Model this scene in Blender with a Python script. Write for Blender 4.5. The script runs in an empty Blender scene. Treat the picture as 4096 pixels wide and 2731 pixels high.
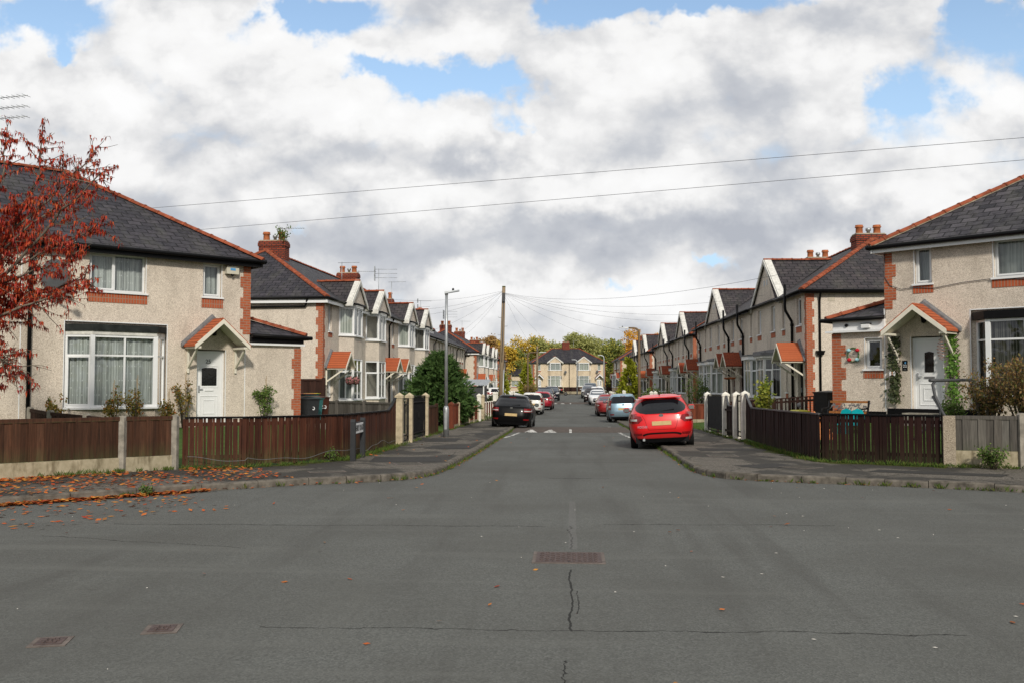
# A residential street corner: pebbledashed semis, terraces, parked cars, autumn trees under broken cloud.
SKY_STRENGTH=.10; SUN_E=3.0; SUN_ANG=4.5; EMB=2.2; PUFF=1.0; PC=.82; EXPO=0.
SKY_GAIN=(1.9,1.85,1.75,1)
# photo-pixel style positions of the gaps and grey bases in the cloud deck (converted to world directions)
SKY_HOLES=[(40,25,150,58,1.05),(90,95,60,25,.7),(750,28,165,58,1.05),(640,25,60,40,.6),(990,172,185,34,.92),(1150,215,70,42,.7),(830,150,90,30,.6),(1350,22,105,44,1.),(1620,14,200,32,1.05),(2060,240,98,66,1.1),(2290,110,120,100,.8),(2230,40,60,40,.5),(1590,598,58,18,.8),(1430,660,30,14,.45),(1190,290,45,26,.5),(700,525,45,12,.3)]
SKY_DARK=[(1000,590,420,60,.62),(1500,520,560,38,.55),(620,360,240,70,.42),(1080,345,100,40,.55),(1900,62,130,60,.5),(1500,330,240,50,.28),(1900,500,340,50,.38),(700,520,300,45,.3),(1250,560,300,40,.3),(1400,640,300,30,.25),(800,640,200,40,.3)]
SKY_LIGHT=[(350,150,400,130,.35),(1050,110,220,50,.3),(950,270,300,50,.55),(1500,110,300,60,.3),(2280,290,160,70,.5),(300,330,220,90,.25),(1800,330,300,50,.3),(880,420,260,40,.35),(1300,430,260,40,.5),(1000,700,380,50,.4),(1500,700,280,60,.55),(1100,650,160,26,.35)]
SKY_RAMP=[(.0,(9.9,9.9,9.9)),(.27,(9.3,9.27,9.25)),(.47,(7.8,7.82,7.9)),(.70,(5.9,6.1,6.5)),(1.,(4.7,4.95,5.5))]
import bpy, math, random
from mathutils import Vector, Matrix
R=math.radians
sc=bpy.context.scene
COL=sc.collection
rnd=random.Random(7)
HCAM=1.72
PROF=[(-1e4,0),(16,0),(26,-.08),(41,-.22),(52,-.37),(66,-.48),(88,-.42),(110,-.28),(146,-.05),(1e5,0)]
def zt(y):
    for (a,za),(b,zb) in zip(PROF,PROF[1:]):
        if a<=y<=b: return za+(zb-za)*(y-a)/(b-a)
    return 0.
# ------------------------------------------------------------------ objects
def tag(o,label=None,cat=None,group=None,kind=None):
    if label: o['label']=label
    if cat: o['category']=cat
    if group: o['group']=group
    if kind: o['kind']=kind
    return o
def thing(name,label,cat,loc=(0,0,0),rz=0,group=None):
    o=bpy.data.objects.new(name,None); COL.objects.link(o)
    o.location=loc; o.rotation_euler=(0,0,rz); o.empty_display_size=.2
    return tag(o,label,cat,group)
def kids(o): return [c for c in bpy.data.objects if c.parent==o]
def copy_tree(o,parent=None):
    c=o.copy(); COL.objects.link(c); c.parent=parent
    for k in kids(o): copy_tree(k,c)
    return c
# ------------------------------------------------------------------ mesh builder
class MB:
    def __init__(s): s.v=[]; s.f=[]; s.m=[]; s.sm=[]
    def add(s,p): s.v.append((p[0],p[1],p[2])); return len(s.v)-1
    def poly(s,pts,m=0,sm=False):
        i=[s.add(p) for p in pts]; s.f.append(i); s.m.append(m); s.sm.append(sm)
    def box(s,x0,x1,y0,y1,z0,z1,m=0):
        s.hexa([(x0,y0,z0),(x1,y0,z0),(x1,y1,z0),(x0,y1,z0),(x0,y0,z1),(x1,y0,z1),(x1,y1,z1),(x0,y1,z1)],m)
    def hexa(s,p,m=0):
        b=len(s.v)
        for q in p: s.add(q)
        for q in ((0,3,2,1),(4,5,6,7),(0,1,5,4),(1,2,6,5),(2,3,7,6),(3,0,4,7)):
            s.f.append([b+k for k in q]); s.m.append(m); s.sm.append(False)
    def bar(s,a,b,w,h,m=0,up=(0,0,1)):
        a=Vector(a); b=Vector(b); d=(b-a).normalized(); u=Vector(up)
        if abs(d.dot(u))>.98: u=Vector((0,1,0))
        r=d.cross(u).normalized()*(w/2); t=r.cross(d).normalized()*(h/2)
        s.hexa([a-r-t,a+r-t,b+r-t,b-r-t,a-r+t,a+r+t,b+r+t,b-r+t],m)
    def tube(s,pts,rad,n=8,m=0,cap=True,sm=True):
        pts=[Vector(p) for p in pts]
        if not hasattr(rad,'__len__'): rad=[rad]*len(pts)
        b=len(s.v); pr=None
        for i,p in enumerate(pts):
            d=(pts[min(i+1,len(pts)-1)]-pts[max(i-1,0)]).normalized()
            if pr is None:
                u=Vector((0,0,1)) if abs(d.z)<.9 else Vector((1,0,0))
                r=d.cross(u).normalized()
            else: r=(pr-d*pr.dot(d)).normalized()
            pr=r; t=d.cross(r)
            for k in range(n):
                a=2*math.pi*k/n; s.add(p+(r*math.cos(a)+t*math.sin(a))*rad[i])
        for i in range(len(pts)-1):
            for k in range(n):
                s.f.append([b+i*n+k,b+i*n+(k+1)%n,b+(i+1)*n+(k+1)%n,b+(i+1)*n+k]); s.m.append(m); s.sm.append(sm)
        if cap:
            s.f.append([b+k for k in range(n)][::-1]); s.m.append(m); s.sm.append(False)
            e=b+(len(pts)-1)*n; s.f.append([e+k for k in range(n)]); s.m.append(m); s.sm.append(False)
    def lathe(s,c,prof,n=12,m=0,sm=True):
        s.tube([(c[0],c[1],c[2]+z+1e-5*i) for i,(r,z) in enumerate(prof)],[r for r,z in prof],n,m,True,sm)
    def prism(s,poly,axis,a,b,m=0):
        # poly: 2D points; axis 'y': (x,z) extruded along y ; 'x': (y,z) along x ; 'z': (x,y) along z
        def P(p,t): return {'y':(p[0],t,p[1]),'x':(t,p[0],p[1]),'z':(p[0],p[1],t)}[axis]
        n=len(poly); i0=[s.add(P(p,a)) for p in poly]; i1=[s.add(P(p,b)) for p in poly]
        s.f.append(i0); s.f.append(i1[::-1]); s.m+= [m,m]; s.sm+=[False,False]
        for k in range(n):
            s.f.append([i0[k],i1[k],i1[(k+1)%n],i0[(k+1)%n]]); s.m.append(m); s.sm.append(False)
    def grid(s,rows,m=0,sm=True,closed=False):
        b=len(s.v); n=len(rows[0])
        for r_ in rows:
            for p in r_: s.add(p)
        for i in range(len(rows)-1):
            for k in range(n if closed else n-1):
                k2=(k+1)%n
                s.f.append([b+i*n+k,b+i*n+k2,b+(i+1)*n+k2,b+(i+1)*n+k]); s.m.append(m); s.sm.append(sm)
    def xf(s,M,start=0):
        for i in range(start,len(s.v)): s.v[i]=tuple(M@Vector(s.v[i]))
        return s
    def build(s,name,mats,parent=None,fix=True):
        me=bpy.data.meshes.new(name)
        me.from_pydata(s.v,[],s.f)
        if not isinstance(mats,(list,tuple)): mats=[mats]
        for k in mats: me.materials.append(k)
        me.polygons.foreach_set('material_index',s.m); me.polygons.foreach_set('use_smooth',s.sm)
        if fix:
            import bmesh
            bm=bmesh.new(); bm.from_mesh(me); bmesh.ops.recalc_face_normals(bm,faces=bm.faces); bm.to_mesh(me); bm.free()
        uv=me.uv_layers.new(name='uv').data
        for p in me.polygons:
            n=p.normal
            if abs(n.z)>.999: h=Vector((1,0,0)); w=Vector((0,1,0))
            else:
                h=Vector((-n.y,n.x,0)).normalized(); w=n.cross(h)
            for li in p.loop_indices:
                q=me.vertices[me.loops[li].vertex_index].co
                uv[li].uv=(q.dot(h),q.dot(w))
        me.update()
        o=bpy.data.objects.new(name,me); COL.objects.link(o)
        if parent: o.parent=parent
        return o
def one(name,mats,parent,fn,*a,**k):
    m=MB(); getattr(m,fn)(*a,**k); return m.build(name,mats,parent)
def text(name,s,size,mat,parent,loc,rot,ext=.002,align='CENTER'):
    cu=bpy.data.curves.new('t','FONT'); cu.body=s; cu.size=size; cu.extrude=ext; cu.align_x=align; cu.align_y='CENTER'
    o=bpy.data.objects.new('t',cu); COL.objects.link(o); bpy.context.view_layer.update()
    me=bpy.data.meshes.new_from_object(o.evaluated_get(bpy.context.evaluated_depsgraph_get()))
    bpy.data.objects.remove(o); me.name=name; me.materials.clear(); me.materials.append(mat)
    t=bpy.data.objects.new(name,me); COL.objects.link(t); t.parent=parent; t.location=loc; t.rotation_euler=rot
    return t
# ------------------------------------------------------------------ materials
class NT:
    def __init__(s,name):
        s.mat=bpy.data.materials.new(name); s.mat.use_nodes=True; s.t=s.mat.node_tree; s.n=s.t.nodes
        s.b=s.n['Principled BSDF']; s.out=s.n['Material Output']
    def node(s,ty,**k):
        n=s.n.new('ShaderNode'+ty)
        for a,v in k.items(): setattr(n,a,v)
        return n
    def L(s,a,b): s.t.links.new(a,b)
    def val(s,sock,v):
        if hasattr(v,'is_linked') or hasattr(v,'links'): s.L(v,sock)
        else: sock.default_value=v
    def coord(s,w='Object'): return s.node('TexCoord').outputs[w]
    def mapv(s,v,scale=(1,1,1),loc=(0,0,0),rot=(0,0,0)):
        n=s.node('Mapping'); s.L(v,n.inputs[0]); n.inputs['Scale'].default_value=scale; n.inputs['Location'].default_value=loc; n.inputs['Rotation'].default_value=rot
        return n.outputs[0]
    def noise(s,v,scale,detail=4,rough=.55,dist=0):
        n=s.node('TexNoise'); s.L(v,n.inputs['Vector']); n.inputs['Scale'].default_value=scale; n.inputs['Detail'].default_value=detail
        n.inputs['Roughness'].default_value=rough; n.inputs['Distortion'].default_value=dist
        return n.outputs[0]
    def ramp(s,f,stops,interp='LINEAR'):
        n=s.node('ValToRGB'); s.L(f,n.inputs[0]); cr=n.color_ramp; cr.interpolation=interp
        while len(cr.elements)<len(stops): cr.elements.new(.5)
        for e,(p,c) in zip(cr.elements,stops):
            e.position=p; e.color=(c[0],c[1],c[2],1) if hasattr(c,'__len__') else (c,c,c,1)
        return n.outputs[0]
    def mix(s,f,a,b,mode='MIX'):
        n=s.node('MixRGB',blend_type=mode)
        for sock,v in zip(n.inputs,(f,a,b)):
            if isinstance(v,(tuple,list)): sock.default_value=(v[0],v[1],v[2],1)
            else: s.val(sock,v)
        return n.outputs[0]
    def math(s,op,a,b=0.,c=0.):
        n=s.node('Math',operation=op)
        for sock,v in zip(n.inputs,(a,b,c)): s.val(sock,v)
        return n.outputs[0]
    def bump(s,h,strength=.4,dist=.02,normal=None):
        n=s.node('Bump'); s.L(h,n.inputs['Height']); n.inputs['Strength'].default_value=strength; n.inputs['Distance'].default_value=dist
        if normal is not None: s.L(normal,n.inputs['Normal'])
        s.L(n.outputs[0],s.b.inputs['Normal']); return n.outputs[0]
    def fin(s,col,rough=.6,**k):
        if 'Specular_IOR_Level' not in k and 'Metallic' not in k and 'Coat_Weight' not in k and not (isinstance(rough,float) and rough<.3): s.b.inputs['Specular IOR Level'].default_value=.18 if (not isinstance(rough,float) or rough>.55) else .3
        if isinstance(col,(tuple,list)): s.b.inputs['Base Color'].default_value=(*col[:3],1)
        else: s.L(col,s.b.inputs['Base Color'])
        s.val(s.b.inputs['Roughness'],rough)
        for a,v in k.items(): s.val(s.b.inputs[a.replace('_',' ')],v)
        return s.mat
def mplain(name,c,rough=.5,var=.25,scale=6,**k):
    t=NT(name); n=t.noise(t.coord(),scale,5)
    col=t.mix(t.ramp(n,[(.3,0.),(.7,1.)]),tuple(x*(1-var) for x in c),tuple(min(1,x*(1+var*.6)) for x in c))
    return t.fin(col,rough,**k)
def m_pebble(name,a,b,c,stain=(.16,.13,.10)):
    t=NT(name); o=t.coord()
    v=t.node('TexVoronoi'); t.L(o,v.inputs['Vector']); v.inputs['Scale'].default_value=74
    sp=t.ramp(v.outputs['Color'],[(.08,c),(.36,b),(.62,a),(.9,tuple(min(1,x*1.22) for x in a))])
    n2=t.noise(o,60,2,.7); sp=t.mix(t.ramp(n2,[(.45,.0),(.66,.32)]),sp,c)
    big=t.noise(t.mapv(o,(1,1,.55)),.9,5,.6)
    col=t.mix(t.ramp(big,[(.46,0.),(.78,.46)]),sp,stain)
    drip=t.noise(t.mapv(o,(2.2,2.2,.45)),1.3,5,.65,.6)
    col=t.mix(t.ramp(drip,[(.56,0.),(.82,.30)]),col,stain)
    fine=t.noise(o,5,4,.65); col=t.mix(t.ramp(fine,[(.5,0.),(.8,.22)]),col,stain)
    t.bump(v.outputs['Distance'],.55,.012)
    return t.fin(col,.92)
def m_brick(name,c1,c2,mort,bw=.215,rh=.075,ms=.009,bump=.5,offset=.5,stain=.35,uv='UV',rough=.85):
    t=NT(name); u=t.coord(uv); n=t.node('TexBrick'); t.L(u,n.inputs['Vector'])
    n.offset=offset; n.inputs['Color1'].default_value=(*c1,1); n.inputs['Color2'].default_value=(*c2,1); n.inputs['Mortar'].default_value=(*mort,1)
    n.inputs['Scale'].default_value=1; n.inputs['Mortar Size'].default_value=ms; n.inputs['Brick Width'].default_value=bw; n.inputs['Row Height'].default_value=rh
    n.inputs['Mortar Smooth'].default_value=.1; n.inputs['Bias'].default_value=0
    o=t.coord(); g=t.noise(o,3,6,.65)
    col=t.mix(t.ramp(g,[(.45,0.),(.8,stain)]),n.outputs['Color'],(.05,.04,.035))
    g2=t.noise(o,30,3); col=t.mix(t.ramp(g2,[(.4,0.),(.75,.25)]),col,tuple(x*.6 for x in c1))
    h=t.math('SUBTRACT',1.,n.outputs['Fac']); t.bump(h,bump,.01)
    return t.fin(col,rough)
def m_slate(name,c1,c2,lich=(.12,.12,.09)):
    t=NT(name); u=t.coord('UV'); n=t.node('TexBrick'); t.L(u,n.inputs['Vector']); n.offset=.5
    n.inputs['Color1'].default_value=(*c1,1); n.inputs['Color2'].default_value=(*c2,1); n.inputs['Mortar'].default_value=(.007,.007,.008,1)
    n.inputs['Scale'].default_value=1; n.inputs['Mortar Size'].default_value=.019; n.inputs['Brick Width'].default_value=.40; n.inputs['Row Height'].default_value=.25; n.inputs['Mortar Smooth'].default_value=.2
    o=t.coord(); g=t.noise(t.mapv(u,(1.1,.35,1)),1.6,6,.62)
    col=t.mix(t.ramp(g,[(.48,0.),(.80,.42)]),n.outputs['Color'],lich)
    s2=t.noise(u,5,4,.6); col=t.mix(t.ramp(s2,[(.5,0.),(.72,.6)]),col,tuple(x*.45 for x in c1))
    sx=t.node('SeparateXYZ'); t.L(u,sx.inputs[0]); fr=t.math('FRACT',t.math('DIVIDE',sx.outputs[1],.25))
    h=t.math('SUBTRACT',t.math('MULTIPLY',t.math('SUBTRACT',1.,fr),1.0),t.math('MULTIPLY',n.outputs['Fac'],.8)); t.bump(h,.6,.03)
    return t.fin(col,t.ramp(s2,[(.3,.55),(.7,.8)]))
def m_wood(name,c,dark,plank=0,rough=.8,pale=(.3,.26,.2),grime=.0):
    t=NT(name); o=t.coord(); g=t.noise(t.mapv(o,(14,14,.9)),2.2,6,.65,.4)
    col=t.mix(t.ramp(g,[(.3,0.),(.72,1.)]),dark,c)
    w=t.noise(t.mapv(o,(7,7,.8)),1.7,5,.7); col=t.mix(t.ramp(w,[(.62,0.),(.80,.55)]),col,pale)
    if grime:
        sx=t.node('SeparateXYZ'); t.L(t.coord('Generated'),sx.inputs[0])
        k=t.math('MULTIPLY',t.ramp(sx.outputs[2],[(.0,grime),(.4,0.)]),t.ramp(w,[(.35,.1),(.6,1.)])); col=t.mix(k,col,(.06,.075,.03))
    ri=t.node('NewGeometry').outputs['Random Per Island']; col=t.mix(1.,col,t.ramp(ri,[(0,(.68,.66,.64)),(.5,(1,1,1)),(.85,(1.15,1.12,1.08)),(1,(1.5,1.55,1.55))]),'MULTIPLY')
    t.bump(g,.25,.01); return t.fin(col,rough)
def m_leaf(name,cols,trans=.35,rough=.55):
    t=NT(name); g=t.node('NewGeometry'); c=t.ramp(g.outputs['Random Per Island'],[(i/max(1,len(cols)-1),x) for i,x in enumerate(cols)])
    t.fin(c,rough); d=t.node('BsdfTranslucent'); t.L(c,d.inputs[0]); mx=t.node('MixShader'); mx.inputs[0].default_value=trans
    t.L(t.b.outputs[0],mx.inputs[1]); t.L(d.outputs[0],mx.inputs[2]); t.L(mx.outputs[0],t.out.inputs[0]); return t.mat
def m_glass(name,tint=(.80,.84,.84),refl=.045):
    t=NT(name); tr=t.node('BsdfTransparent'); tr.inputs[0].default_value=(*tint,1); gl=t.node('BsdfGlossy'); gl.inputs['Roughness'].default_value=.02
    gl.inputs[0].default_value=(1,1,1,1)
    nz=t.noise(t.coord(),1.1,2); bp=t.node('Bump'); t.L(nz,bp.inputs['Height']); bp.inputs['Strength'].default_value=.03; bp.inputs['Distance'].default_value=.1; t.L(bp.outputs[0],gl.inputs['Normal'])
    lw=t.node('LayerWeight'); lw.inputs[0].default_value=.25; f=t.math('ADD',t.math('MULTIPLY',lw.outputs['Fresnel'],.75),refl)
    mx=t.node('MixShader'); t.L(f,mx.inputs[0]); t.L(tr.outputs[0],mx.inputs[1]); t.L(gl.outputs[0],mx.inputs[2]); t.L(mx.outputs[0],t.out.inputs[0]); return t.mat
def m_paint(name,c,met=.0,coat=.6,rough=.35):
    t=NT(name); o=t.coord(); n=t.noise(o,3,4); sx=t.node('SeparateXYZ'); t.L(o,sx.inputs[0])
    dirt=t.math('MULTIPLY',t.ramp(sx.outputs[2],[(.25,.5 if max(c)>.03 else .04),(.6,.0)]),t.ramp(n,[(.3,.3),(.7,1.)]))
    col=t.mix(dirt,c,(.06,.055,.05))
    return t.fin(col,rough,Metallic=met,Coat_Weight=coat,Coat_Roughness=.06,Specular_IOR_Level=.5 if max(c)>.03 else .1)
M={}
M['pebble']=m_pebble('pebbledash',(.73,.65,.55),(.64,.56,.465),(.41,.34,.275))
M['pebble_row']=m_pebble('pebbledash_row',(.72,.645,.55),(.62,.545,.455),(.38,.32,.26),(.17,.15,.13))
M['render_cream']=m_pebble('pebbledash_cream',(.70,.585,.43),(.62,.515,.375),(.46,.37,.26))
M['brick']=m_brick('quoin_brick',(.46,.115,.045),(.36,.085,.035),(.34,.20,.14),ms=.013,stain=.2)
M['soldier']=m_brick('soldier_brick',(.46,.11,.042),(.38,.085,.036),(.33,.20,.14),bw=.075,rh=.4,offset=0,ms=.012,stain=.15)
M['chim']=m_brick('chimney_brick',(.36,.07,.032),(.22,.045,.025),(.045,.032,.028),bw=.235,rh=.09,ms=.02,stain=.5)
M['slate']=m_slate('roof_slate',(.030,.029,.036),(.056,.051,.060))
M['slate2']=m_slate('roof_slate_grey',(.036,.033,.037),(.068,.057,.060))
M['ridge']=mplain('ridge_clay',(.28,.075,.036),.85,.5,5)
M['mortar']=mplain('bedding_mortar',(.35,.29,.21),.95,.3,8)
M['canopy']=m_brick('canopy_tile',(.47,.125,.05),(.42,.105,.045),(.20,.05,.02),bw=3.0,rh=.13,ms=.018,bump=.9,stain=.12)
M['canopy_old']=m_brick('canopy_tile_weathered',(.34,.075,.032),(.27,.06,.03),(.10,.03,.015),bw=.25,rh=.12,ms=.009,bump=.9,stain=.3)
M['white']=mplain('white_upvc',(.78,.79,.79),.32,.04,3)
M['offwhite']=mplain('weathered_white_board',(.66,.65,.60),.7,.25,7)
M['cream']=mplain('cream_paint',(.72,.68,.57),.55,.08,4)
M['black']=mplain('black_upvc',(.006,.006,.0065),.45,.3,4,Specular_IOR_Level=.12)
M['lead']=mplain('lead_flashing',(.17,.17,.175),.6,.3,9)
M['glass']=m_glass('window_glass')
M['net']=None
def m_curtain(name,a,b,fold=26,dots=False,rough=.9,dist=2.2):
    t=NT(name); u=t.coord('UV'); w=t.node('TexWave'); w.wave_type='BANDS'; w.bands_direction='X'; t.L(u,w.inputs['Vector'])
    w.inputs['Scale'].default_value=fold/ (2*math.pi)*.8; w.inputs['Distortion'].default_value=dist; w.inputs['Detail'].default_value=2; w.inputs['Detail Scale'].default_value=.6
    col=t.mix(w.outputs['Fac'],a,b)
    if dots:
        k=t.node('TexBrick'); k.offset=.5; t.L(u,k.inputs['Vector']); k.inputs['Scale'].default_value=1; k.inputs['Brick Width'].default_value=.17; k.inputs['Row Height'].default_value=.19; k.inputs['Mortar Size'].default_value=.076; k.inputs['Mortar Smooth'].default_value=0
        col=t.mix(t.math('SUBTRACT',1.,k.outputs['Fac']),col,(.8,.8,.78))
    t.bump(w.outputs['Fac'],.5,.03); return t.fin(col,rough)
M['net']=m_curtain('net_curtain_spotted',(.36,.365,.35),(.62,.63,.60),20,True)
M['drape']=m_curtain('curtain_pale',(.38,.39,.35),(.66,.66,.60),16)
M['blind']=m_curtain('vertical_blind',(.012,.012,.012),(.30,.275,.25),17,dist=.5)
M['blindw']=m_curtain('pale_vertical_blind',(.42,.44,.43),(.56,.57,.55),55)
M['dark']=mplain('painted_room_shade',(.02,.02,.021),.9,.3,2)  # near-black colour stands in for the shade of an unlit room
M['galv']=mplain('galvanised_steel',(.40,.42,.43),.48,.18,7,Metallic=.7)
M['metal']=mplain('aluminium',(.55,.56,.57),.4,.1,7,Metallic=.8)
M['blackmetal']=mplain('black_painted_iron',(.008,.008,.009),.5,.4,9,Specular_IOR_Level=.15)
M['clay']=mplain('chimney_pot_clay',(.42,.14,.06),.85,.3,7)
M['concrete']=mplain('concrete_cream',(.50,.42,.29),.9,.35,6)
M['concw']=mplain('white_painted_concrete',(.74,.72,.64),.75,.16,5)
M['conc']=mplain('grey_concrete',(.30,.275,.23),.95,.4,7)
M['rubber']=mplain('tyre_rubber',(.012,.012,.012),.8,.3,9)
M['greyplastic']=mplain('grey_plastic',(.06,.062,.066),.5,.15,5)
M['dishgrey']=mplain('dish_grey',(.12,.125,.13),.5,.15,5)
M['beige']=mplain('vent_beige',(.50,.45,.36),.7,.15,8)
M['alarm']=mplain('alarm_box',(.58,.55,.45),.5,.1,5)
M['blue']=mplain('blue_sticker',(.10,.33,.62),.5,.1,9)
# ------------------------------------------------------------------ building kit (local frame: x along the front, y into the house, z up; front faces -y)
def FR(x,y,a=0.): return Matrix.Translation((x,y,0))@Matrix.Rotation(a,4,'Z')
I4=Matrix.Identity(4)
def wall(mb,F,x0,x1,z0,z1,holes=(),rev=.12,m=0):
    s=len(mb.v)
    xs=sorted({x0,x1,*[h[0] for h in holes],*[h[1] for h in holes]}); zs=sorted({z0,z1,*[h[2] for h in holes],*[h[3] for h in holes]})
    for a,b in zip(xs,xs[1:]):
        for c,d in zip(zs,zs[1:]):
            if any(h[0]<(a+b)/2<h[1] and h[2]<(c+d)/2<h[3] for h in holes): continue
            mb.poly([(a,0,c),(b,0,c),(b,0,d),(a,0,d)],m)
    for h in holes:
        a,b,c,d=h
        for q in (((a,0,c),(a,rev,c),(a,rev,d),(a,0,d)),((b,0,c),(b,0,d),(b,rev,d),(b,rev,c)),((a,0,d),(a,rev,d),(b,rev,d),(b,0,d)),((a,0,c),(b,0,c),(b,rev,c),(a,rev,c))): mb.poly(q,m)
    mb.xf(F,s)
def win_geo(mf,mp,mc,F,w,z0,z1,lights=(1,),transom=None,rec=.07,op=(),fw=.055,cz=None,curt_y=.17):
    s,sp,sc_=len(mf.v),len(mp.v),len(mc.v) if mc else 0
    y0,y1=rec,rec+.06
    mf.box(0,w,y0,y1,z0,z0+fw); mf.box(0,w,y0,y1,z1-fw,z1); mf.box(0,fw,y0+.001,y1-.001,z0+fw,z1-fw); mf.box(w-fw,w,y0+.001,y1-.001,z0+fw,z1-fw)
    tot=sum(lights); x=fw; W=w-2*fw; edges=[]
    for i,l in enumerate(lights):
        xe=x+W*l/tot; edges.append((x+(.022 if i else 0),xe-(.022 if i<len(lights)-1 else 0)))
        if i<len(lights)-1: mf.box(xe-.022,xe+.022,y0+.002,y1-.002,z0+fw,z1-fw)
        x=xe
    zz=[(z0+fw,z1-fw)]
    if transom:
        zz=[(z0+fw,transom-.022),(transom+.022,z1-fw)]
        for a,b in edges: mf.box(a,b,y0+.003,y1-.003,transom-.022,transom+.022)
    for i,(a,b) in enumerate(edges):
        for j,(c,d) in enumerate(zz):
            if (i,j) in op:
                q=.035; e=y0-.012
                mf.box(a-.008,b+.008,e,y0+.04,c-.008,c+q); mf.box(a-.008,b+.008,e,y0+.04,d-q,d+.008); mf.box(a-.008,a+q,e+.001,y0+.04,c+q,d-q); mf.box(b-q,b+.008,e+.001,y0+.04,c+q,d-q)
                mp.poly([(a+q,y0+.02,c+q),(b-q,y0+.02,c+q),(b-q,y0+.02,d-q),(a+q,y0+.02,d-q)])
            else: mp.poly([(a,y0+.03,c),(b,y0+.03,c),(b,y0+.03,d),(a,y0+.03,d)])
    if mc is not None:
        n=max(6,int(w/.05)); yy=rec+curt_y; ze=z1-.02 if cz is None else cz
        mc.grid([[(w*i/n,yy+.018*math.sin(i*1.9)+.01*math.sin(i*.7),z) for i in range(n+1)] for z in (z0+.01,(z0+ze)/2,ze)])
        mc.xf(F,sc_)
    mf.xf(F,s); mp.xf(F,sp)
def window(par,F,w,z0,z1,curt='drape',brick='soldier',sill=True,name='window',lab=None,bh=.2,**k):
    mf,mp=MB(),MB(); mc=MB() if curt else None
    win_geo(mf,mp,mc,F,w,z0,z1,**k)
    f=mf.build(name,M['white'],par); mp.build('pane',M['glass'],f)
    if lab: f['label']=lab
    if mc: mc.build('curtain' if 'blind' not in curt else 'blind',M[curt],f)
    if sill:
        m=MB(); m.box(-.05,w+.05,-.06,k.get('rec',.07)+.03,z0-.045,z0); m.xf(F).build('sill',M['white'],f)
    if brick:
        m=MB(); m.box(-.04,w+.04,-.014,.02,z0-.045-bh,z0-.047); m.xf(F).build('brick_panel',M[brick],f)
    return f
def door(par,F,w,z0,z1,style='arch',mat='white',num=None,rec=.12,lab=None):
    m=MB(); t=.06
    m.box(0,t,rec,rec+.07,z0,z1); m.box(w-t,w,rec,rec+.07,z0,z1); m.box(t,w-t,rec+.001,rec+.069,z1-t,z1)
    f=m.xf(F).build('door_frame',M[mat],par)
    m=MB(); y=rec+.02; m.box(t,w-t,y,y+.045,z0+.02,z1-t)
    x0,x1=t+.1,w-t-.1; h=z1-z0
    def pan(a,b,c,d):
        for q in ((a,b,c,c+.02),(a,b,d-.02,d),(a,a+.02,c+.02,d-.02),(b-.02,b,c+.02,d-.02)): m.box(q[0],q[1],y-.012,y,q[2],q[3])
    pan(x0,x1,z0+.18,z0+.42*h-.06); pan(x0+.1,x1-.1,z0+.30,z0+.42*h-.18)
    if style=='arch': pan(x0,x1,z0+.50*h,z0+.80*h)
    d=m.xf(F).build('door',M[mat],par)
    if lab: d['label']=lab
    m=MB()
    if style=='arch':
        a,b,c,e=x0+.05,x1-.05,z0+.53*h,z0+.76*h
        m.prism([(a,c),(b,c),(b,e),((a+b)/2+.1,e+.025),((a+b)/2-.1,e+.025),(a,e)],'y',y-.016,y-.004)
    elif style=='two':
        for a in (x0,x1-.1): m.box(a,a+.1,y-.016,y-.004,z0+.45*h,z0+.85*h)
    else:
        pan((x0+x1)/2-.19,(x0+x1)/2+.19,z0+.50*h,z0+.86*h); a,b,c,e=(x0+x1)/2-.115,(x0+x1)/2+.115,z0+.54*h,z0+.80*h; m2=m; m=MB(); m2.build('door_panel',M[mat],d) if False else None; m.prism([(a,c),(b,c),(b,e),((a+b)/2,e+.03),(a,e)],'y',y-.016,y-.004)
    m.xf(F).build('door_glass',M['dark_glass'],d)
    m=MB(); m.box(w/2-.13,w/2+.13,y-.02,y-.001,z0+.455*h,z0+.455*h+.05); m.xf(F).build('letterbox',M['white' if style=='arch' else 'lead'],d)
    m=MB(); m.bar((t+.06,y-.04,z0+.48*h),(t+.17,y-.04,z0+.48*h),.02,.02); m.box(t+.045,t+.075,y-.04,y,z0+.44*h,z0+.53*h); m.xf(F).build('handle',M['metal'],d)
    return d
def bay(par,pts,z0,z1,lights=((1,),(1,1),(1,)),transom=None,curt='net',op=(),sillz=True,czs=None,name='bay_window'):
    mf,mp,mc,ms=MB(),MB(),MB(),MB()
    for i,((ax,ay),(bx,by)) in enumerate(zip(pts,pts[1:])):
        w=math.hypot(bx-ax,by-ay); F=FR(ax,ay,math.atan2(by-ay,bx-ax))
        win_geo(mf,mp,mc if curt else None,F,w,z0,z1,lights[i],transom,rec=.0,op=[(a,b) for q,a,b in op if q==i],fw=.06,curt_y=.14,cz=czs)
    for (px,py) in pts[1:-1]: mf.box(px-.055,px+.055,py-.012,py+.1,z0-.001,z1+.001)
    f=mf.build(name,M['white'],par); mp.build('pane',M['glass'],f)
    if curt: mc.build('curtain' if 'blind' not in curt else 'blind',M[curt],f)
    cx=sum(p[0] for p in pts)/len(pts); o=.09
    P=[(pts[0][0]-o,.05),(pts[0][0]-o*.6,pts[0][1]-o*.6)]+[(p[0]+(o*.5 if p[0]>cx else -o*.5),p[1]-o) for p in pts[1:-1]]+[(pts[-1][0]+o*.6,pts[-1][1]-o*.6),(pts[-1][0]+o,.05)]
    if sillz: ms.prism(P,'z',z0-.05,z0-.001); ms.build('sill',M['white'],f)
    return f
def baywall(mb,pts,z0,z1,off=0.):
    for (ax,ay),(bx,by) in zip(pts,pts[1:]): mb.poly([(ax,ay+off,z0),(bx,by+off,z0),(bx,by+off,z1),(ax,ay+off,z1)])
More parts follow.
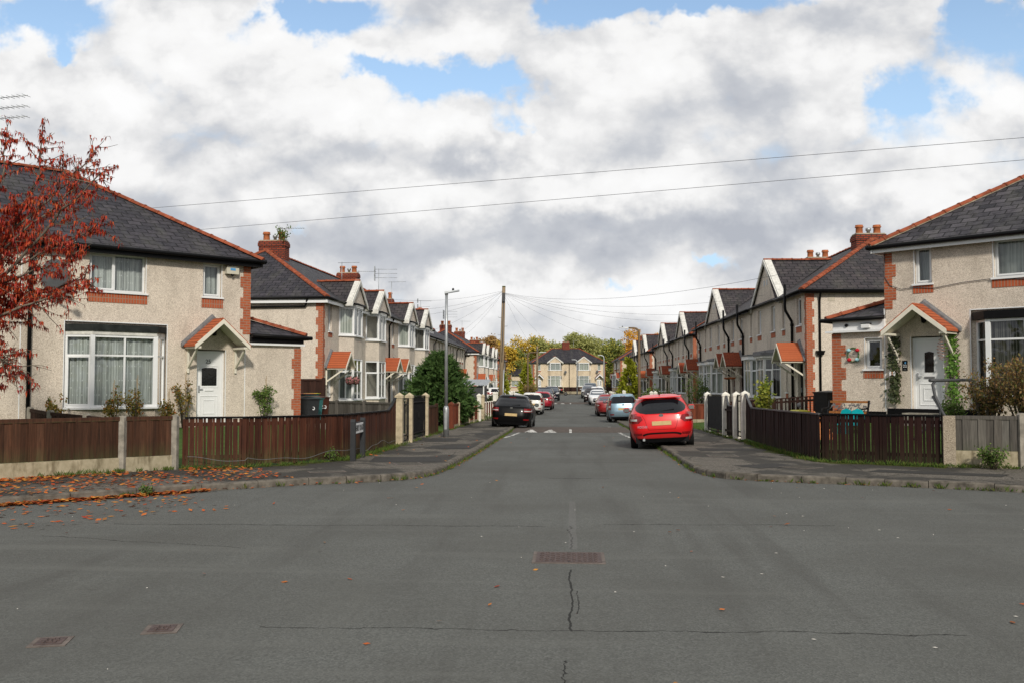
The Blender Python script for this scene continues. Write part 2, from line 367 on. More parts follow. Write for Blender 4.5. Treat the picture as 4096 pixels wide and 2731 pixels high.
def quoin(par,x,y,sx,sy,z0,z1,wide=.30,nar=.20,h=.31):
    # corner at (x,y); the wall runs sx along x and sy along y from it
    m=MB(); z=z1; k=0; e=.016
    while z>z0+.02:
        a=max(z0,z-h); wx,wy=(nar,wide) if k%2==0 else (wide,nar)
        xs=sorted((x-sx*e,x+sx*wx)); ys=sorted((y-sy*e,y+sy*wy)); m.box(xs[0],xs[1],ys[0],ys[1],a,z); z=a; k+=1
    return m.build('quoin',M['brick'],par)
def ridge_geo(mb,p,q,r=.125,L=.45):
    p=Vector(p); q=Vector(q); d=q-p; n=max(1,round(d.length/L)); u=d.normalized(); s=u.cross(Vector((0,0,1))).normalized(); t=s.cross(u)
    for i in range(n):
        a=p+d*(i/n); b=p+d*((i+1)/n)
        j=rnd.uniform(-.006,.006)
        for (c,e,ra,rb) in ((a,b-u*.05,r,r*.97),(b-u*.05,b+u*.0,r*1.13,r*1.13)):
            rows=[[c+s*(math.cos(x)*ra*1.05)+t*(math.sin(x)*ra*.72+j-.03) for x in [math.pi*k/6 for k in range(7)]],[e+s*(math.cos(x)*rb*1.05)+t*(math.sin(x)*rb*.72+j-.03) for x in [math.pi*k/6 for k in range(7)]]]
            mb.grid(rows,sm=False)
            for row in (rows[0],rows[1]): mb.poly(row)
def mortar_geo(mb,p,q,w=.165):
    p=Vector(p); q=Vector(q); mb.bar(p-Vector((0,0,.035)),q-Vector((0,0,.035)),w*2*.72,.05)
def hip_roof(par,x0,x1,y0,y1,ze,zr,hl=True,hr=True,o=.28,slate='slate',mort=False):
    run=(y1-y0)/2+o; ym=(y0+y1)/2
    a,b=x0-o,x1+o; c,d=y0-o,y1+o; rl=(a+run if hl else a),(b-run if hr else b)
    m=MB()
    m.poly([(a,c,ze),(b,c,ze),(rl[1],ym,zr),(rl[0],ym,zr)]); m.poly([(b,d,ze),(a,d,ze),(rl[0],ym,zr),(rl[1],ym,zr)])
    m.poly([(b,c,ze),(b,d,ze),(rl[1],ym,zr)]); m.poly([(a,d,ze),(a,c,ze),(rl[0],ym,zr)])
    m.poly([(a,c,ze-.02),(a,d,ze-.02),(b,d,ze-.02),(b,c,ze-.02)])
    r=m.build('roof',M[slate],par)
    m=MB(); mm=MB()
    L=[((rl[0],ym,zr),(rl[1],ym,zr))]
    if hl: L+=[((a,c,ze+.03),(rl[0],ym,zr)),((a,d,ze+.03),(rl[0],ym,zr))]
    if hr: L+=[((b,c,ze+.03),(rl[1],ym,zr)),((b,d,ze+.03),(rl[1],ym,zr))]
    for p,q in L: ridge_geo(m,p,q); mortar_geo(mm,p,q)
    m.build('ridge_tiles',M['ridge'],r); mm.build('ridge_bedding',M['mortar'],r) if mort else None
    return r
def eaves(par,segs,ze,fm='black',fh=.17,gm='black'):
    # segs: list of ((x,y),(x,y)) eave edges, at the roof edge
    for i,((ax,ay),(bx,by)) in enumerate(segs):
        mf,mg=MB(),MB()
        d=Vector((bx-ax,by-ay,0)).normalized(); n=Vector((d.y,-d.x,0))
        A=Vector((ax,ay,0))-n*.05; B=Vector((bx,by,0))-n*.05
        mf.bar(A+Vector((0,0,ze-.02-fh/2)),B+Vector((0,0,ze-.02-fh/2)),.035,fh)
        A=Vector((ax,ay,ze-.045))+n*.035; B=Vector((bx,by,ze-.045))+n*.035
        mg.tube([A-d*.06,B+d*.06],.06,8)
        g=mg.build('gutter',M[gm],par); mf.build('fascia',M[fm],par)
    return g
def downpipe(par,x,y,z0,z1,off=.28,m='black',r=.038):
    b=MB(); b.tube([(x,y-off-.02,z1),(x,y-off,z1-.12),(x,y-.06,z1-.42),(x,y-.05,z1-.55),(x,y-.05,z0)],r,8)
    z=z1-1.2
    while z>z0+.3: b.tube([(x,y-.05,z),(x,y-.05,z+.07)],r*1.3,8); z-=1.7
    return b.build('downpipe',M[m],par)
def soilpipe(par,x,y,z0,z1,off):
    b=MB(); b.tube([(x,y-off,z1),(x,y-off,z1-.95),(x,y-off+.02,z1-1.1),(x,y-.09,z1-1.55),(x,y-.08,z1-1.7),(x,y-.08,z0)],.058,9)
    for z in (z1-1.75,z0+1.9): b.tube([(x,y-.08,z),(x,y-.08,z+.11)],.074,9)
    return b.build('soil_pipe',M['black'],par)
def canopy(par,xc,ze,zp,half,proj,mat='canopy',lamp=False,bb=.10,bm='cream'):
    m=MB(); th=.07
    k=(zp-ze)/half
    for s in (-1,1):
        e=half+.06; zb=ze-.06*k
        m.hexa([(xc+s*e,-proj,zb),(xc,-proj,zp),(xc,-.05,zp),(xc+s*e,-.05,zb),(xc+s*e,-proj,zb+th),(xc,-proj,zp+th),(xc,-.05,zp+th),(xc+s*e,-.05,zb+th)])
    c=m.build('porch_canopy',M[mat],par)
    m=MB()
    for s in (-1,1):
        e=half+.12; zb=ze-.12*k
        m.hexa([(xc+s*e,-.10,zb+.06),(xc,-.10,zp+.06),(xc,.01,zp+.06),(xc+s*e,.01,zb+.06),(xc+s*e,-.10,zb+.12),(xc,-.10,zp+.15),(xc,.01,zp+.22),(xc+s*e,.01,zb+.19)])
    m.build('flashing',M['lead'],c)
    m=MB()
    for s in (-1,1):
        e=half+.03; zb=ze-.03*k
        m.hexa([(xc+s*e,-proj-.03,zb-bb),(xc,-proj-.03,zp-bb),(xc,-proj+.01,zp-bb),(xc+s*e,-proj+.01,zb-bb),(xc+s*e,-proj-.03,zb+.03),(xc,-proj-.03,zp+.03),(xc,-proj+.01,zp+.03),(xc+s*e,-proj+.01,zb+.03)])
        m.hexa([(xc+s*half,-proj+.01,ze-.03),(xc,-proj+.01,zp-.03),(xc,-.06,zp-.03),(xc+s*half,-.06,ze-.03),(xc+s*half,-proj+.01,ze-.005),(xc,-proj+.01,zp-.005),(xc,-.06,zp-.005),(xc+s*half,-.06,ze-.005)])
        xs=sorted((xc+s*(half-.16),xc+s*(half+.02))); m.box(xs[0],xs[1],-proj+.012,-.04,ze-.10,ze-.04)
    m.build('barge_board',M[bm],c)
    for s in (-1,1):
        m=MB(); x=xc+s*(half-.08)
        m.box(x-.03,x+.03,-.06,-.002,ze-.78,ze-.101); m.bar((x,-.05,ze-.62),(x,-proj*.82,ze-.13),.05,.065); m.build('bracket',M['cream'],c)
    if lamp:
        m=MB(); m.lathe((xc+.02,-.12,zp-.42),[(.02,0),(.06,.02),(.075,.16),(.03,.22),(.05,.24),(.012,.3)],8); m.build('porch_lamp',M['blackmetal'],c)
    return c
def chimney(par,x0,x1,y0,y1,zb,zt_,pots,cap=True):
    m=MB(); m.box(x0,x1,y0,y1,zb,zt_-.26); m.box(x0-.035,x1+.035,y0-.035,y1+.035,zt_-.26,zt_-.08); m.box(x0-.01,x1+.01,y0-.01,y1+.01,zt_-.08,zt_)
    c=m.build('chimney',M['chim'],par)
    m=MB(); m.box(x0-.02,x1+.02,y0-.02,y1+.02,zb+.0,zb+.22); 
    for (px,py,h) in pots:
        q=MB()
        if h>0: q.lathe((px,py,zt_-.02),[(.175,0),(.16,.1),(.15,h*.75),(.19,h*.78),(.19,h*.86),(.16,h*.9),(.175,h)],12); q.build('chimney_pot',M['clay'],c)
        else: q.lathe((px,py,zt_-.02),[(.08,0),(.08,.22),(.12,.23),(.12,.34),(.03,.37)],10); q.build('flue_cowl',M['galv'],c)
    q=MB(); q.prism([(x0-.0,zt_),(x1+.0,zt_),(x1-.12,zt_+.07),(x0+.12,zt_+.07)],'y',y0+.02,y1-.02); q.build('flaunching',M['mortar'],c)
    return c
def gable(par,xc,half,yf,ze,za,zroof,slope,wallmat,y0=0.,wz=None,main_y0=-.28,back_z=None,vent=False,cop=.2):
    # gabled bay or dormer roof running back into the main roof (main roof z = zroof + (y-main_y0)*slope)
    o=.13; yb=main_y0+(za-zroof)/slope; k=(za-ze)/half; e=half+o; zl=ze-o*k; yv=main_y0+max(0,(zl-zroof))/slope
    m=MB()
    for s in (-1,1): m.poly([(xc+s*e,yf-.02,zl+.05),(xc,yf-.02,za+.05),(xc,yb,za+.05),(xc+s*e,yv,zl+.05)][::s])
    r=m.build('gable_roof',M['slate2'],par)
    m=MB(); ridge_geo(m,(xc,yf-.03,za+.06),(xc,yb,za+.06)); m.build('ridge_tiles',M['ridge'],r)
    m=MB()
    for s in (-1,1):
        m.hexa([(xc+s*e,yf-.07,zl-.13),(xc,yf-.07,za-.13),(xc,yf-.02,za-.13),(xc+s*e,yf-.02,zl-.13),(xc+s*e,yf-.07,zl+.07),(xc,yf-.07,za+.07),(xc,yf-.02,za+.07),(xc+s*e,yf-.02,zl+.07)])
        m.hexa([(xc+s*e,yf-.02,zl+.052),(xc,yf-.02,za+.052),(xc,yf+cop,za+.052),(xc+s*e,yf+cop,zl+.052),(xc+s*e,yf-.02,zl+.13),(xc,yf-.02,za+.13),(xc,yf+cop,za+.13),(xc+s*e,yf+cop,zl+.13)])
        m.bar((xc+s*(e-.0),yf-.03,zl-.02),(xc+s*(e-.0),yf+.25,zl-.02),.05,.2)
    m.build('barge_board',M['offwhite'],r)
    m=MB()
    for s in (-1,1): m.poly([(xc+s*(e-.16),yf+.0,zl-.0),(xc+s*(e-.16),yv,zl),(xc+s*(e-.0),yv,zl),(xc+s*e,yf,zl)])
    return r
M['oldblack']=mplain('faded_black_board',(.022,.025,.024),.8,.5,5)
M['slate_p']=m_slate('roof_slate_purple',(.022,.022,.027),(.085,.078,.088))
M['dark_glass']=mplain('dark_door_glass',(.015,.017,.018),.08,.3,14)
def aerial(name,label,loc,rz,mast=1.6,kind=0,group='rooftop television aerials'):
    t=thing(name,label,'aerial',loc,rz,group)
    m=MB(); m.tube([(0,0,-.6),(0,0,mast)],.02,6); m.build('mast',M['galv'],t)
    def yagi(z,L,n,w,k):
        b=MB(); b.tube([(-.25,0,z),(L,0,z)],.012,5)
        for i in range(n):
            x=-.2+(L+.15)*i/(n-1); b.tube([(x,-w,z),(x,w,z)] if k else [(x,0,z-w),(x,0,z+w)],.007,4)
        if kind: b.box(-.3,-.27,-.25,.25,z-.2,z+.2)
        b.build('antenna',M['galv'],t)
    if kind==0: yagi(mast-.05,1.1,11,.13,True)
    elif kind==1: yagi(mast-.05,1.1,11,.13,True); yagi(mast-.6,.9,7,.2,True)
    else:
        for z in (mast-.05,mast-.35,mast-.65): yagi(z,1.3,9,.16,True)
    return t
# ------------------------------------------------------------------ No. 25 and its neighbour (left corner)
A0=R(46.5); P0=(-9.51,27.66)
ze,zr=5.36,8.08; D=8.; dx0=-12.3
h=thing('semi_detached_house','pebbledashed semi-detached house numbered 25 with black fascia behind the picket fence','house',(P0[0],P0[1],0),A0,'corner houses')
w=MB()
W1=(-4.63,-3.12,4.17,5.20); W2=(-1.47,-.90,4.2,5.17); DR=(-1.62,-.75,.45,2.69); BY=(-5.23,-2.50,.95,3.34)
W1n=(dx0+3.12,dx0+4.63,4.17,5.20); BYn=(dx0+2.50,dx0+5.23,.95,3.34)
wall(w,I4,dx0,0,-.3,5.36,[W1,W2,DR,BY,W1n,BYn],.14)
wall(w,FR(0,0,R(90)),0,D,-.3,5.36); wall(w,FR(dx0,D,R(-90)),0,D,-.3,5.36); wall(w,FR(0,D,R(180)),0,-dx0,-.3,5.36)
w.build('wall',M['pebble'],h)
w=MB(); wall(w,FR(0,.004),0,1.72,-.3,2.87); wall(w,FR(1.72,.004,R(90)),0,3.6,-.3,2.87); wall(w,FR(1.72,3.6,R(180)),0,1.72,-.3,2.87); w.build('extension_wall',M['pebble'],h)
hip_roof(h,dx0,0,0,D,ze,zr,mort=False)
eaves(h,[((dx0-.28,-.28),(.28,-.28)),((.28,-.28),(.28,D+.28))],ze,'black',.19)
quoin(h,0,0,-1,1,3.17,5.17,.31,.22)
quoin(h,1.72,.004,-1,1,-.3,2.80,.30,.22)
window(h,FR(W1[0],0),W1[1]-W1[0],W1[2],W1[3],'net',lights=(45,55),op=((0,0),),rec=.1,bh=.25)
window(h,FR(W2[0],0),W2[1]-W2[0],W2[2],W2[3],'net',lights=(1,),op=((0,0),),rec=.1,bh=.27)
window(h,FR(W1n[0],0),1.5,W1[2],W1[3],'drape',lights=(45,55),op=((0,0),),rec=.1,bh=.25)
for (b0,cu) in ((BY,'net'),(BYn,'drape')):
    l,r_=b0[0]+.04,b0[1]-.04; pts=[(l,.05),(l+.56,-.36),(r_-.42,-.36),(r_,.05)]
    bay(h,pts,1.10,2.99,((1,),(1,1),(1,)),2.46,cu,op=((0,0,0),))
    b=MB(); baywall(b,[(l-.02,.0),(l+.55,-.34),(r_-.41,-.34),(r_+.02,0)],-.3,1.06); b.build('bay_wall',M['pebble'],h)
    b=MB(); b.poly([(b0[0],.085,3.0),(b0[1],.085,3.0),(b0[1],.085,3.34),(b0[0],.085,3.34)]); b.build('bay_reveal',M['pebble'],h)
    b=MB(); b.prism([(b0[0],.1),(b0[0]+.03,-.02),(l+.54,-.42),(r_-.38,-.42),(b0[1]-.02,-.02),(b0[1],.1)],'z',3.09,3.26); b.build('bay_fascia',M['oldblack'],h)
    b=MB(); b.prism([(b0[0]+.02,.1),(l,.03),(l+.55,-.38),(r_-.41,-.38),(r_,.03),(b0[1]-.02,.1)],'z',2.99,3.089); b.build('bay_head_board',M['offwhite'],h)
door(h,FR(DR[0],0),DR[1]-DR[0],.55,2.66,'arch')
text('house_number','25',.17,M['greyplastic'],h,(-1.22,.125,2.35),(R(90),0,0))
canopy(h,-1.18,2.80,3.50,.80,.72,lamp=True)
downpipe(h,-6.08,0,-.3,5.3,.25,r=.05)
for (x,z,wd,ht) in ((-2.43,5.27,.25,.15),(-3.85,.62,.25,.15)):
    y=0 if z>2 else -.345
    m=MB(); m.box(x-wd/2,x+wd/2,y-.015,y+.01,z-ht/2,z+ht/2)
    for i in range(5): m.box(x-wd/2+.01,x+wd/2-.01,y-.024,y-.014,z-ht/2+.015+i*.026,z-ht/2+.03+i*.026)
    m.build('air_vent',M['beige'],h)
m=MB()
for (x,z0,z1) in ((-2.50,.95,3.36),(-5.23,.95,3.36),(-.75,.5,2.69),(-.14,.5,2.80),(-6.28,.6,5.1),(-3.12,4.17,5.2),(-.90,4.2,5.17)): m.box(x-.012,x+.012,-.008,.004,z0,z1)
m.box(-5.23,-2.5,-.008,.004,3.335,3.36); m.build('render_bead',M['white'],h)
# extension roof
b=MB(); b.poly([(-.0,-.16,3.16),(1.90,-.16,3.16),(0,1.74,3.92)]); b.poly([(1.90,-.16,3.16),(1.90,3.7,3.16),(0,3.7,3.92),(0,1.74,3.92)]); er=b.build('extension_roof',M['slate'],h)
b=MB(); ridge_geo(b,(1.86,-.12,3.21),(0.02,1.72,3.95)); b.build('ridge_tiles',M['ridge'],er)
b=MB(); b.box(-.0,1.72,-.12,.10,2.93,3.11); b.box(1.72,1.76,-.12,3.7,2.93,3.11); b.build('extension_fascia',M['black'],h)
b=MB(); b.box(.0,1.82,-.10,.05,2.86,2.925); b.build('white_capping',M['white'],h)
b=MB(); b.tube([(-.02,-.2,3.13),(2.0,-.2,3.10)],.06,8); b.tube([(1.95,-.2,3.10),(1.95,3.7,3.1)],.06,8); b.build('extension_gutter',M['black'],h)
m=MB(); m.box(-.82,-.44,-.16,0,4.90,5.08); m.prism([(-.82,5.08),(-.44,5.08),(-.48,5.13),(-.78,5.13)],'y',-.14,0); ab=m.build('alarm_box',M['alarm'],None); ab.location=(P0[0],P0[1],0); ab.rotation_euler=(0,0,A0)
tag(ab,'grey burglar alarm box high on the wall of house 25','alarm box')
m=MB(); m.box(-.71,-.55,-.165,-.158,5.0,5.07); m.build('sticker',M['blue'],ab)
m=MB(); m.lathe((-.62,-.1,4.83),[(.02,0),(.045,.03),(.04,.08)],10); m.build('lamp',M['dark_glass'],ab)
chimney(h,-9.3,-8.0,3.65,4.35,7.6,9.3,[(-8.9,4,.5),(-8.4,4,.55)])
def dish(label,loc,rz,s=1.,group='satellite dishes'):
    t=thing('satellite_dish',label,'satellite dish',loc,rz,group)
    m=MB(); rows=[]
    for i in range(6):
        r=.3*s*i/5; rows.append([(r*math.cos(a)*.95,-.32*s-.0+(r*r)*-.0+.18*(r/s)**2*s-.1*math.sin(a)*r,r*math.sin(a)*1.05) for a in [2*math.pi*k/20 for k in range(20)]])
    m.grid(rows,closed=True); m.build('dish',M['dishgrey'],t)
    m=MB(); m.bar((0,0,-.05*s),(0,-.34*s,0),.04*s,.04*s); m.box(-.06*s,.06*s,-.03*s,0,-.16*s,.1*s); m.build('bracket',M['greyplastic'],t)
    m=MB(); m.bar((0,-.3*s,-.3*s),(0,-.66*s,-.24*s),.03*s,.03*s); m.box(-.04*s,.04*s,-.72*s,-.62*s,-.26*s,-.16*s); m.build('receiver',M['greyplastic'],t)
    return t
def onfac(P,A,u,v,z):
    return (P[0]+u*math.cos(A)-v*math.sin(A),P[1]+u*math.sin(A)+v*math.cos(A),z)
dish('grey satellite dish beside the downpipe of house 25, half behind red leaves',onfac(P0,A0,-5.72,0,4.45),A0+R(15),1.35)
# ------------------------------------------------------------------ No. 22 and its neighbour (right corner)
A1=R(-43); P1=(8.38,25.8)
h=thing('semi_detached_house','pebbledashed semi-detached house numbered 22 with white fascia and ivy trellises','house',(P1[0],P1[1],0),A1,'corner houses')
X1=12.3; w=MB()
V1=(.79,1.24,4.29,5.26); V2=(2.74,4.30,4.30,5.26); DR=(.66,1.5,.9,2.93); BY=(2.17,4.95,1.1,3.54)
V2n=(X1-4.3,X1-2.74,4.30,5.26); BYn=(X1-4.95,X1-2.17,1.1,3.54)
wall(w,I4,0,X1,.2,5.36,[V1,V2,DR,BY,V2n,BYn],.14); wall(w,FR(X1,0,R(90)),0,D,-.3,5.36); wall(w,FR(0,D,R(-90)),0,D,-.3,5.36); wall(w,FR(X1,D,R(180)),0,X1,-.3,5.36); w.build('wall',M['pebble'],h)
EW=(-.59,-.11,2.11,2.93)
w=MB(); wall(w,FR(-1.52,.0),0,1.52,.2,3.15,[(EW[0]+1.52,EW[1]+1.52,EW[2],EW[3])],.12); wall(w,FR(-1.52,3.6,R(-90)),0,3.6,-.3,3.15); w.build('extension_wall',M['pebble'],h)
m=MB();  m.box(.02,5.2,-.022,.05,.2,1.07); m.box(-1.5,-.02,-.02,.05,.2,.98); m.build('black_plinth',M['black'],h)
hip_roof(h,0,X1,0,D,ze,zr,slate='slate_p',mort=True)
eaves(h,[((-.28,D+.28),(-.28,-.28)),((-.28,-.28),(X1+.28,-.28))],ze,'white',.17)
quoin(h,0,0,1,1,3.68,5.16,.30,.20); quoin(h,-1.52,0,1,1,.3,3.08,.38,.25)
window(h,FR(V1[0],0),.45,V1[2],V1[3],'blindw',op=((0,0),),rec=.1,bh=.2)
window(h,FR(V2[0],0),1.56,V2[2],V2[3],'drape',lights=(1,1),op=((0,0),),rec=.1,bh=.2)
window(h,FR(V2n[0],0),1.56,V2[2],V2[3],'drape',lights=(1,1),op=((0,0),),rec=.1,bh=.2)
window(h,FR(EW[0],0),.48,EW[2],EW[3],None,op=((0,0),),rec=.08,bh=.2)
m=MB(); m.poly([(-.7,.3,2.0),(0,.3,2.0),(0,.3,3.0),(-.7,.3,3.0)]); m.build('room_shade_sheet',M['dark'],h)  # dark sheet behind the glass, room shade put into its colour
for (b0,cu) in ((BY,'blind'),(BYn,'drape')):
    l,r_=b0[0]+.12,b0[1]-.06; pts=[(l,.05),(l+.42,-.36),(r_-.5,-.36),(r_,.05)]
    bay(h,pts,1.42,3.27,((1,),(1,1),(1,)),2.78,cu,op=())
    b=MB(); baywall(b,[(l-.02,0),(l+.41,-.34),(r_-.49,-.34),(r_+.02,0)],.2,1.38); b.build('bay_wall',M['pebble'],h)
    b=MB()
    for q in ((b0[0],l+.03,1.1,3.54),(r_-.03,b0[1],1.1,3.54),(l+.03,r_-.03,3.27,3.54)): b.poly([(q[0],.085,q[2]),(q[1],.085,q[2]),(q[1],.085,q[3]),(q[0],.085,q[3])])
    b.build('bay_reveal',M['pebble'],h)
    b=MB(); b.prism([(b0[0],.1),(b0[0]+.06,-.02),(l+.36,-.44),(r_-.45,-.44),(b0[1]-.02,-.02),(b0[1],.1)],'z',3.28,3.47); b.build('bay_fascia',M['black'],h)
door(h,FR(DR[0],0),.84,.98,2.90,'slim')
m=MB(); m.box(.6,1.6,-.45,.12,.55,.97); m.build('door_step',M['conc'],h)
canopy(h,1.04,3.05,3.68,.80,.72,lamp=True)
m=MB(); m.box(1.79,2.01,-.015,.01,5.27,5.35)
for i in range(4): m.box(1.8,2.0,-.024,-.014,5.275+i*.019,5.285+i*.019)
m.build('air_vent',M['beige'],h)
m=MB()
for (x,z0,z1) in ((2.17,1.1,3.56),(.66,1.0,2.93),(-.03,1.0,3.7),(1.5,1.0,2.93),(.79,4.29,5.26),(2.74,4.3,5.26),(-.59,2.11,2.95)): m.box(x-.012,x+.012,-.008,.004,z0,z1)
m.box(2.17,4.95,-.008,.004,3.535,3.56); m.box(-.6,-.1,-.008,.004,2.93,2.95); m.build('render_bead',M['white'],h)
b=MB(); b.poly([(0,-.16,3.47),(-1.70,-.16,3.47),(0,1.54,4.16)]); b.poly([(-1.70,-.16,3.47),(-1.70,3.7,3.47),(0,3.7,4.16),(0,1.54,4.16)]); er=b.build('extension_roof',M['slate'],h)
b=MB(); ridge_geo(b,(-1.66,-.12,3.51),(-.02,1.52,4.18)); b.build('ridge_tiles',M['ridge'],er)
b=MB(); b.box(-1.42,-.0,-.10,.10,3.16,3.43); b.box(-1.46,-1.421,-.10,3.7,3.16,3.43); b.build('extension_fascia',M['white'],h)
b=MB(); b.box(-1.66,.0,-.16,.05,3.10,3.155); b.build('white_capping',M['white'],h)
b=MB(); b.tube([(-1.78,-.21,3.44),(.05,-.21,3.46)],.055,8); b.tube([(-1.75,-.2,3.44),(-1.75,3.7,3.44)],.055,8); b.build('extension_gutter',M['black'],h)
b=MB(); b.box(-.58,-.36,-.22,-.1,3.20,3.30); fl=b.build('floodlight',M['white'],None); fl.location=(P1[0],P1[1],0); fl.rotation_euler=(0,0,A1); tag(fl,'white twin floodlight on the white fascia of the side extension','floodlight')
b=MB(); b.box(-.60,-.34,-.2,-.1,3.301,3.33); b.build('sensor_hood',M['black'],fl)
b=MB(); b.tube([(-1.05,-.14,3.29),(-1.05,-.09,3.29)],.045,10); fl=b.build('security_camera',M['black'],None); fl.location=(P1[0],P1[1],0); fl.rotation_euler=(0,0,A1); tag(fl,'small round black camera on the white extension fascia','camera')
# number plate, wreath
t=thing('number_plaque','small black plaque with white number 22 beside the white door','plaque',(P1[0],P1[1],0),A1)
m=MB(); m.box(.44,.57,-.016,0,2.06,2.32); m.build('plate',M['black'],t)
text('digits','22',.105,M['white'],t,(.505,-.018,2.175),(R(90),0,0),.001)
m=MB(); m.poly([(.50,-.018,2.235),(.535,-.018,2.235),(.535,-.018,2.295),(.50,-.018,2.28)]); m.build('blue_mark',M['blue'],t)
for i in range(2):
    m=MB(); m.box(.475,.535,-.0185,-.0165,2.075+i*.02,2.083+i*.02); m.build('small_print',M['lead'],t)
t=thing('welcome_wreath','round welcome wreath of red and pale blue flowers on pebbledash','wreath',(P1[0],P1[1],0),A1)
m=MB(); c=(-.91,-.03,2.50); m.tube([(c[0]+.16*math.cos(a),c[1],c[2]+.19*math.sin(a)) for a in [2*math.pi*i/20 for i in range(21)]],.016,6); m.build('ring',mplain('wreath_leaf',(.05,.12,.03),.8),t)
fm={'r':mplain('red_felt',(.5,.02,.03),.8),'b':mplain('pale_blue_felt',(.35,.62,.68),.8)}
for a,k in ((40,'r'),(140,'b'),(225,'r'),(315,'b')):
    m=MB(); x,z=c[0]+.16*math.cos(R(a)),c[2]+.19*math.sin(R(a)); m.lathe((x,c[1]-.01,z-.05),[(.02,0),(.058,.03),(.06,.06),(.02,.1)],10); m.build('flower',fm[k],t)
text('lettering','Welcome',.085,M['lead'],t,(c[0],c[1]-.012,c[2]),(R(90),0,0),.002)
chimney(h,5.6,6.9,3.65,4.35,7.6,9.3,[(5.9,4,.5),(6.5,4,.55)])
# ------------------------------------------------------------------ terraces
M['darkred']=mplain('dark_red_paint',(.10,.012,.012),.4,.1,5)
SL=(8.08-5.42)/(4+.28)
curts=['drape','blindw','blind','net2','drape']
M['net2']=m_curtain('net_curtain_plain',(.34,.345,.33),(.52,.53,.50),30)
def row_left(label,loc,ang,n=4,wd=6.3,wallm='pebble_row',zr=8.08,big=True,group='terraces along the road',seed=1,ch=((5.0,),(20.2,)),single=True):
    rr=random.Random(seed); h=thing('terraced_house_row',label,'house',loc,ang,group); L=n*wd; ze=5.42
    w=MB(); holes=[]; bays=[]; sm=[]; drs=[]
    for i in range(n):
        f=(lambda a,b,i=i:(i*wd+a,i*wd+b)) if i%2==0 else (lambda a,b,i=i:((i+1)*wd-b,(i+1)*wd-a))
        a,b=f(.84,1.37); sm.append((a,b,4.0,5.25)); a,b=f(.76,1.64); drs.append((a,b,.45,2.40)); a,b=f(2.5,5.2); bays.append((a,b))
    wall(w,I4,0,L,-.8,ze,sm+drs,.12)
    wall(w,FR(L,0,R(90)),0,D,-.8,ze); wall(w,FR(0,D,R(-90)),0,D,-.8,ze); wall(w,FR(L,D,R(180)),0,L,-.8,ze)
    w.build('wall',M[wallm],h)
    hip_roof(h,0,L,0,D,ze,zr,slate='slate')
    segs=[]; x=-.28
    for a,b in bays: segs.append(((x,-.28),(a-.05,-.28))); x=b+.05
    segs.append(((x,-.28),(L+.28,-.28)))
    eaves(h,[((-.28,D+.28),(-.28,-.28))]+segs,ze,'white',.24)
    quoin(h,0,0,1,1,-.8,5.16,.30,.20); quoin(h,L,0,-1,1,-.8,5.26,.30,.20)
    for i,(a,b,c,d) in enumerate(sm): window(h,FR(a,0),b-a,c,d,rr.choice(curts),op=((0,0),),rec=.08,bh=.2)
    for i,(a,b,c,d) in enumerate(drs):
        door(h,FR(a,0),b-a,c,d-.02,rr.choice(['arch','two','slim']),'white'); canopy(h,(a+b)/2,2.44,3.06,.75,.92,mat='canopy')
    for i,(a,b) in enumerate(bays):
        pts=[(a,.02),(a+.62,-.55),(b-.62,-.55),(b,.02)]
        cu=rr.choice(curts); cu2=rr.choice(curts)
        if big and i==0: cu,cu2='drape','net2'
        if big and i==1: cu,cu2=None,None
        bay(h,pts,.98,2.86,((1,1),(1,1),(1,1)) if not(big and i==1) else ((1,),(1,1),(1,1)),2.28,cu2,op=((0,0,0),))
        bay(h,pts,3.92,5.22,((1,),(1,1),(1,)),None,cu,op=((0,0,0),))
        if cu is None: 
            m=MB(); m.poly([(a,.35,.9),(b,.35,.9),(b,.35,5.2),(a,.35,5.2)]); m.build('room_shade_sheet',M['dark'],h)  # uncurtained bays get a dark backing that paints in the unlit room
        b_=MB(); o=[(p[0],p[1]) for p in pts]; baywall(b_,o,-.8,.94); b_.build('bay_wall',M[wallm],h); b_=MB(); baywall(b_,o,2.87,3.88)
        b_.build('bay_wall',M[wallm],h)
        b_=MB(); q=[(a-.06,.02),(a+.60,-.60),(b-.60,-.60),(b+.06,.02)]; b_.prism(q,'z',5.22,5.40); b_.build('bay_fascia',M['white'],h)
        xc=(a+b)/2
        b_=MB(); hf=(b-a)/2-.02; b_.poly([(xc-hf,-.56,5.40),(xc+hf,-.56,5.40),(xc,-.56,6.42)]); b_.box(xc-hf,xc+hf,-.56,.1,5.36,5.40); b_.build('gable_wall',M[wallm],h)
        gable(h,xc,(b-a)/2,-.60,5.45,6.48,5.42,SL,None)
        downx=a-.02
        m=MB(); m.tube([(a-.25,-.32,5.37),(a+.62,-.72,5.36),(b-.62,-.72,5.36),(b+.25,-.32,5.37)],.05,8); m.build('bay_gutter',M['black'],h)
    for i in range(1,n):
        if i%2==0: downpipe(h,i*wd,0,-.8,5.38,.28,r=.045)
    b=MB(); F=FR(0,D,R(-90)); b.tube([(D-.75,-.1,5.02),(D-2.0,-.1,5.01),(0.2,-.1,4.96)],.04,8); b.tube([(D-.75,-.1,5.02),(D-.6,-.3,5.32)],.04,8); b.xf(F).build('side_pipe',M['black'],h)
    for i in range(n//2):
        chimney(h,4.7+i*13.6 if n==4 else 4.7,5.4+i*13.6 if n==4 else 5.4,3.35,4.65,7.5,8.62,[(5.05+i*13.6,3.62,.5),(5.05+i*13.6,4.38,.5),(5.05+i*13.6,3.95,0)])
    return h
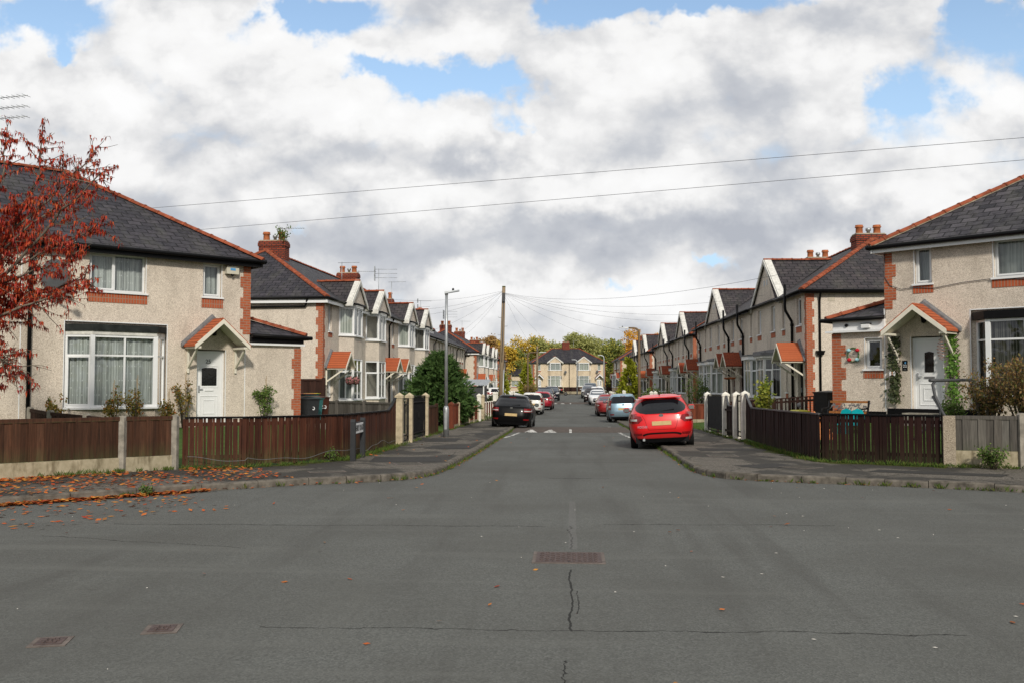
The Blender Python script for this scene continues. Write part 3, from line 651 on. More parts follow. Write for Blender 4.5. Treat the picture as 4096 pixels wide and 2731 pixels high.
def row_right(label,loc,ang,n=4,wd=7.1,wallm='pebble_row',group='terraces along the road',seed=3,first='canopy',gables=True,sgn=-1,eav='black'):
    rr=random.Random(seed); h=thing('terraced_house_row',label,'house',loc,ang,group); L=n*wd; ze=5.42
    def X(a,b): return (min(sgn*a,sgn*b),max(sgn*a,sgn*b))
    w=MB(); holes=[]; sm=[]; drs=[]; lows=[]; bays=[]
    for i in range(n):
        f=(lambda a,b,i=i:X(i*wd+a,i*wd+b)) if i%2==0 else (lambda a,b,i=i:X((i+1)*wd-b,(i+1)*wd-a))
        for (a,b) in ((.8,1.55),(3.5,3.95),(5.3,6.05)): sm.append((*f(a,b),4.08,5.22 if a<3 or not gables else 5.25))
        drs.append((*f(.62,1.5),.45,2.55)); lows.append((*f(3.1,3.42),1.35,2.3)); bays.append(f(4.35,7.0))
    x0,x1=X(0,L)
    wall(w,I4,x0,x1,-.8,ze,sm+drs+lows,.13)
    wall(w,FR(x1,0,R(90)),0,D,-.8,ze); wall(w,FR(x0,D,R(-90)),0,D,-.8,ze); wall(w,FR(x1,D,R(180)),0,L,-.8,ze)
    gx=[sgn*wd*(2*k+1) for k in range(n//2)] if gables else []
    for g in gx: w.poly([(g-2.9,0,ze),(g+2.9,0,ze),(g,0,7.5)])
    w.build('wall',M[wallm],h)
    hip_roof(h,x0,x1,0,D,ze,8.08,slate='slate2')
    segs=[]; x=x0-.28
    for g in sorted(gx): segs.append(((x,-.28),(g-3.05,-.28))); x=g+3.05
    segs.append(((x,-.28),(x1+.28,-.28)))
    near=[((x1+.28,-.28),(x1+.28,D+.28))] if sgn<0 else [((x0-.28,D+.28),(x0-.28,-.28))]
    eaves(h,near+segs,ze,eav,.12)
    quoin(h,x1,0,-1,1,-.8,5.28,.30,.22); quoin(h,x0,0,1,1,-.8,5.28,.30,.22)
    for i,(a,b,c,d) in enumerate(sm): window(h,FR(a,0),b-a,c,d,rr.choice(curts),op=((0,0),),rec=.09,bh=.24)
    for i,(a,b,c,d) in enumerate(lows): window(h,FR(a,0),b-a,c,d,None,rec=.09,bh=.24)
    for i,(a,b,c,d) in enumerate(drs):
        door(h,FR(a,0),b-a,c,d-.02,rr.choice(['arch','two','slim']),rr.choice(['white','black','black','darkred']))
        canopy(h,(a+b)/2,2.66,3.32,.78,.95,mat='canopy' if i==0 and first=='canopy' else 'canopy_old')
        soilpipe(h,(a+b)/2+sgn*(.95 if i%2==0 else -.95),0,-.8,5.85,.36)
    for i,(a,b) in enumerate(bays):
        pts=[(a,.02),(a+.6,-.62),(b-.6,-.62),(b,.02)]
        bay(h,pts,1.10,2.86,((1,1),(1,1),(1,1)),2.35,rr.choice(['blind','drape','net2','blindw']) if i else 'blind',op=((0,0,0),(2,0,0)))
        b_=MB(); baywall(b_,pts,-.8,1.06); b_.build('bay_wall',M[wallm],h)
        b_=MB(); q=[(a-.12,.0),(a+.54,-.74),(b-.54,-.74),(b+.12,0)]; b_.prism(q,'z',2.87,3.04 if i else 2.97); b_.build('bay_fascia',M['white' if i else 'offwhite'],h)
        b_=MB(); b_.prism([(a-.15,.0),(a+.52,-.78),(b-.52,-.78),(b+.15,0)],'z',3.041 if i else 2.971,3.10); b_.prism([(a-.05,0),(b+.05,0),(b,-.06),(a,-.06)],'z',3.101,3.28); b_.build('bay_roof',M['lead'],h)
    for g in gx:
        gable(h,g,2.9,-.06,5.45,7.5,5.42,SL,None,cop=.3)
        m=MB()
        for s in (-.28,.28): m.box(g+s-.11,g+s+.11,-.012,.01,6.32,6.58)
        m.build('air_vent',M['galv'],h)
    if sgn<0 and first=='canopy' and loc[1]<50:
        F=FR(x1,0,R(90)); b=MB(); b.tube([(.5,-.28,5.36),(.5,-.2,5.25),(.5,-.06,5.0),(.5,-.05,4.85),(.5,-.05,-.6)],.045,8); b.hexa([(.38,-.14,2.85),(.62,-.14,2.85),(.62,-.0,2.85),(.38,-.0,2.85),(.33,-.18,3.02),(.67,-.18,3.02),(.67,-.0,3.02),(.33,-.0,3.02)]); b.xf(F).build('downpipe',M['black'],h)
        b=MB(); b.box(.85,1.12,-.015,.01,4.98,5.24); b.xf(F).build('air_vent',M['beige'],h)
    c=[(4.6*sgn,),(12.6*sgn,),(26*sgn,)] if n==4 else [(5.*sgn,)]
    for k,(x,) in enumerate(c[:2] if n==4 else c):
        chimney(h,x-.4,x+.4,3.35,4.65,7.5,8.30,[(x,3.6,.48),(x,4.38,.48),(x,4.0,0)])
    return h
rowL1=row_left('pebbledashed terrace with four twin-storey gabled bays and orange canopies near the wheelie bins',(-10.64,40.28,0),R(88),seed=11)
rowL3=row_left('small gabled-bay terrace behind the telegraph pole and metal-roofed shed',(-10.1,101.9,-.33),R(90),seed=5,big=False)
def flat_row(label,loc,ang,L,seed,n=4,group='terraces along the road'):
    rr=random.Random(seed); h=thing('terraced_house_row',label,'house',loc,ang,group); ze=5.42; w=MB(); sm=[]
    k=L/n
    for i in range(n):
        for a in (.8,3.0,4.9): sm.append((i*k+a,i*k+a+.9,3.95,5.2))
    lo=[(i*k+a,i*k+a+1.6,1.1,2.5) for i in range(n) for a in (3.6,)]
    dr=[(i*k+1.2,i*k+2.05,.3,2.4) for i in range(n)]
    wall(w,I4,0,L,-.8,ze,sm+lo+dr,.14); wall(w,FR(L,0,R(90)),0,D,-.8,ze); wall(w,FR(0,D,R(-90)),0,D,-.8,ze); wall(w,FR(L,D,R(180)),0,L,-.8,ze); w.build('wall',M['pebble_row'],h)
    hip_roof(h,0,L,0,D,ze,7.7,hl=False,hr=False); 
    m=MB(); 
    for x in (-.0,L): m.poly([(x,-.1,ze),(x,D+.1,ze),(x,D/2,7.6)])
    m.build('gable_wall',M['pebble_row'],h)
    eaves(h,[((-.1,-.28),(L+.1,-.28))],ze,'white',.14); quoin(h,0,0,1,1,-.8,5.26); quoin(h,L,0,-1,1,-.8,5.26)
    for a,b,c,d in sm: window(h,FR(a,0),b-a,c,d,rr.choice(curts),rec=.1)
    for a,b,c,d in lo: window(h,FR(a,0),b-a,c,d,rr.choice(curts),lights=(1,1),rec=.1)
    for a,b,c,d in dr: door(h,FR(a,0),b-a,c,d-.02,'two'); canopy(h,(a+b)/2,2.5,3.1,.75,.9)
    for i in range(n+1): downpipe(h,max(.3,min(L-.5,i*k)),0,-.8,5.35,.28)
    for i in range(n//2): chimney(h,k*(2*i+1)-.4,k*(2*i+1)+.4,3.35,4.65,7.2,8.6,[(k*(2*i+1),3.6,.6),(k*(2*i+1),4.4,.6)])
    return h
rowL2=flat_row('flat-fronted pebbledashed terrace set back behind the big dark conifer',(-11.2,69.5,0),R(90),31.2,4)
rowL4=row_right('far pebbledashed terrace past the telegraph pole with white ground-floor bays',(-10.0,133,-.3),R(90),n=2,wd=7.0,seed=9,gables=False,sgn=1,eav='black')
rowR1=row_right('pebbledashed terrace with two tall gables, black pipes and a bright orange canopy beside house 22',(9.40,38.4,0),R(-88.8),seed=3)
rowR2=row_right('grey pebbledashed terrace with two tall gables and weathered red canopies, second from house 22',(9.0,70.2,-.12),R(-89.3),seed=4,first='')
rowR3=row_right('far gabled terrace with sunlit end wall behind the brown street lamp',(8.5,102.4,-.28),R(-89.3),seed=6,first='canopy')
# end-of-road pair
def pair(label,loc,ang,seed,gab=True,wallm='render_cream',half=6.5,cat='house',name='semi_detached_house',plain=False,group='houses closing the road end'):
    rr=random.Random(seed); h=thing(name,label,cat,loc,ang,group); ze=5.42; w=MB(); holes=[]; 
    sm=[(s*5.42-.27,s*5.42+.27,4.05,5.25) for s in (-1,1)]; dr=[(s*5.45-.42,s*5.45+.42,.45,2.55) for s in (-1,1)]; bays=[(s*2.58-1.3,s*2.58+1.3) for s in (-1,1)]
    wall(w,I4,-half,half,-.5,ze,sm+dr,.12); wall(w,FR(half,0,R(90)),0,D,-.5,ze); wall(w,FR(-half,D,R(-90)),0,D,-.5,ze); wall(w,FR(half,D,R(180)),0,2*half,-.5,ze); w.build('wall',M[wallm],h)
    hip_roof(h,-half,half,0,D,ze,8.08,slate='slate'); quoin(h,-half,0,1,1,-.5,5.26,.3,.2); quoin(h,half,0,-1,1,-.5,5.26,.3,.2)
    segs=[]; x=-half-.28
    for a,b in (bays if gab else []): segs.append(((x,-.28),(a-.05,-.28))); x=b+.05
    segs.append(((x,-.28),(half+.28,-.28))); eaves(h,segs+[((-half-.28,D+.28),(-half-.28,-.28))],ze,'white',.13)
    for a,b,c,d in sm: window(h,FR(a,0),b-a,c,d,rr.choice(['drape',None]),rec=.09,bh=.22)
    for i,(a,b,c,d) in enumerate(dr):
        door(h,FR(a,0),b-a,c,d-.02,'two'); canopy(h,(a+b)/2,2.72,3.42,.74,.6,mat='canopy_old',bb=.22,bm='white')
    for i,(a,b) in enumerate(bays):
        pts=[(a,.02),(a+.42,-.5),(b-.42,-.5),(b,.02)]
        bay(h,pts,1.25,3.1,((1,),(1,1),(1,)),2.5,['drape','blindw'][i],op=((0,0,0),))
        if gab: bay(h,pts,4.08,5.3,((1,),(1,1),(1,)),None,['blindw','drape'][i])
        b_=MB(); baywall(b_,pts,-.5,1.2)
        if gab: b_.build('bay_wall',M[wallm],h); b_=MB(); baywall(b_,pts,3.11,4.03)
        b_.build('bay_wall',M[wallm],h)
        if gab:
            b_=MB(); b_.prism([(a-.06,.02),(a+.4,-.56),(b-.4,-.56),(b+.06,.02)],'z',5.3,5.42); b_.build('bay_fascia',M['white'],h)
            xc=(a+b)/2; b_=MB(); b_.poly([(xc-1.3,-.5,5.42),(xc+1.3,-.5,5.42),(xc,-.5,6.4)]); b_.box(xc-1.3,xc+1.3,-.5,.1,5.38,5.42); b_.build('gable_wall',M[wallm],h)
            gable(h,xc,1.3,-.54,5.47,6.45,5.42,SL,None)
        else:
            b_=MB(); b_.prism([(a-.1,.02),(a+.4,-.6),(b-.4,-.6),(b+.1,.02)],'z',3.101,3.3); b_.build('bay_fascia',M['white'],h)
            window(h,FR(a+.4,-.06),1.8,4.1,5.25,rr.choice(curts),lights=(1,1),rec=.0)
    downpipe(h,0.,0,-.5,5.36,.28,r=.06)
    chimney(h,-.65,.65,3.6,4.4,7.6,9.2,[(-.4,4,.2),(.4,4,.2)])
    return h
E0=pair('cream semi-detached pair with two gabled bays facing down the road end',(-.2,170,.0),R(9),2)
pair('grey-roofed house with hip end half hidden beside the right conifer',(7.3,150,-.1),R(-88),8,gab=False,group='houses closing the road end')
pair('distant hipped house beyond the road end pair, low white windows',(13,250,-.1),R(12),9,gab=False)
b=thing('bungalow','low cream bungalow with grey hipped roof between the left conifer and the terraces','house',(-16.5,218,.0),R(5),'houses closing the road end')
w=MB(); wall(w,I4,-8,8,-.5,3.55,[(-5,-3,1,2.4),(3,5,1,2.4)],.1); wall(w,FR(8,0,R(90)),0,7,-.5,3.55); wall(w,FR(-8,7,R(-90)),0,7,-.5,3.55); wall(w,FR(8,7,R(180)),0,16,-.5,3.55); w.build('wall',M['render_cream'],b)
hip_roof(b,-8,8,0,7,3.6,5.95); eaves(b,[((-8.28,-.28),(8.28,-.28))],3.6,'white',.13)
window(b,FR(-5,0),2,1,2.4,'drape',lights=(1,1)); window(b,FR(3,0),2,1,2.4,'drape',lights=(1,1))
# aerials and dishes
for i,(lab,loc,rz,ms,k) in enumerate((
 ('triple-boom television aerial on the roof of house 25, top left of the photo',(-16.62,26.0,8.5),R(-12),1.42,2),
 ('aerial on the first chimney of the left terrace, above the sprouting shrub',(-14.1,45.6,8.6),R(0),.75,0),
 ('aerial on the second chimney of the left terrace',(-13.4,59.4,8.5),R(10),.35,0),
 ('aerial above the gabled bay ridges of the left terrace',(-13.9,57.0,8.0),R(-5),1.1,0),
 ('tall three-boom aerial behind the left street lamp',(-13.5,66.2,8.2),R(4),1.6,2),
 ('short aerial beside the tall three-boom one on the left terrace',(-13.3,70,8.0),R(-8),1.3,0),
 ('aerial on the recessed flat-fronted left terrace chimney',(-14.6,92,8.0),R(20),1.8,1),
 ('tall aerial above the far left chimneys',(-13.8,105,8.1),R(-10),1.6,2),
 ('lone aerial on the far left chimney group',(-13.5,118,8.0),R(25),1.5,0),
 ('aerial on the second terrace of the right side',(13.2,83.8,8.0),R(170),1.3,0),
 ('small aerial on the roof of the end-of-road pair',(.6,174.5,8.0),R(0),1.5,0))):
    aerial('television_aerial',lab,loc,rz,ms,k)
for lab,loc,rz,s in (('dish right of the left bay on the end-of-road pair',(.0-.9,169.6,3.75),R(9),.85),('dish beside the right small window of the end-of-road pair',(4.75,170.6,3.85),R(9),.85),
  ('pale dish on the far left terrace wall near the telegraph pole',(-9.9,124.5,3.9),R(70),1.3)):
    dish('grey satellite '+lab,loc,rz,s)
# ------------------------------------------------------------------ ground, road, pavements
def m_asphalt():
    t=NT('asphalt'); o=t.coord(); sx=t.node('SeparateXYZ'); t.L(o,sx.inputs[0]); X,Y=sx.outputs[0],sx.outputs[1]
    v=t.node('TexVoronoi'); t.L(o,v.inputs['Vector']); v.inputs['Scale'].default_value=70
    col=t.ramp(v.outputs['Color'],[(.1,(.088,.091,.085)),(.5,(.116,.120,.111)),(.9,(.155,.159,.149))])
    col=t.mix(t.ramp(t.noise(o,190,2,.7),[(.62,0.),(.8,.45)]),col,(.26,.25,.235))
    big=t.noise(o,.35,6,.6); col=t.mix(t.ramp(big,[(.35,0.),(.72,.75)]),col,(.080,.079,.071))
    st=t.noise(t.mapv(o,(1.0,.18,1)),1.3,5,.6); col=t.mix(t.ramp(st,[(.55,0.),(.8,.35)]),col,(.15,.152,.137))
    trk=t.noise(t.mapv(o,(1.4,.10,1),(3,1,0)),1.2,5,.6); col=t.mix(t.ramp(trk,[(.52,0.),(.66,.5)]),col,(.075,.074,.068))
    trk2=t.noise(t.mapv(o,(.12,1.3,1),(1,7,0)),1.1,5,.6); col=t.mix(t.math('MULTIPLY',t.ramp(trk2,[(.54,0.),(.68,.5)]),t.math('LESS_THAN',Y,16.)),col,(.14,.142,.13))
    sp=t.noise(o,2.6,5,.75); col=t.mix(t.ramp(sp,[(.64,0.),(.76,.55)]),col,(.035,.034,.032))
    wob=t.noise(o,1.1,4,.7); wf=t.noise(o,9,3,.7)
    w=t.math('ADD',t.math('MULTIPLY',t.math('SUBTRACT',wob,.5),.28),t.math('MULTIPLY',t.math('SUBTRACT',wf,.5),.07))
    mk=None
    def crack(axis,pos,lo,hi,wd,tilt=0.,wk=1.):
        nonlocal mk
        a,b=(X,Y) if axis=='x' else (Y,X)
        d=t.math('ABSOLUTE',t.math('ADD',t.math('SUBTRACT',a,t.math('ADD',t.math('MULTIPLY',b,tilt),pos)),t.math('MULTIPLY',w,wk)))
        k=t.math('LESS_THAN',d,t.math('MULTIPLY',t.math('ADD',t.noise(o,3,2),.15),wd*1.6))
        k=t.math('MULTIPLY',k,t.math('MULTIPLY',t.math('GREATER_THAN',b,lo),t.math('LESS_THAN',b,hi)))
        mk=k if mk is None else t.math('MAXIMUM',mk,k)
    crack('y',6.72,-2.2,2.7,.008,.02); crack('y',11.55,-5.6,-.3,.013,.02); crack('y',11.75,.4,3.2,.013,.03); crack('x',.0,6.7,8.9,.008,0,.45); crack('x',.05,7.2,8.0,.004,0,.45); crack('x',-.02,4.8,6.0,.006)
    crack('y',21.5,-1.9,1.7,.016); crack('y',17.5,-.4,.7,.02,.05); crack('y',23.8,-2,.6,.014); crack('y',30,-2.2,1.9,.02); crack('x',-.0,10,11.6,.010); crack('y',34,-2.4,2.4,.02); crack('y',9.0,-6,-3.4,.009,-.25)
    col=t.mix(t.math('MULTIPLY',mk,.85),col,(.014,.014,.013))
    seam=t.math('LESS_THAN',t.math('ABSOLUTE',t.math('ADD',t.math('SUBTRACT',X,.02),t.math('MULTIPLY',w,.25))),.045); seam=t.math('MULTIPLY',seam,t.math('GREATER_THAN',Y,10)); seam=t.math('MULTIPLY',seam,t.math('LESS_THAN',Y,14))
    col=t.mix(t.math('MULTIPLY',seam,.35),col,(.16,.155,.15))
    h=t.math('SUBTRACT',v.outputs['Distance'],t.math('MULTIPLY',mk,1.2)); t.bump(h,.5,.012)
    return t.fin(col,.88)
def m_pave():
    t=NT('pavement_asphalt'); o=t.coord()
    v=t.node('TexVoronoi'); t.L(o,v.inputs['Vector']); v.inputs['Scale'].default_value=55
    col=t.ramp(v.outputs['Color'],[(.1,(.075,.067,.055)),(.6,(.125,.112,.095)),(.95,(.22,.20,.17))])
    b=t.noise(t.mapv(o,(1,.7,1)),.55,6,.6); col=t.mix(t.ramp(b,[(.47,0.),(.53,.85)]),col,(.040,.038,.034))
    b2=t.noise(o,1.7,6,.7); col=t.mix(t.ramp(b2,[(.55,0.),(.75,.6)]),col,(.05,.045,.035))
    g=t.noise(o,.9,5,.65); col=t.mix(t.ramp(g,[(.62,0.),(.74,.6)]),col,(.055,.06,.018))
    ck=t.node('TexVoronoi',feature='DISTANCE_TO_EDGE'); t.L(t.mix(.12,o,t.noise(o,2.2,4)),ck.inputs['Vector']); ck.inputs['Scale'].default_value=.75
    k=t.ramp(ck.outputs['Distance'],[(.004,1.),(.014,0.)]); col=t.mix(t.math('MULTIPLY',k,.6),col,(.02,.019,.016))
    t.bump(v.outputs['Distance'],.4,.012); return t.fin(col,.9)
M['asphalt']=m_asphalt(); M['pave']=m_pave()
M['kerb']=mplain('kerb_stone',(.135,.12,.10),.92,.55,7)
M['grassy']=mplain('lawn_turf',(.055,.105,.018),.95,.45,7)
M['slabs']=m_brick('garden_slabs',(.32,.27,.20),(.25,.22,.17),(.10,.09,.07),bw=.6,rh=.6,ms=.012,stain=.4)
M['soil']=mplain('field_grass',(.05,.075,.022),.95,.5,1.2)
def dens(pts,step=3.):
    out=[]
    for a,b in zip(pts,pts[1:]):
        n=max(1,int(math.hypot(b[0]-a[0],b[1]-a[1])/step))
        out+=[tuple(a[k]+(b[k]-a[k])*i/n for k in range(len(a))) for i in range(n)]
    return out+[tuple(pts[-1])]
ys=sorted({*range(-16,160,4),16,26,41,52,66,88,110,146})
m=MB(); m.grid([[(x,y,zt(y)-.03) for x in (-300,-60,-12,-3,3,12,60,300)] for y in [-120]+ys+[200,300,700]]); tag(m.build('ground',M['soil'],None),kind='structure')
m=MB(); m.grid([[(x,y,zt(y)) for x in (-45,-20,-8,-3,3,8,20,45)] for y in range(-16,21,2)]); m.grid([[(x,y,zt(y)) for x in (-3,0,3)] for y in sorted({20,22,24,26,30,34,38,41,46,52,58,66,72,80,88,96,102,110,120,130,140,146})])
m.grid([[(x,y,zt(y)) for x in (-14,-3,3,14)] for y in (146,151)]); road=tag(m.build('road',M['asphalt'],None),kind='structure')
KL=[(-34,-11),(-20,1.9),(-12,9.4),(-8.04,13.04),(-6.96,14.03),(-5.76,15.1),(-4.6,15.95),(-3.51,16.57),(-2.95,17.05),(-2.64,17.9),(-2.5,20.1),(-2.42,25),(-2.42,146)]
FL=[(-38,-15),(-24,-.1),(-13.5,11.2),(-9.56,15.47),(-8.6,16.5),(-7.42,17.85),(-6.33,18.25),(-5.6,19.1),(-4.9,20.3),(-4.78,23),(-4.75,26),(-4.75,30),(-4.75,146)]
KR=[(34,-6),(18,7.6),(10.5,13.5),(7.13,15.6),(5.15,16.53),(4.27,16.86),(3.33,17.27),(2.72,17.8),(2.49,18.85),(2.47,21.),(2.5,25.6),(2.5,146)]
FRt=[(36,3),(20,12.4),(13,16.6),(9.0,18.85),(7.41,19.2),(6.3,19.9),(5.6,20.3),(5.28,20.6),(5.26,21.5),(5.2,23.5),(5.15,27),(5.1,146)]
def resample(pts,n):
    L=[0]
    for a,b in zip(pts,pts[1:]): L.append(L[-1]+math.hypot(b[0]-a[0],b[1]-a[1]))
    out=[]
    for i in range(n):
        s=L[-1]*i/(n-1)
        for k in range(len(pts)-1):
            if s<=L[k+1]+1e-9:
                f=(s-L[k])/(L[k+1]-L[k]); out.append(tuple(pts[k][c]+(pts[k+1][c]-pts[k][c])*f for c in range(2))); break
    return out
def ribbon(name,A,B,mat,dz=.11,za=None):
    m=MB(); a,b=[],[]
    for p,q,r_,s in zip(A,A[1:],B,B[1:]):
        n=max(1,int(math.hypot(q[0]-p[0],q[1]-p[1])/4)); 
        for i in range(n): a.append((p[0]+(q[0]-p[0])*i/n,p[1]+(q[1]-p[1])*i/n)); b.append((r_[0]+(s[0]-r_[0])*i/n,r_[1]+(s[1]-r_[1])*i/n))
    a.append(A[-1]); b.append(B[-1])
    rows=[]
    for p,q in zip(a,b): rows.append([(p[0]+(q[0]-p[0])*k/3,p[1]+(q[1]-p[1])*k/3,zt(p[1]+(q[1]-p[1])*k/3)+dz) for k in range(4)])
    m.grid(rows); return tag(m.build(name,mat,None),kind='structure')
def inset(pts,d):
    out=[]
    for i,p in enumerate(pts):
        a=pts[max(i-1,0)]; b=pts[min(i+1,len(pts)-1)]; l=math.hypot(b[0]-a[0],b[1]-a[1]); out.append((p[0]+(b[1]-a[1])/l*d,p[1]-(b[0]-a[0])/l*d))
    return out
def pairs(K,F):
    a,b=[],[]
    for i in range(len(K)-1):
        n=4 if math.hypot(K[i+1][0]-K[i][0],K[i+1][1]-K[i][1])<6 else 1
        a.append(n)
    return a
def resm(pts,ns):
    out=[]
    for i,n in enumerate(ns):
        P=[pts[max(i-1,0)],pts[i],pts[i+1],pts[min(i+2,len(pts)-1)]]; sl=math.hypot(P[2][0]-P[1][0],P[2][1]-P[1][1])
        for q,o in ((0,1),(3,2)):
            l=math.hypot(P[q][0]-P[o][0],P[q][1]-P[o][1])
            if l>sl: P[q]=tuple(P[o][c]+(P[q][c]-P[o][c])*sl/l for c in range(2))
        for j in range(n):
            t_=j/n; out.append(tuple(P[1][c]+.5*t_*(P[2][c]-P[0][c]+t_*(2*P[0][c]-5*P[1][c]+4*P[2][c]-P[3][c]+t_*(3*(P[1][c]-P[2][c])+P[3][c]-P[0][c]))) for c in range(2)))
    return out+[pts[-1]]
KLs=resm(KL,pairs(KL,FL)); KRs=resm(KR,pairs(KR,FRt))
def lin(pts,ns):
    out=[]
    for i,n in enumerate(ns):
        for j in range(n): out.append(tuple(pts[i][c]+(pts[i+1][c]-pts[i][c])*j/n for c in range(2)))
    return out+[pts[-1]]
ribbon('pavement',inset(KLs,-.07),lin(FL,pairs(KL,FL)),M['pave']); ribbon('pavement',inset(KRs,.07),lin(FRt,pairs(KR,FRt)),M['pave'])
m=MB(); m.grid([[(x,y,zt(y)+.11) for x in (-20,0,20)] for y in (151,154.5)]); m.box(-20,20,150.85,151,-.2,zt(151)+.112); tag(m.build('pavement',M['pave'],None),kind='structure')
def kerb(pts):
    m=MB(); L=[]; tot=0
    d=dens(pts,.15); acc=0; cur=[d[0]]
    for a,b in zip(d,d[1:]):
        acc+=math.hypot(b[0]-a[0],b[1]-a[1]); cur.append(b)
        if acc>=(.91 if not(16<b[1]<21) else .6): L.append((cur[0],cur[-1])); cur=[b]; acc=0
    for a,b in L:
        dx,dy=b[0]-a[0],b[1]-a[1]; l=math.hypot(dx,dy); dx/=l; dy/=l; n=(dy,-dx); g=.006
        if a[1]>148: continue
        za,zb=zt(a[1]),zt(b[1]); j=rnd.uniform(-.012,.008); o=rnd.uniform(-.008,.008)
        p0=(a[0]+dx*g,a[1]+dy*g); p1=(b[0]-dx*g,b[1]-dy*g); hh=.118+j
        P=lambda p,off,z:(p[0]+n[0]*off,p[1]+n[1]*off,z)
        f0,f1=.03+o,-.13
        prof=[(f0+.012,-.05),(f0,hh-.025),(f0-.02,hh),(f1,hh),(f1,-.05)]
        m.grid([[P(p0,x,za+z) for x,z in prof],[P(p1,x,zb+z) for x,z in prof]],sm=False); m.poly([P(p0,x,za+z) for x,z in prof]); m.poly([P(p1,x,zb+z) for x,z in prof])
    return tag(m.build('kerb',M['kerb'],None),kind='structure')
kerb(KLs); kerb(KRs[::-1])
# gardens
def patch(name,rows,mat): 
    m=MB(); m.grid(rows); return tag(m.build(name,mat,None),kind='structure')
def fx(P,A,u,v=0): q=onfac(P,A,u,v,0); return q[0],q[1]
def gpatch(name,outer,inner,zo,zi,mat,n=5):
    rows=[]
    for p,q in zip(outer,inner):
        rows.append([(p[0]+(q[0]-p[0])*k/n,p[1]+(q[1]-p[1])*k/n,(zt(p[1])+zo)*(1-k/n)+(zi)*k/n) for k in range(n+1)])
    return patch(name,rows,mat)
gpatch('lawn',[(-24,-.1),(-13.5,11.2),(-9.56,15.47),(-7.42,17.85)],[(-30,5),fx(P0,A0,-12.2,.2),fx(P0,A0,-8,.2),fx(P0,A0,-5.6,.2)],.10,.5,M['grassy'])
gpatch('lawn',[(-7.42,17.85),(-6.33,18.25),(-4.9,20.3),(-4.78,23),(-4.75,26.0)],[fx(P0,A0,-5.6,.2),fx(P0,A0,-3.5,.2),fx(P0,A0,-1.5,.2),fx(P0,A0,0,.2),fx(P0,A0,1.72,.2)],.10,.5,M['grassy'])
gpatch('garden_path',[(-4.75,26),(-4.75,30),(-4.75,31.6)],[fx(P0,A0,1.72,.2),(-9.3,33.5),(-10.6,35)],.10,.4,M['slabs'])
gpatch('lawn',[(-4.75,31.6)]+[(-4.75,y) for y in range(36,147,10)],[(-10.7,35)]+[(-10.64+(y-40)*.02 if y<70 else -11.3,y) for y in range(36,147,10)],.10,.12,M['grassy'])
gpatch('lawn',[(20,12.4),(13,16.6),(9.0,18.85),(7.41,19.2),(6.3,19.9),(5.28,20.6),(5.2,23.5),(5.15,29.4)],[(26,20)]+[fx(P1,A1,u,.3) for u in (9,5,3.3,2.0,.6,-.6,-1.5)],.12,.72,M['grassy'])
gpatch('garden_path',[(5.15,29.4),(5.12,34.6)],[fx(P1,A1,-1.5,.3),(9.5,34.6)],.10,.4,M['slabs'])
gpatch('lawn',[(5.12,34.6)]+[(5.1,y) for y in range(36,147,10)],[(9.4,34.6)]+[(9.3 if y<70 else 8.9,y) for y in range(36,147,10)],.10,.12,M['grassy'])
# speed tables, markings, patches
M['brownasph']=mplain('brown_asphalt',(.098,.080,.068),.9,.3,9)
M['mark']=None
t=NT('road_paint'); n=t.noise(t.coord(),14,5,.7); n2=t.noise(t.coord(),2.5,4); tp=t.node('BsdfTransparent'); mx=t.node('MixShader'); t.fin(t.mix(n,(.55,.54,.5),(.75,.74,.70)),.7)
t.L(t.ramp(t.math('ADD',t.math('MULTIPLY',n,.6),t.math('MULTIPLY',n2,.4)),[(.46,0.),(.52,1.)]),mx.inputs[0]); t.L(tp.outputs[0],mx.inputs[1]); t.L(t.b.outputs[0],mx.inputs[2]); t.L(mx.outputs[0],t.out.inputs[0]); M['mark']=t.mat
def table(ya,yb,hh):
    prof=[(ya,.004),(ya+.9,hh),(yb-.9,hh),(yb,.004)]
    m=MB(); m.grid([[(x,y,zt(y)+z) for x in (-2.3,0,2.35)] for y,z in prof]); o=tag(m.build('speed_table',M['brownasph'],None),kind='structure')
    m=MB()
    def Z(y): 
        for (a,za),(b,zb) in zip(prof,prof[1:]):
            if a<=y<=b: return zt(y)+za+(zb-za)*(y-a)/(b-a)+.006
        return zt(y)+.006
    def P(x,y): return (x,y,Z(y))
    for xc in (-1.55,-.8): m.poly([P(xc-.26,ya-.05),P(xc+.26,ya-.05),P(xc+.05,ya+.9),P(xc-.05,ya+.9)])
    m.poly([P(-.05,ya-.3),P(.05,ya-.3),P(.05,ya+.9),P(-.05,ya+.9)]); m.poly([P(-.05,ya+.9),P(.05,ya+.9),P(.05,ya+1.4),P(-.05,ya+1.4)])
    for xc in (.62,1.5): m.poly([P(xc-.12,yb-.9),P(xc+.12,yb-.9),P(xc+.05,yb-.2),P(xc-.05,yb-.2)])
    return m
m=table(37.2,42.2,.07)
def pl(pts,w):
    for a,b in zip(pts,pts[1:]):
        d=Vector((b[0]-a[0],b[1]-a[1],0)).normalized()*w; n=(d.y,-d.x)
        m.poly([(a[0]-n[0],a[1]-n[1],zt(a[1])+.005),(a[0]+n[0],a[1]+n[1],zt(a[1])+.005),(b[0]+n[0],b[1]+n[1],zt(b[1])+.005),(b[0]-n[0],b[1]-n[1],zt(b[1])+.005)])
pl([(-2.12,34.2),(-1.98,36.9)],.05); pl([(-2.3,32.6),(-2.13,34.15)],.05); pl([(2.18,31.5),(1.98,34.5),(1.86,38),(1.98,39.5),(1.75,44)],.06)
tag(m.build('road_marking',M['mark'],None),kind='structure')
m=table(97.5,103,.07); tag(m.build('road_marking',M['mark'],None),kind='structure')
M['patchm']=mplain('weathered_cover',(.10,.093,.082),.85,.3,14)
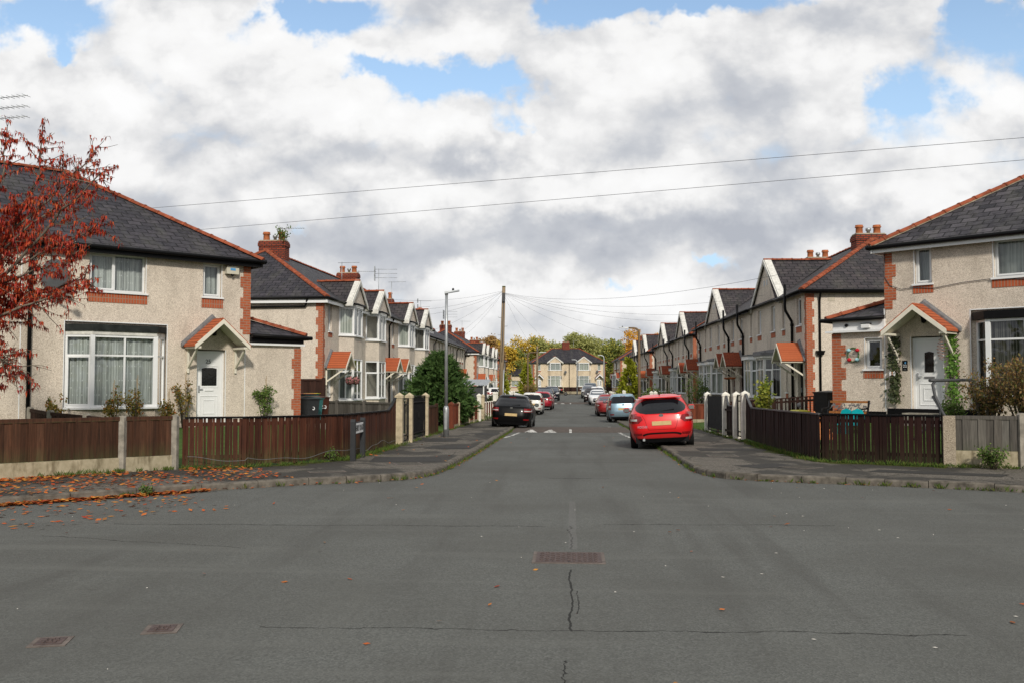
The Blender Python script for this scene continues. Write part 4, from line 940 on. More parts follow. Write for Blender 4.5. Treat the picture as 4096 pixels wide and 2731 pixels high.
def cover(label,x,y,w,d,rz,mat,group='iron access covers in the road'):
    t=thing('manhole_cover',label,'manhole cover',(x,y,zt(y)+.004),R(rz),group)
    m=MB(); m.box(-w/2-.035,w/2+.035,-d/2-.035,d/2+.035,-.05,.002); m.build('frame',M['coverframe'],t)
    m=MB(); m.box(-w/2,w/2,-d/2,d/2,-.05,.006); n=int(w/.055); k=int(d/.055)
    for i in range(n):
        for j in range(k):
            a=-w/2+.03+(w-.06)*(i+.5)/n; b=-d/2+.03+(d-.06)*(j+.5)/k; h=.018 if (i+j)%2 else .008
            m.box(a-.02 if (i+j)%2 else a-.008,a+.02 if (i+j)%2 else a+.008,b-.008 if (i+j)%2 else b-.02,b+.008 if (i+j)%2 else b+.02,.006,.012)
    if w>.5: m.box(-.006,.006,-d/2,d/2,.006,.008,1)
    m.build('lid',[mat,M['black']],t); return t
M['rust']=mplain('rusty_iron',(.095,.066,.06),.75,.4,20,Metallic=.3); M['coverframe']=mplain('cover_frame',(.15,.125,.11),.85,.4,12)
cover('large rectangular iron manhole cover in the middle of the junction',-.02,9.49,.64,.54,0,M['rust'])
cover('small iron cover with pale edge, nearer the manhole of the two small ones',-2.86,6.58,.17,.18,12,M['rust'])
cover('small iron cover at the bottom left, nearest the camera',-3.46,6.21,.17,.17,14,M['rust'])
for lab,x,y,w,d,rz in (('grey utility cover set in the left pavement bend beside the kerb',-3.3,19.3,.5,.6,20),('oblong utility cover in the left pavement below the street sign',-4.5,17.4,.6,.3,25),('metal utility cover in the right pavement behind the red car',3.5,22.3,.6,.6,0),('dark utility cover in the right pavement opposite the picket corner',4.5,19.0,.45,.6,40)):
    t=cover(lab,x,y,w,d,rz,M['patchm'],'utility covers in the pavements'); t.location.z=zt(y)+.114
m=MB()
def pp(x,y,w,d,a): 
    c,s=math.cos(R(a)),math.sin(R(a)); m.poly([(x+c*i*w-s*j*d,y+s*i*w+c*j*d,zt(y+s*i*w+c*j*d)+.1145) for i,j in ((-.5,-.5),(.5,-.5),(.55,.45),(-.45,.5))])
for q in ((-3.6,20.6,1.5,1.6,10),(-3.2,25.2,1.2,1.4,0),(-3.9,29,.9,2.2,4),(4.0,24.6,1.6,1.1,3),(3.9,19.3,1.2,.8,35),(6.6,17.8,2.2,.6,-25),(-2.9,33,.8,1.5,0)): pp(*q)
tag(m.build('pavement_patch',mplain('patch_asphalt',(.045,.043,.04),.9,.35,12),None),kind='structure')
# ------------------------------------------------------------------ fences
M['picket']=m_wood('picket_wood',(.092,.031,.017),(.036,.014,.009),pale=(.20,.13,.085),grime=.8)
M['picketd']=m_wood('dark_picket_wood',(.026,.009,.007),(.013,.006,.0055),pale=(.035,.016,.012),grime=.3)
M['panelbr']=m_wood('brown_panel_wood',(.090,.039,.022),(.030,.016,.010),pale=(.13,.08,.05),grime=.5)
M['panelred']=m_wood('red_panel_wood',(.17,.045,.022),(.08,.022,.013),pale=(.24,.10,.06))
M['greywood']=m_wood('weathered_grey_wood',(.125,.114,.10),(.052,.048,.043),pale=(.21,.195,.17),grime=.3)
M['darkwood']=m_wood('dark_stained_wood',(.05,.022,.016),(.02,.011,.009),pale=(.08,.04,.025))
t=NT('stained_concrete'); o=t.coord(); g=t.noise(t.mapv(o,(5,5,1.2)),1.5,6,.65); g2=t.noise(o,9,5); col=t.mix(t.ramp(g2,[(.3,0.),(.7,1.)]),(.29,.25,.165),(.43,.375,.265)); col=t.mix(t.ramp(g,[(.5,0.),(.66,.75)]),col,(.13,.105,.06)); M['gravel']=t.fin(col,.92)
def gz(x,y): return zt(y)+.1
def fth(label,grp='garden fences',name='picket_fence',cat='fence',p=(0,0)): return thing(name,label,cat,(0,0,0),0,grp)
def picket(label,pts,h,spacing=.105,sw=.062,th=.018,mat='picket',cap='black',posts=True,zf=None,solid=False,group='garden fences',scoop=None,jit=.008):
    t=thing('picket_fence',label,'fence',(0,0,0),0,group); ms,mr,mc=MB(),MB(),MB(); rr=random.Random(len(label))
    zf=zf or gz
    for a,b in zip(pts,pts[1:]):
        L=math.hypot(b[0]-a[0],b[1]-a[1]); d=Vector((b[0]-a[0],b[1]-a[1],0))/L; n=max(1,int(L/spacing)); nv=Vector((d.y,-d.x,0))
        za,zb=zf(*a),zf(*b); A=Vector((a[0],a[1],za)); B=Vector((b[0],b[1],zb))
        for i in range(n):
            f=(i+.5)/n; p=A.lerp(B,f); hh=h+ (scoop(f) if scoop else 0); w=spacing*.985 if solid else sw*(1.0 if i%2 else .5)
            j=rr.uniform(-jit,jit); lean=rr.uniform(-.012,.012)
            q=p+nv*(.0 if not solid or i%2 else .006)
            s0=len(ms.v); x=d*w/2; y=nv*th/2
            lo=Vector((0,0,.05+rr.uniform(-.02,.02))); hi=Vector((lean,0,hh+j))
            ms.hexa([q-x-y+lo,q+x-y+lo,q+x+y+lo,q-x+y+lo,q-x-y+hi,q+x-y+hi,q+x+y+hi,q-x+y+hi])
        for z in (.22,h*.88): mr.bar(A-nv*.035+Vector((0,0,z)),B-nv*.035+Vector((0,0,z)),.035,.07)
        if cap:
            k=12 if scoop else 1
            for i in range(k):
                p=A.lerp(B,i/k); q=A.lerp(B,(i+1)/k); mc.bar(p+Vector((0,0,h+.012+(scoop(i/k) if scoop else 0))),q+Vector((0,0,h+.012+(scoop((i+1)/k) if scoop else 0))),.07,.035)
        if posts:
            k=max(1,round(L/1.8))
            for i in range(k+1):
                p=A.lerp(B,i/k); q=MB(); q.box(p.x-nv.x*.1-.04,p.x-nv.x*.1+.04,p.y-nv.y*.1-.04,p.y-nv.y*.1+.04,p.z-.2,p.z+h-.02); q.build('post',M[mat],t)
    ms.build('slats',M[mat],t); mr.build('rail',M[mat],t)
    if cap: mc.build('capping_rail',M[cap],t)
    return t
def panelf(label,pts,h,mat='panelbr',post='conc',gb=.28,posth=None,bay=None,zf=None,group='garden fences',pw=.06,name='panel_fence',skip=False):
    t=thing(name,label,'fence',(0,0,0),0,group); posth=posth or h+.05; zf=zf or gz; rr=random.Random(len(label)*3)
    P=[]
    for a,b in zip(pts,pts[1:]):
        L=math.hypot(b[0]-a[0],b[1]-a[1]); k=max(1,round(L/(bay or 1.85)))
        P+= [(a[0]+(b[0]-a[0])*i/k,a[1]+(b[1]-a[1])*i/k) for i in range(k)]
    P.append(pts[-1])
    for (x,y) in P[1 if skip else 0:]:
        q=MB(); z=zf(x,y); q.box(x-pw,x+pw,y-pw,y+pw,z-.2,z+posth-.03); q.prism([(x-pw,z+posth-.03),(x+pw,z+posth-.03),(x+pw*.5,z+posth),(x-pw*.5,z+posth)],'y',y-pw,y+pw); q.build('post',M[post],t)
    for a,b in zip(P,P[1:]):
        L=math.hypot(b[0]-a[0],b[1]-a[1]); d=Vector((b[0]-a[0],b[1]-a[1],0))/L; nv=Vector((d.y,-d.x,0)); A=Vector((a[0],a[1],zf(*a)))+d*pw; B=Vector((b[0],b[1],zf(*b)))-d*pw
        if gb: q=MB(); q.hexa([A-nv*.022+Vector((0,0,-.1)),B-nv*.022+Vector((0,0,-.1)),B+nv*.022+Vector((0,0,-.1)),A+nv*.022+Vector((0,0,-.1)),A-nv*.022+Vector((0,0,gb)),B-nv*.022+Vector((0,0,gb)),B+nv*.022+Vector((0,0,gb)),A+nv*.022+Vector((0,0,gb))]); q.build('gravel_board',M['gravel'],t)
        q=MB(); n=max(2,int((L-2*pw)/.125))
        for i in range(n):
            c=A.lerp(B,(i+.5)/n); x=d*(L-2*pw)/n*(.505 if i%2 else .51); o=nv*(.022 if i%2 else .0); y=nv*.01; lo=Vector((0,0,gb+.005)); hi=Vector((0,0,h-.05+rr.uniform(-.004,.004)))
            q.hexa([c-x-y+o+lo,c+x-y+o*.3+lo,c+x+y+o*.3+lo,c-x+y+o+lo,c-x-y+o+hi,c+x-y+o*.3+hi,c+x+y+o*.3+hi,c-x+y+o+hi])
        q.build('panel',M[mat],t)
        q=MB(); q.bar(A+Vector((0,0,h-.035)),B+Vector((0,0,h-.035)),.06,.075); q.build('top_rail',M[mat],t)
    return t
panelf('brown plank fence on pale gravel boards at the left edge, leaves beneath',[(-13.3,11.42),(-9.75,15.27),(-8.19,16.98),(-7.52,17.72)],1.02,bay=2.4,posth=1.04,group='front boundary fences')
panelf('low dark plank fence dividing the two left corner gardens',[fx(P0,A0,-6.05,-.15),fx(P0,A0,-6.2,-2.2),(-7.66,18.0)],0.70,mat='darkwood',gb=.0,bay=1.8,zf=lambda x,y: .24+.15*max(0,min(1,(y-18)/5)),group='side boundary fences')
picket('red-brown picket fence in front of house 25 with lawn showing between slats',[(-7.40,17.92),(-6.33,18.30),(-5.55,19.2),(-4.93,20.38)],.97,spacing=.078,sw=.088,cap='black',group='front boundary fences',jit=.012)
picket('red-brown close-boarded fence beside the left pavement rising to the gate post',[(-4.93,20.40),(-4.80,25.9)],.97,spacing=.1,solid=True,cap='black',group='front boundary fences',scoop=lambda f: max(0,(f-.86)/.14)*.32)
picket('dark brown picket fence in front of house 22 with toys behind',[(5.32,20.62),(6.3,19.95),(7.36,19.28)],1.0,spacing=.082,sw=.095,mat='picketd',cap='black',group='front boundary fences')
picket('dark brown close-boarded fence along the right pavement rising to the white gate post',[(5.32,28.4),(5.22,24),(5.30,20.64)],1.0,spacing=.1,solid=True,mat='picketd',cap='greyplastic',group='front boundary fences',scoop=None)
picket('short dark fence piece with dipped top between two white gate posts',[(5.2,30.6),(5.17,32.0)],1.02,spacing=.09,solid=True,mat='picketd',cap='greyplastic',posts=False,group='front boundary fences',scoop=lambda f:.32*max(0,(f-.72)/.28)**1+.25*max(0,(.12-f)/.12))
picket('small ramped dark fence end against the white gate post',[(5.34,29.40),(5.32,28.42)],1.02,spacing=.09,solid=True,mat='picketd',cap='greyplastic',posts=False,group='front boundary fences',scoop=lambda f:.38*(1-f))
panelf('weathered grey plank fence on concrete gravel boards at the right edge',[(7.46,19.23),(8.66,18.88),(10.2,18.2),(12.6,16.8)],1.02,mat='greywood',bay=1.7,skip=True,posth=1.08,gb=.34,group='front boundary fences',pw=.07)
M['rough']=m_pebble('rough_post_concrete',(.40,.34,.26),(.30,.25,.19),(.17,.14,.10))
t=thing('concrete_post','square rough pebbled concrete post ending the grey plank fence','post',(7.43,19.24,0),R(-15)); m=MB(); m.box(-.11,.11,-.1,.1,-.1,1.09); m.build('shaft',M['rough'],t)
picket('dark red picket fence between the gardens of house 22 and the right terrace',[(5.3,34.6),(9.35,34.6)],1.0,mat='darkwood',spacing=.14,sw=.1,cap='darkwood',zf=lambda x,y:.0+.28*(x-5)/4,group='side boundary fences')
panelf('red-brown panel fence with stone base across the right terrace gardens behind the red car',[(5.35,45.6),(8.9,45.6)],.95,mat='panelred',gb=.22,post='concrete',zf=lambda x,y:zt(y)+.1,group='side boundary fences')
panelf('grey weathered fence behind the black gates dividing the left gardens',[(-4.9,32.2),(-10.3,37.4)],1.0,mat='greywood',gb=0,post='greywood',zf=lambda x,y:.05,group='side boundary fences')
panelf('tall dark brown fence panel behind the wheelie bins',[(-9.45,36.0),(-11.6,36.3)],1.5,mat='darkwood',gb=0,post='darkwood',zf=lambda x,y:.4,group='side boundary fences')
panelf('short brown close-boarded fence right of the black gates',[(-4.75,31.1),(-4.75,33.6)],1.02,mat='panelbr',gb=0,post='panelbr',group='front boundary fences')
panelf('brown plank fence with pale posts along the left pavement beyond the conifer',[(-4.75,38.2),(-4.75,48.5)],1.0,mat='panelred',gb=.15,post='concrete',bay=1.9,group='front boundary fences')
panelf('brown panel fence with white posts beside the black car',[(-4.72,51.2),(-4.7,58.6)],.95,mat='panelred',gb=.2,post='concw',bay=1.5,group='front boundary fences')
panelf('dark brown panels between cream posts closing the road end',[(-8.,154.6),(8.,154.9)],1.15,mat='darkwood',gb=.45,post='concrete',bay=2.3,zf=lambda x,y:.0,group='front boundary fences')
panelf('tall dark fence right of the end-of-road pair',[(6.8,161),(12,158)],1.9,mat='darkwood',gb=0,post='darkwood',zf=lambda x,y:.3,group='side boundary fences')
for i,(ya,yb,x,lab,mt) in enumerate(((62,74,-4.75,'low brown fence on the left pavement behind the white hatchback','panelbr'),(80,96,-4.75,'low brown fence far along the left pavement','panelred'),(52,66,5.1,'low brown fence on the right pavement behind the silver car','panelbr'),(72,88,5.1,'low pale fence on the right pavement beside the brown lamp','greywood'))):
    panelf(lab,[(x,ya),(x,yb)],.85,mat=mt,gb=.15,post='concw',bay=2.,group='front boundary fences')
picket('white low picket fence on the right before the road end',[(5.1,104),(5.1,122)],.9,mat='concw',cap=None,spacing=.22,sw=.14,group='front boundary fences')
# gate posts and gates
def gpost(label,x,y,h,mat,w=.19,group='gate posts',rz=0,name='gate_post'):
    t=thing(name,label,'gate post',(x,y,gz(x,y)),R(rz),group); m=MB(); m.box(-w/2,w/2,-w/2,w/2,-.2,h-.16); m.build('shaft',M[mat],t)
    m=MB(); m.box(-w/2-.02,w/2+.02,-w/2-.02,w/2+.02,h-.16,h-.09); b=len(m.v); e=w/2+.015; 
    for s in ((-e,-e),(e,-e),(e,e),(-e,e)): m.add((s[0],s[1],h-.09))
    m.add((0,0,h))
    for k in range(4): m.f.append([b+k,b+(k+1)%4,b+4]); m.m.append(0); m.sm.append(False)
    m.build('cap',M[mat],t); return t
gpost('cream concrete gate post ending the red-brown fence, left of the narrow black gate',-4.72,26.1,1.46,'concrete')
gpost('cream concrete gate post between the narrow and the wide black gates',-4.68,27.5,1.46,'concrete')
gpost('cream concrete gate post right of the wide black gates, before the lamp',-4.72,30.85,1.46,'concrete')
gpost('white gate post at the end of the dark fence, right of the narrow gate',5.34,29.55,1.53,'concw',.21)
gpost('white gate post left of the narrow black gate',5.24,30.5,1.50,'concw',.21)
gpost('white gate post right of the covered black gate',5.17,32.15,1.50,'concw',.21)
gpost('white gate post nearest the red car, left of the covered black gate',5.12,36.0,1.50,'concw',.21)
for i,(x,y,h,mt,lab) in enumerate(((-4.72,37.6,1.1,'panelred','red post beside the foot of the left street lamp'),(-4.7,48.9,1.45,'concw','flaking white gate post left of the black car'),(-4.68,50.7,1.42,'concrete','cream gate post beside the flaking white one'),(-4.7,59,1.55,'concw','first white gate post behind the black car'),(-4.7,60.4,1.55,'concw','second white gate post behind the black car'),
   (-4.7,76.3,1.5,'concw','left of the two white posts beyond the white hatchback'),(-4.7,79,1.5,'concw','right of the two white posts beyond the white hatchback'),(5.1,57.6,1.6,'concw','white gate post nearest the silver car'),(5.1,60.4,1.6,'concw','second white gate post beyond the silver car'),(5.12,66.6,1.3,'concrete','stone post left of the brown lamp'),(5.1,71,1.4,'blackmetal','dark post beyond the white gate posts'),(5.1,90,1.4,'concw','small white post beside the yellow-green conifer'),(5.1,92,1.4,'concw','second small white post beside the yellow-green conifer'))):
    gpost(lab,x,y,h,mt,.2)
def gate(label,a,b,h,bars=8,cover=False,group='black iron gates',lift=.08):
    t=thing('iron_gate',label,'gate',(0,0,0),0,group); L=math.hypot(b[0]-a[0],b[1]-a[1]); A=Vector((a[0],a[1],gz(*a)+lift)); B=Vector((b[0],b[1],gz(*b)+lift)); m=MB()
    Z=lambda z:Vector((0,0,z))
    for z in (0.02,.16,h*.86,h): m.bar(A+Z(z),B+Z(z),.03,.035)
    for p in (A,B): m.bar(p,p+Z(h),.035,.035,up=(1,0,0))
    m.build('frame',M['blackmetal'],t); m=MB()
    for i in range(1,bars): p=A.lerp(B,i/bars); m.bar(p+Z(.02),p+Z(h+.0),.014,.014,up=(1,0,0))
    m.build('bars',M['blackmetal'],t)
    if cover:
        d=(B-A).normalized(); n=Vector((d.y,-d.x,0)); m=MB(); k=14
        m.grid([[A.lerp(B,i/k)-n*(.03+.01*math.sin(i*2.3+z*5))+Z(z) for i in range(k+1)] for z in (.1,.4,.7,h*.97)]); m.build('sheet_cover',M['blackfab'],t)
    m=MB(); p=A.lerp(B,.08 if bars<9 else .5)+Z(h*.55); m.box(p.x-.03,p.x+.03,p.y-.05,p.y+.05,p.z-.09,p.z+.09); m.build('latch',M['blackmetal'],t)
    return t
M['blackfab']=mplain('black_sheeting',(.016,.016,.017),.8,.5,6)
gate('narrow black iron garden gate between cream posts',(-4.70,26.24),(-4.69,27.36),1.2,7)
gate('wide black iron gates backed with dark sheeting, between cream posts',(-4.68,27.64),(-4.72,30.7),1.27,20,True)
gate('narrow black iron gate with scrolled bars between white posts',(5.33,29.68),(5.26,30.38),1.3,6)
gate('wide gate hung with torn black fabric between white posts',(5.16,32.3),(5.13,35.86),1.3,18,True)
gate('low dark railing beside the yellow-green conifer on the right',(6.0,84.5),(9.5,84.5),1.2,22,False,'garden railings')
# ------------------------------------------------------------------ street furniture
def tilt(o,rx=0,ry=0): o.rotation_euler=(R(rx),R(ry),o.rotation_euler[2]); return o
x,y=-4.09,31.2; z=gz(x,y)
t=thing('street_lamp','galvanised steel street lamp on the left pavement in front of the conifer','street lamp',(x,y,z),0,'street lamps')
m=MB(); m.lathe((0,0,-.1),[(.095,0),(.095,1.0),(.088,1.04),(.06,1.12)],14); m.build('base',M['galv'],t)
m=MB(); m.lathe((0,0,1.0),[(.058,0),(.05,2.2),(.045,3.74)],12); m.build('column',M['galv'],t)
m=MB(); m.box(-.04,.04,-.098,-.09,.25,.8); m.build('access_door',M['galv'],t)
m=MB(); m.hexa([(-.06,-.08,4.70),(.42,-.09,4.78),(.42,.09,4.78),(-.06,.08,4.70),(-.06,-.06,4.77),(.42,-.06,4.83),(.42,.06,4.83),(-.06,.06,4.77)]); m.tube([(0,0,4.66),(0,0,4.74)],.055,10); m.build('lantern',M['galv'],t)
m=MB(); m.lathe((.22,0,4.81),[(.035,0),(.04,.05),(.02,.08)],8); m.build('photocell',M['greyplastic'],t)
def lampb(label,x,y,h,d,mat,arm=.9,wood=False):
    z=gz(x,y); t=thing('street_lamp',label,'street lamp',(x,y,z),0,'street lamps'); m=MB()
    pts=[(0,0,-.1),(0,0,h*.5),(0,0,h-.35)]+[(d*.38*(1-math.cos(R(a))),0,h-.35+.35*math.sin(R(a))) for a in (30,60,90)]+[(d*arm,0,h+.02)]
    m.tube(pts,[.12,.10,.085,.08,.075,.065,.045],10); m.build('column',M[mat],t)
    m=MB(); m.hexa([(d*arm*.85,-.07,h-.02),(d*(arm+.55),-.09,h-.01),(d*(arm+.55),.09,h-.01),(d*arm*.85,.07,h-.02),(d*arm*.85,-.06,h+.06),(d*(arm+.55),-.05,h+.06),(d*(arm+.55),.05,h+.06),(d*arm*.85,.06,h+.06)]); m.build('lantern',M['galv'],t)
    m=MB(); m.lathe((d*(arm+.3),0,h+.05),[(.04,0),(.05,.06),(.02,.1)],8); m.build('photocell',M['greyplastic'],t)
    return t
M['aggregate']=mplain('brown_aggregate_concrete',(.19,.135,.085),.9,.3,11)
lampb('brown concrete street lamp arching left over the right pavement',5.0,69.5,6.1,-1,'aggregate')
lampb('distant brown street lamp on the left with pale lantern pointing right',-4.95,111,5.5,1,'aggregate',1.6)
lampb('thin grey street lamp in front of the end-of-road pair',1.07,150,5.4,-1,'galv',.3)
lampb('thin grey street lamp at the right end of the end-of-road pair',4.75,135,5.7,-1,'galv',.3)
M['polewood']=m_wood('telegraph_pole_wood',(.33,.255,.17),(.19,.14,.09),pale=(.45,.37,.27))
def pole(label,x,y,h,r,lean=0):
    t=thing('telegraph_pole',label,'telegraph pole',(x,y,gz(x,y)),0,'telegraph poles'); m=MB(); m.tube([(0,0,-.2),(lean*.5,0,h*.5),(lean,0,h)],[r*1.25,r*1.05,r*.85],12); m.build('pole',M['polewood'],t)
    m=MB(); m.tube([(lean,0,h-.02),(lean,0,h+.05)],r*.9,10); m.build('cap',mplain('mossy_cap',(.10,.11,.03),.9),t)
    m=MB(); m.box(lean-.09,lean+.09,-r-.14,-r*.7,h-.95,h-.4); m.tube([(lean+.0,-r-.04,h-.95),(lean*.7,-r-.05,h*.6),(lean*.5,-r-.05,h*.42)],.025,6); m.build('terminal_box',M['greyplastic'],t)
    m=MB(); 
    for i in range(7): zz=2.9+i*.55; s=1 if i%2 else -1; m.tube([(lean*zz/h,0,zz),(lean*zz/h+s*(r+.16),0,zz+.0),(lean*zz/h+s*(r+.17),0,zz+.06)],.014,5)
    m.build('step_iron',M['galv'],t)
    m=MB(); m.tube([(r*1.1,-.06,-.1),(r*1.1+lean*.3,-.05,h*.36)],.05,8); m.build('cable_guard',M['galv'],t); return t
tp=pole('brown wooden telegraph pole on the left pavement behind the black car',-4.42,60,8.15,.125,.22)
pole('distant thin telegraph pole left of the end-of-road pair',-4.9,140,7.2,.14,.05)
ptop=Vector((-4.2,60,gz(-4.4,60)+7.9))
def cable(label,a,b,sag,r=.012,group='overhead cables'):
    a=Vector(a); b=Vector(b); m=MB(); m.tube([a.lerp(b,i/16)-Vector((0,0,sag*4*(i/16)*(1-i/16))) for i in range(17)],r,4,cap=False); o=m.build('overhead_cable',M['cable'],None); return tag(o,label,'cable',group)
M['cable']=mplain('cable_black',(.09,.09,.095),.6,.1,5)
M['pinkw']=mplain('copper_wire',(.45,.25,.2),.4,.1,9,Metallic=.6); CABA=(10.51,17.,6.19); CABB=(10.5,17.,5.81)
cable('upper of the two long cables crossing the sky from house 25 to the right',onfac(P0,A0,-6.29,-.3,5.85),CABA,.0,.0045)
cable('lower of the two long cables crossing the sky from house 25 to the right',onfac(P0,A0,-4.25,-.3,5.58),CABB,.0,.0045)
for i,(lab,b,sag) in enumerate((('slack cable from the pole to the first left chimney',(-13.2,58,7.2),.5),('cable from the pole to the recessed left terrace eaves',(-11.2,72,5.6),.4),('second cable from the pole to the left terrace roof',(-10.2,52,5.8),.4),('third cable from the pole to the left terrace roof',(-10.2,56,5.7),.4),('steep cable from the pole to the far left terrace',(-11.2,84,5.6),.5),('steepest cable left of the pole',(-11.2,90,5.6),.5),
  ('cable right of the pole dropping behind the trees',(-4.9,140,7.0),.8),('long cable from the pole to the eaves of house 22',onfac(P1,A1,-.2,-.25,5.15),.75),('cable from the pole to the nearest right terrace gable',(9.3,45.6,5.9),.7),('cable from the pole to the right terrace eaves',(9.2,54,5.7),.6),('second cable from the pole to the right terrace eaves',(9.1,60,5.6),.6),('cable from the pole to the second right terrace',(8.95,80,5.6),.6),('long drooping cable from the pole to the third right terrace',(8.5,106,5.6),.8),('long drooping cable from the pole to the road end pair',(3,168,5.5),1.5))):
    cable(lab,ptop+Vector((.05*(1 if b[0]>-4 else -1),0,-.02*i)),b,sag,.0052)
m=MB(); pts=[onfac(P1,A1,u,-.03,z) for u,z in ((.02,5.25),(.0,4.55),(.15,4.3),(.45,4.18),(.8,4.2),(1.3,4.15),(2.0,4.24),(2.7,4.28),(3.6,4.2))]; m.tube(pts,.009,5); tag(m.build('wall_cable',M['cable'],None),'black cable drooping across the front wall of house 22 below the windows','cable')
m=MB(); rr=random.Random(4)
pts=[]
for a,b in (((-7.35,17.85),(-6.3,18.2)),((-6.3,18.2),(-4.86,20.3)),((-4.86,20.3),(-4.72,25.6))):
    for k in range(24): f=k/24; s=f*math.hypot(b[0]-a[0],b[1]-a[1])+a[1]; pts.append((a[0]+(b[0]-a[0])*f+.06,a[1]+(b[1]-a[1])*f-.08,gz(0,a[1])+.17+.05*math.sin(s*2.2)+.025*math.sin(s*5.3+1)))
m.tube(pts,.005,5); tag(m.build('loose_wire',M['lead'],None),'thin grey wire sagging along the bottom of the red-brown picket fence','wire')
for lab,u,c_ in (('dark wire spiral hanging under the left end of the porch of house 22',.36,'blackmetal'),('coppery wire spiral hanging under the right end of the porch of house 22',1.62,'pinkw')):
    t=thing('wind_spinner',lab,'wind spinner',onfac(P1,A1,u,-.45,2.3),A1,'porch wind spinners'); m=MB(); m.tube([((.03+.07*math.sin(k/60*3.14))*math.cos(k*.75),(.03+.07*math.sin(k/60*3.14))*math.sin(k*.75),.55*k/60) for k in range(61)],.008,4); m.build('spiral',M[c_],t); m=MB(); m.tube([(0,0,.5),(0,0,.72)],.005,4); m.build('cord',M['blackmetal'],t)
m=MB(); m.lathe((8.13,34.5,.86),[(.02,0),(.06,.03),(.08,.09),(.06,.15),(.01,.18)],12); tag(m.build('ball_lamp',M['lead'],None),'small grey ball lamp on the dark red picket fence between the right gardens','garden lamp')
M['signpost']=mplain('dark_sign_post',(.028,.03,.033),.5,.2,8)
# street name sign (faces the road)
t=thing('street_sign','low black-framed street name sign reading DERRY ROAD before the red-brown fence','street sign',(-4.62,20.05,gz(-4.6,20)),R(92),None)
for xx in (0,1.12):
    m=MB(); m.box(xx-.065,xx+.065,-.05,.05,-.1,.84); m.prism([(xx-.065,.84),(xx+.065,.84),(xx+.03,.89),(xx-.03,.89)],'y',-.05,.05); m.build('post',M['signpost'],t)
m=MB(); m.box(.065,1.055,-.02,.02,.56,.82); m.build('backing',M['black'],t)
m=MB(); m.box(.085,1.035,-.026,-.021,.58,.80); m.build('name_plate',M['white'],t)
x=text('lettering','DERRY ROAD',.165,M['black'],t,(.56,-.028,.685),(R(90),0,0),.002); x.scale=(.92,1.12,1)
# wheelie bins and boxes
def bin_(label,x,y,z,rz,body,lid,num=None,h=1.05,group='wheelie bins'):
    t=thing('wheelie_bin',label,'bin',(x,y,z),R(rz),group); m=MB()
    m.hexa([(-.22,-.27,.06),(.22,-.27,.06),(.22,.24,.06),(-.22,.24,.06),(-.28,-.34,h-.1),(.28,-.34,h-.1),(.28,.33,h-.1),(-.28,.33,h-.1)]); m.box(-.30,.30,-.36,.35,h-.13,h-.09); m.build('body',body,t)
    m=MB(); m.grid([[(xx,yy,h-.085+.05*(1-(xx/.31)**2)*(1-((yy)/.4)**2)) for xx in (-.31,-.2,0,.2,.31)] for yy in (-.38,-.3,0,.25,.37)]); m.box(-.31,.31,-.38,.37,h-.1,h-.084); m.build('lid',lid,t)
    m=MB(); m.tube([(-.28,.40,h-.06),(.28,.40,h-.06)],.018,6); m.build('handle',body,t)
    for s in (-1,1): m=MB(); m.tube([(s*.22,.25,.1),(s*.28,.25,.1)],.1,12); m.build('wheel',M['rubber'],t)
    if num: text('painted_number',num,.3,M['white'],t,(0,-.318,.6),(R(83),0,0),.002)
    return t
pt={k:mplain('plastic_'+k,c,.45,.15,6) for k,c in dict(dk=(.03,.033,.036),teal=(.035,.13,.13),brn=(.065,.022,.014),red=(.45,.03,.045),yel=(.55,.50,.03),blk=(.012,.012,.013),grn=(.01,.10,.09),toyteal=(.0,.36,.40),toyor=(.62,.24,.08)).items()}
bin_('dark grey wheelie bin with white painted 5, front left of the three bins',-8.85,31.5,.33,62,pt['dk'],pt['dk'],'5',.98)
bin_('teal wheelie bin standing between the dark grey and brown bins',-8.95,32.35,.33,60,pt['teal'],pt['teal'],None,.98)
bin_('dark brown wheelie bin beside the tall brown fence panel',-8.95,33.2,.33,62,pt['brn'],pt['brn'],'25',1.0)
bin_('tall black wheelie bin between house 22 and its bench',7.85,29.5,.35,-60,pt['blk'],pt['blk'],None,1.2)
bin_('black wheelie bin in front of the second bay of the right terrace',8.0,44.0,.0,-80,pt['blk'],pt['brn'],None,1.05)
bin_('green wheelie bin with dark lid farther along the right terrace',7.9,52.5,.0,-80,pt['grn'],pt['blk'],None,1.05)
def rbox(label,x,y,z,rz,lid,group='kerbside recycling boxes',w=.55):
    t=thing('recycling_box',label,'recycling box',(x,y,z),R(rz),group); m=MB(); m.hexa([(-w*.42,-.17,0),(w*.42,-.17,0),(w*.42,.17,0),(-w*.42,.17,0),(-w*.5,-.21,.3),(w*.5,-.21,.3),(w*.5,.21,.3),(-w*.5,.21,.3)]); m.build('box',pt['teal'],t)
    m=MB(); m.box(-w*.53,w*.53,-.23,.23,.301,.34); m.hexa([(-w*.45,-.18,.34),(w*.45,-.18,.34),(w*.45,.18,.34),(-w*.45,.18,.34),(-w*.4,-.14,.37),(w*.4,-.14,.37),(w*.4,.14,.37),(-w*.4,.14,.37)]); m.build('lid',pt[lid],t); return t
for lab,px,lid in (('teal recycling box with red lid on the wall behind the grey fence','',  'red'),):
    pass
rbox('teal recycling box with red lid behind the grey fence',-8.1,38.4,.58,80,'red',w=.82); rbox('teal recycling box with yellow lid next to the red-lidded one',-7.45,38.4,.56,80,'yel',w=.82)
rbox('flat red lidded box on top of the dark grey wheelie bin',-8.87,31.6,1.30,62,'red',w=.45); rbox('flat yellow lidded box on top of the teal wheelie bin',-8.95,32.4,1.30,60,'yel',w=.45)
for o in list(bpy.data.objects):
    if o.get('label','').startswith('flat '): o.scale=(1,1,.22); o.location.z=1.31
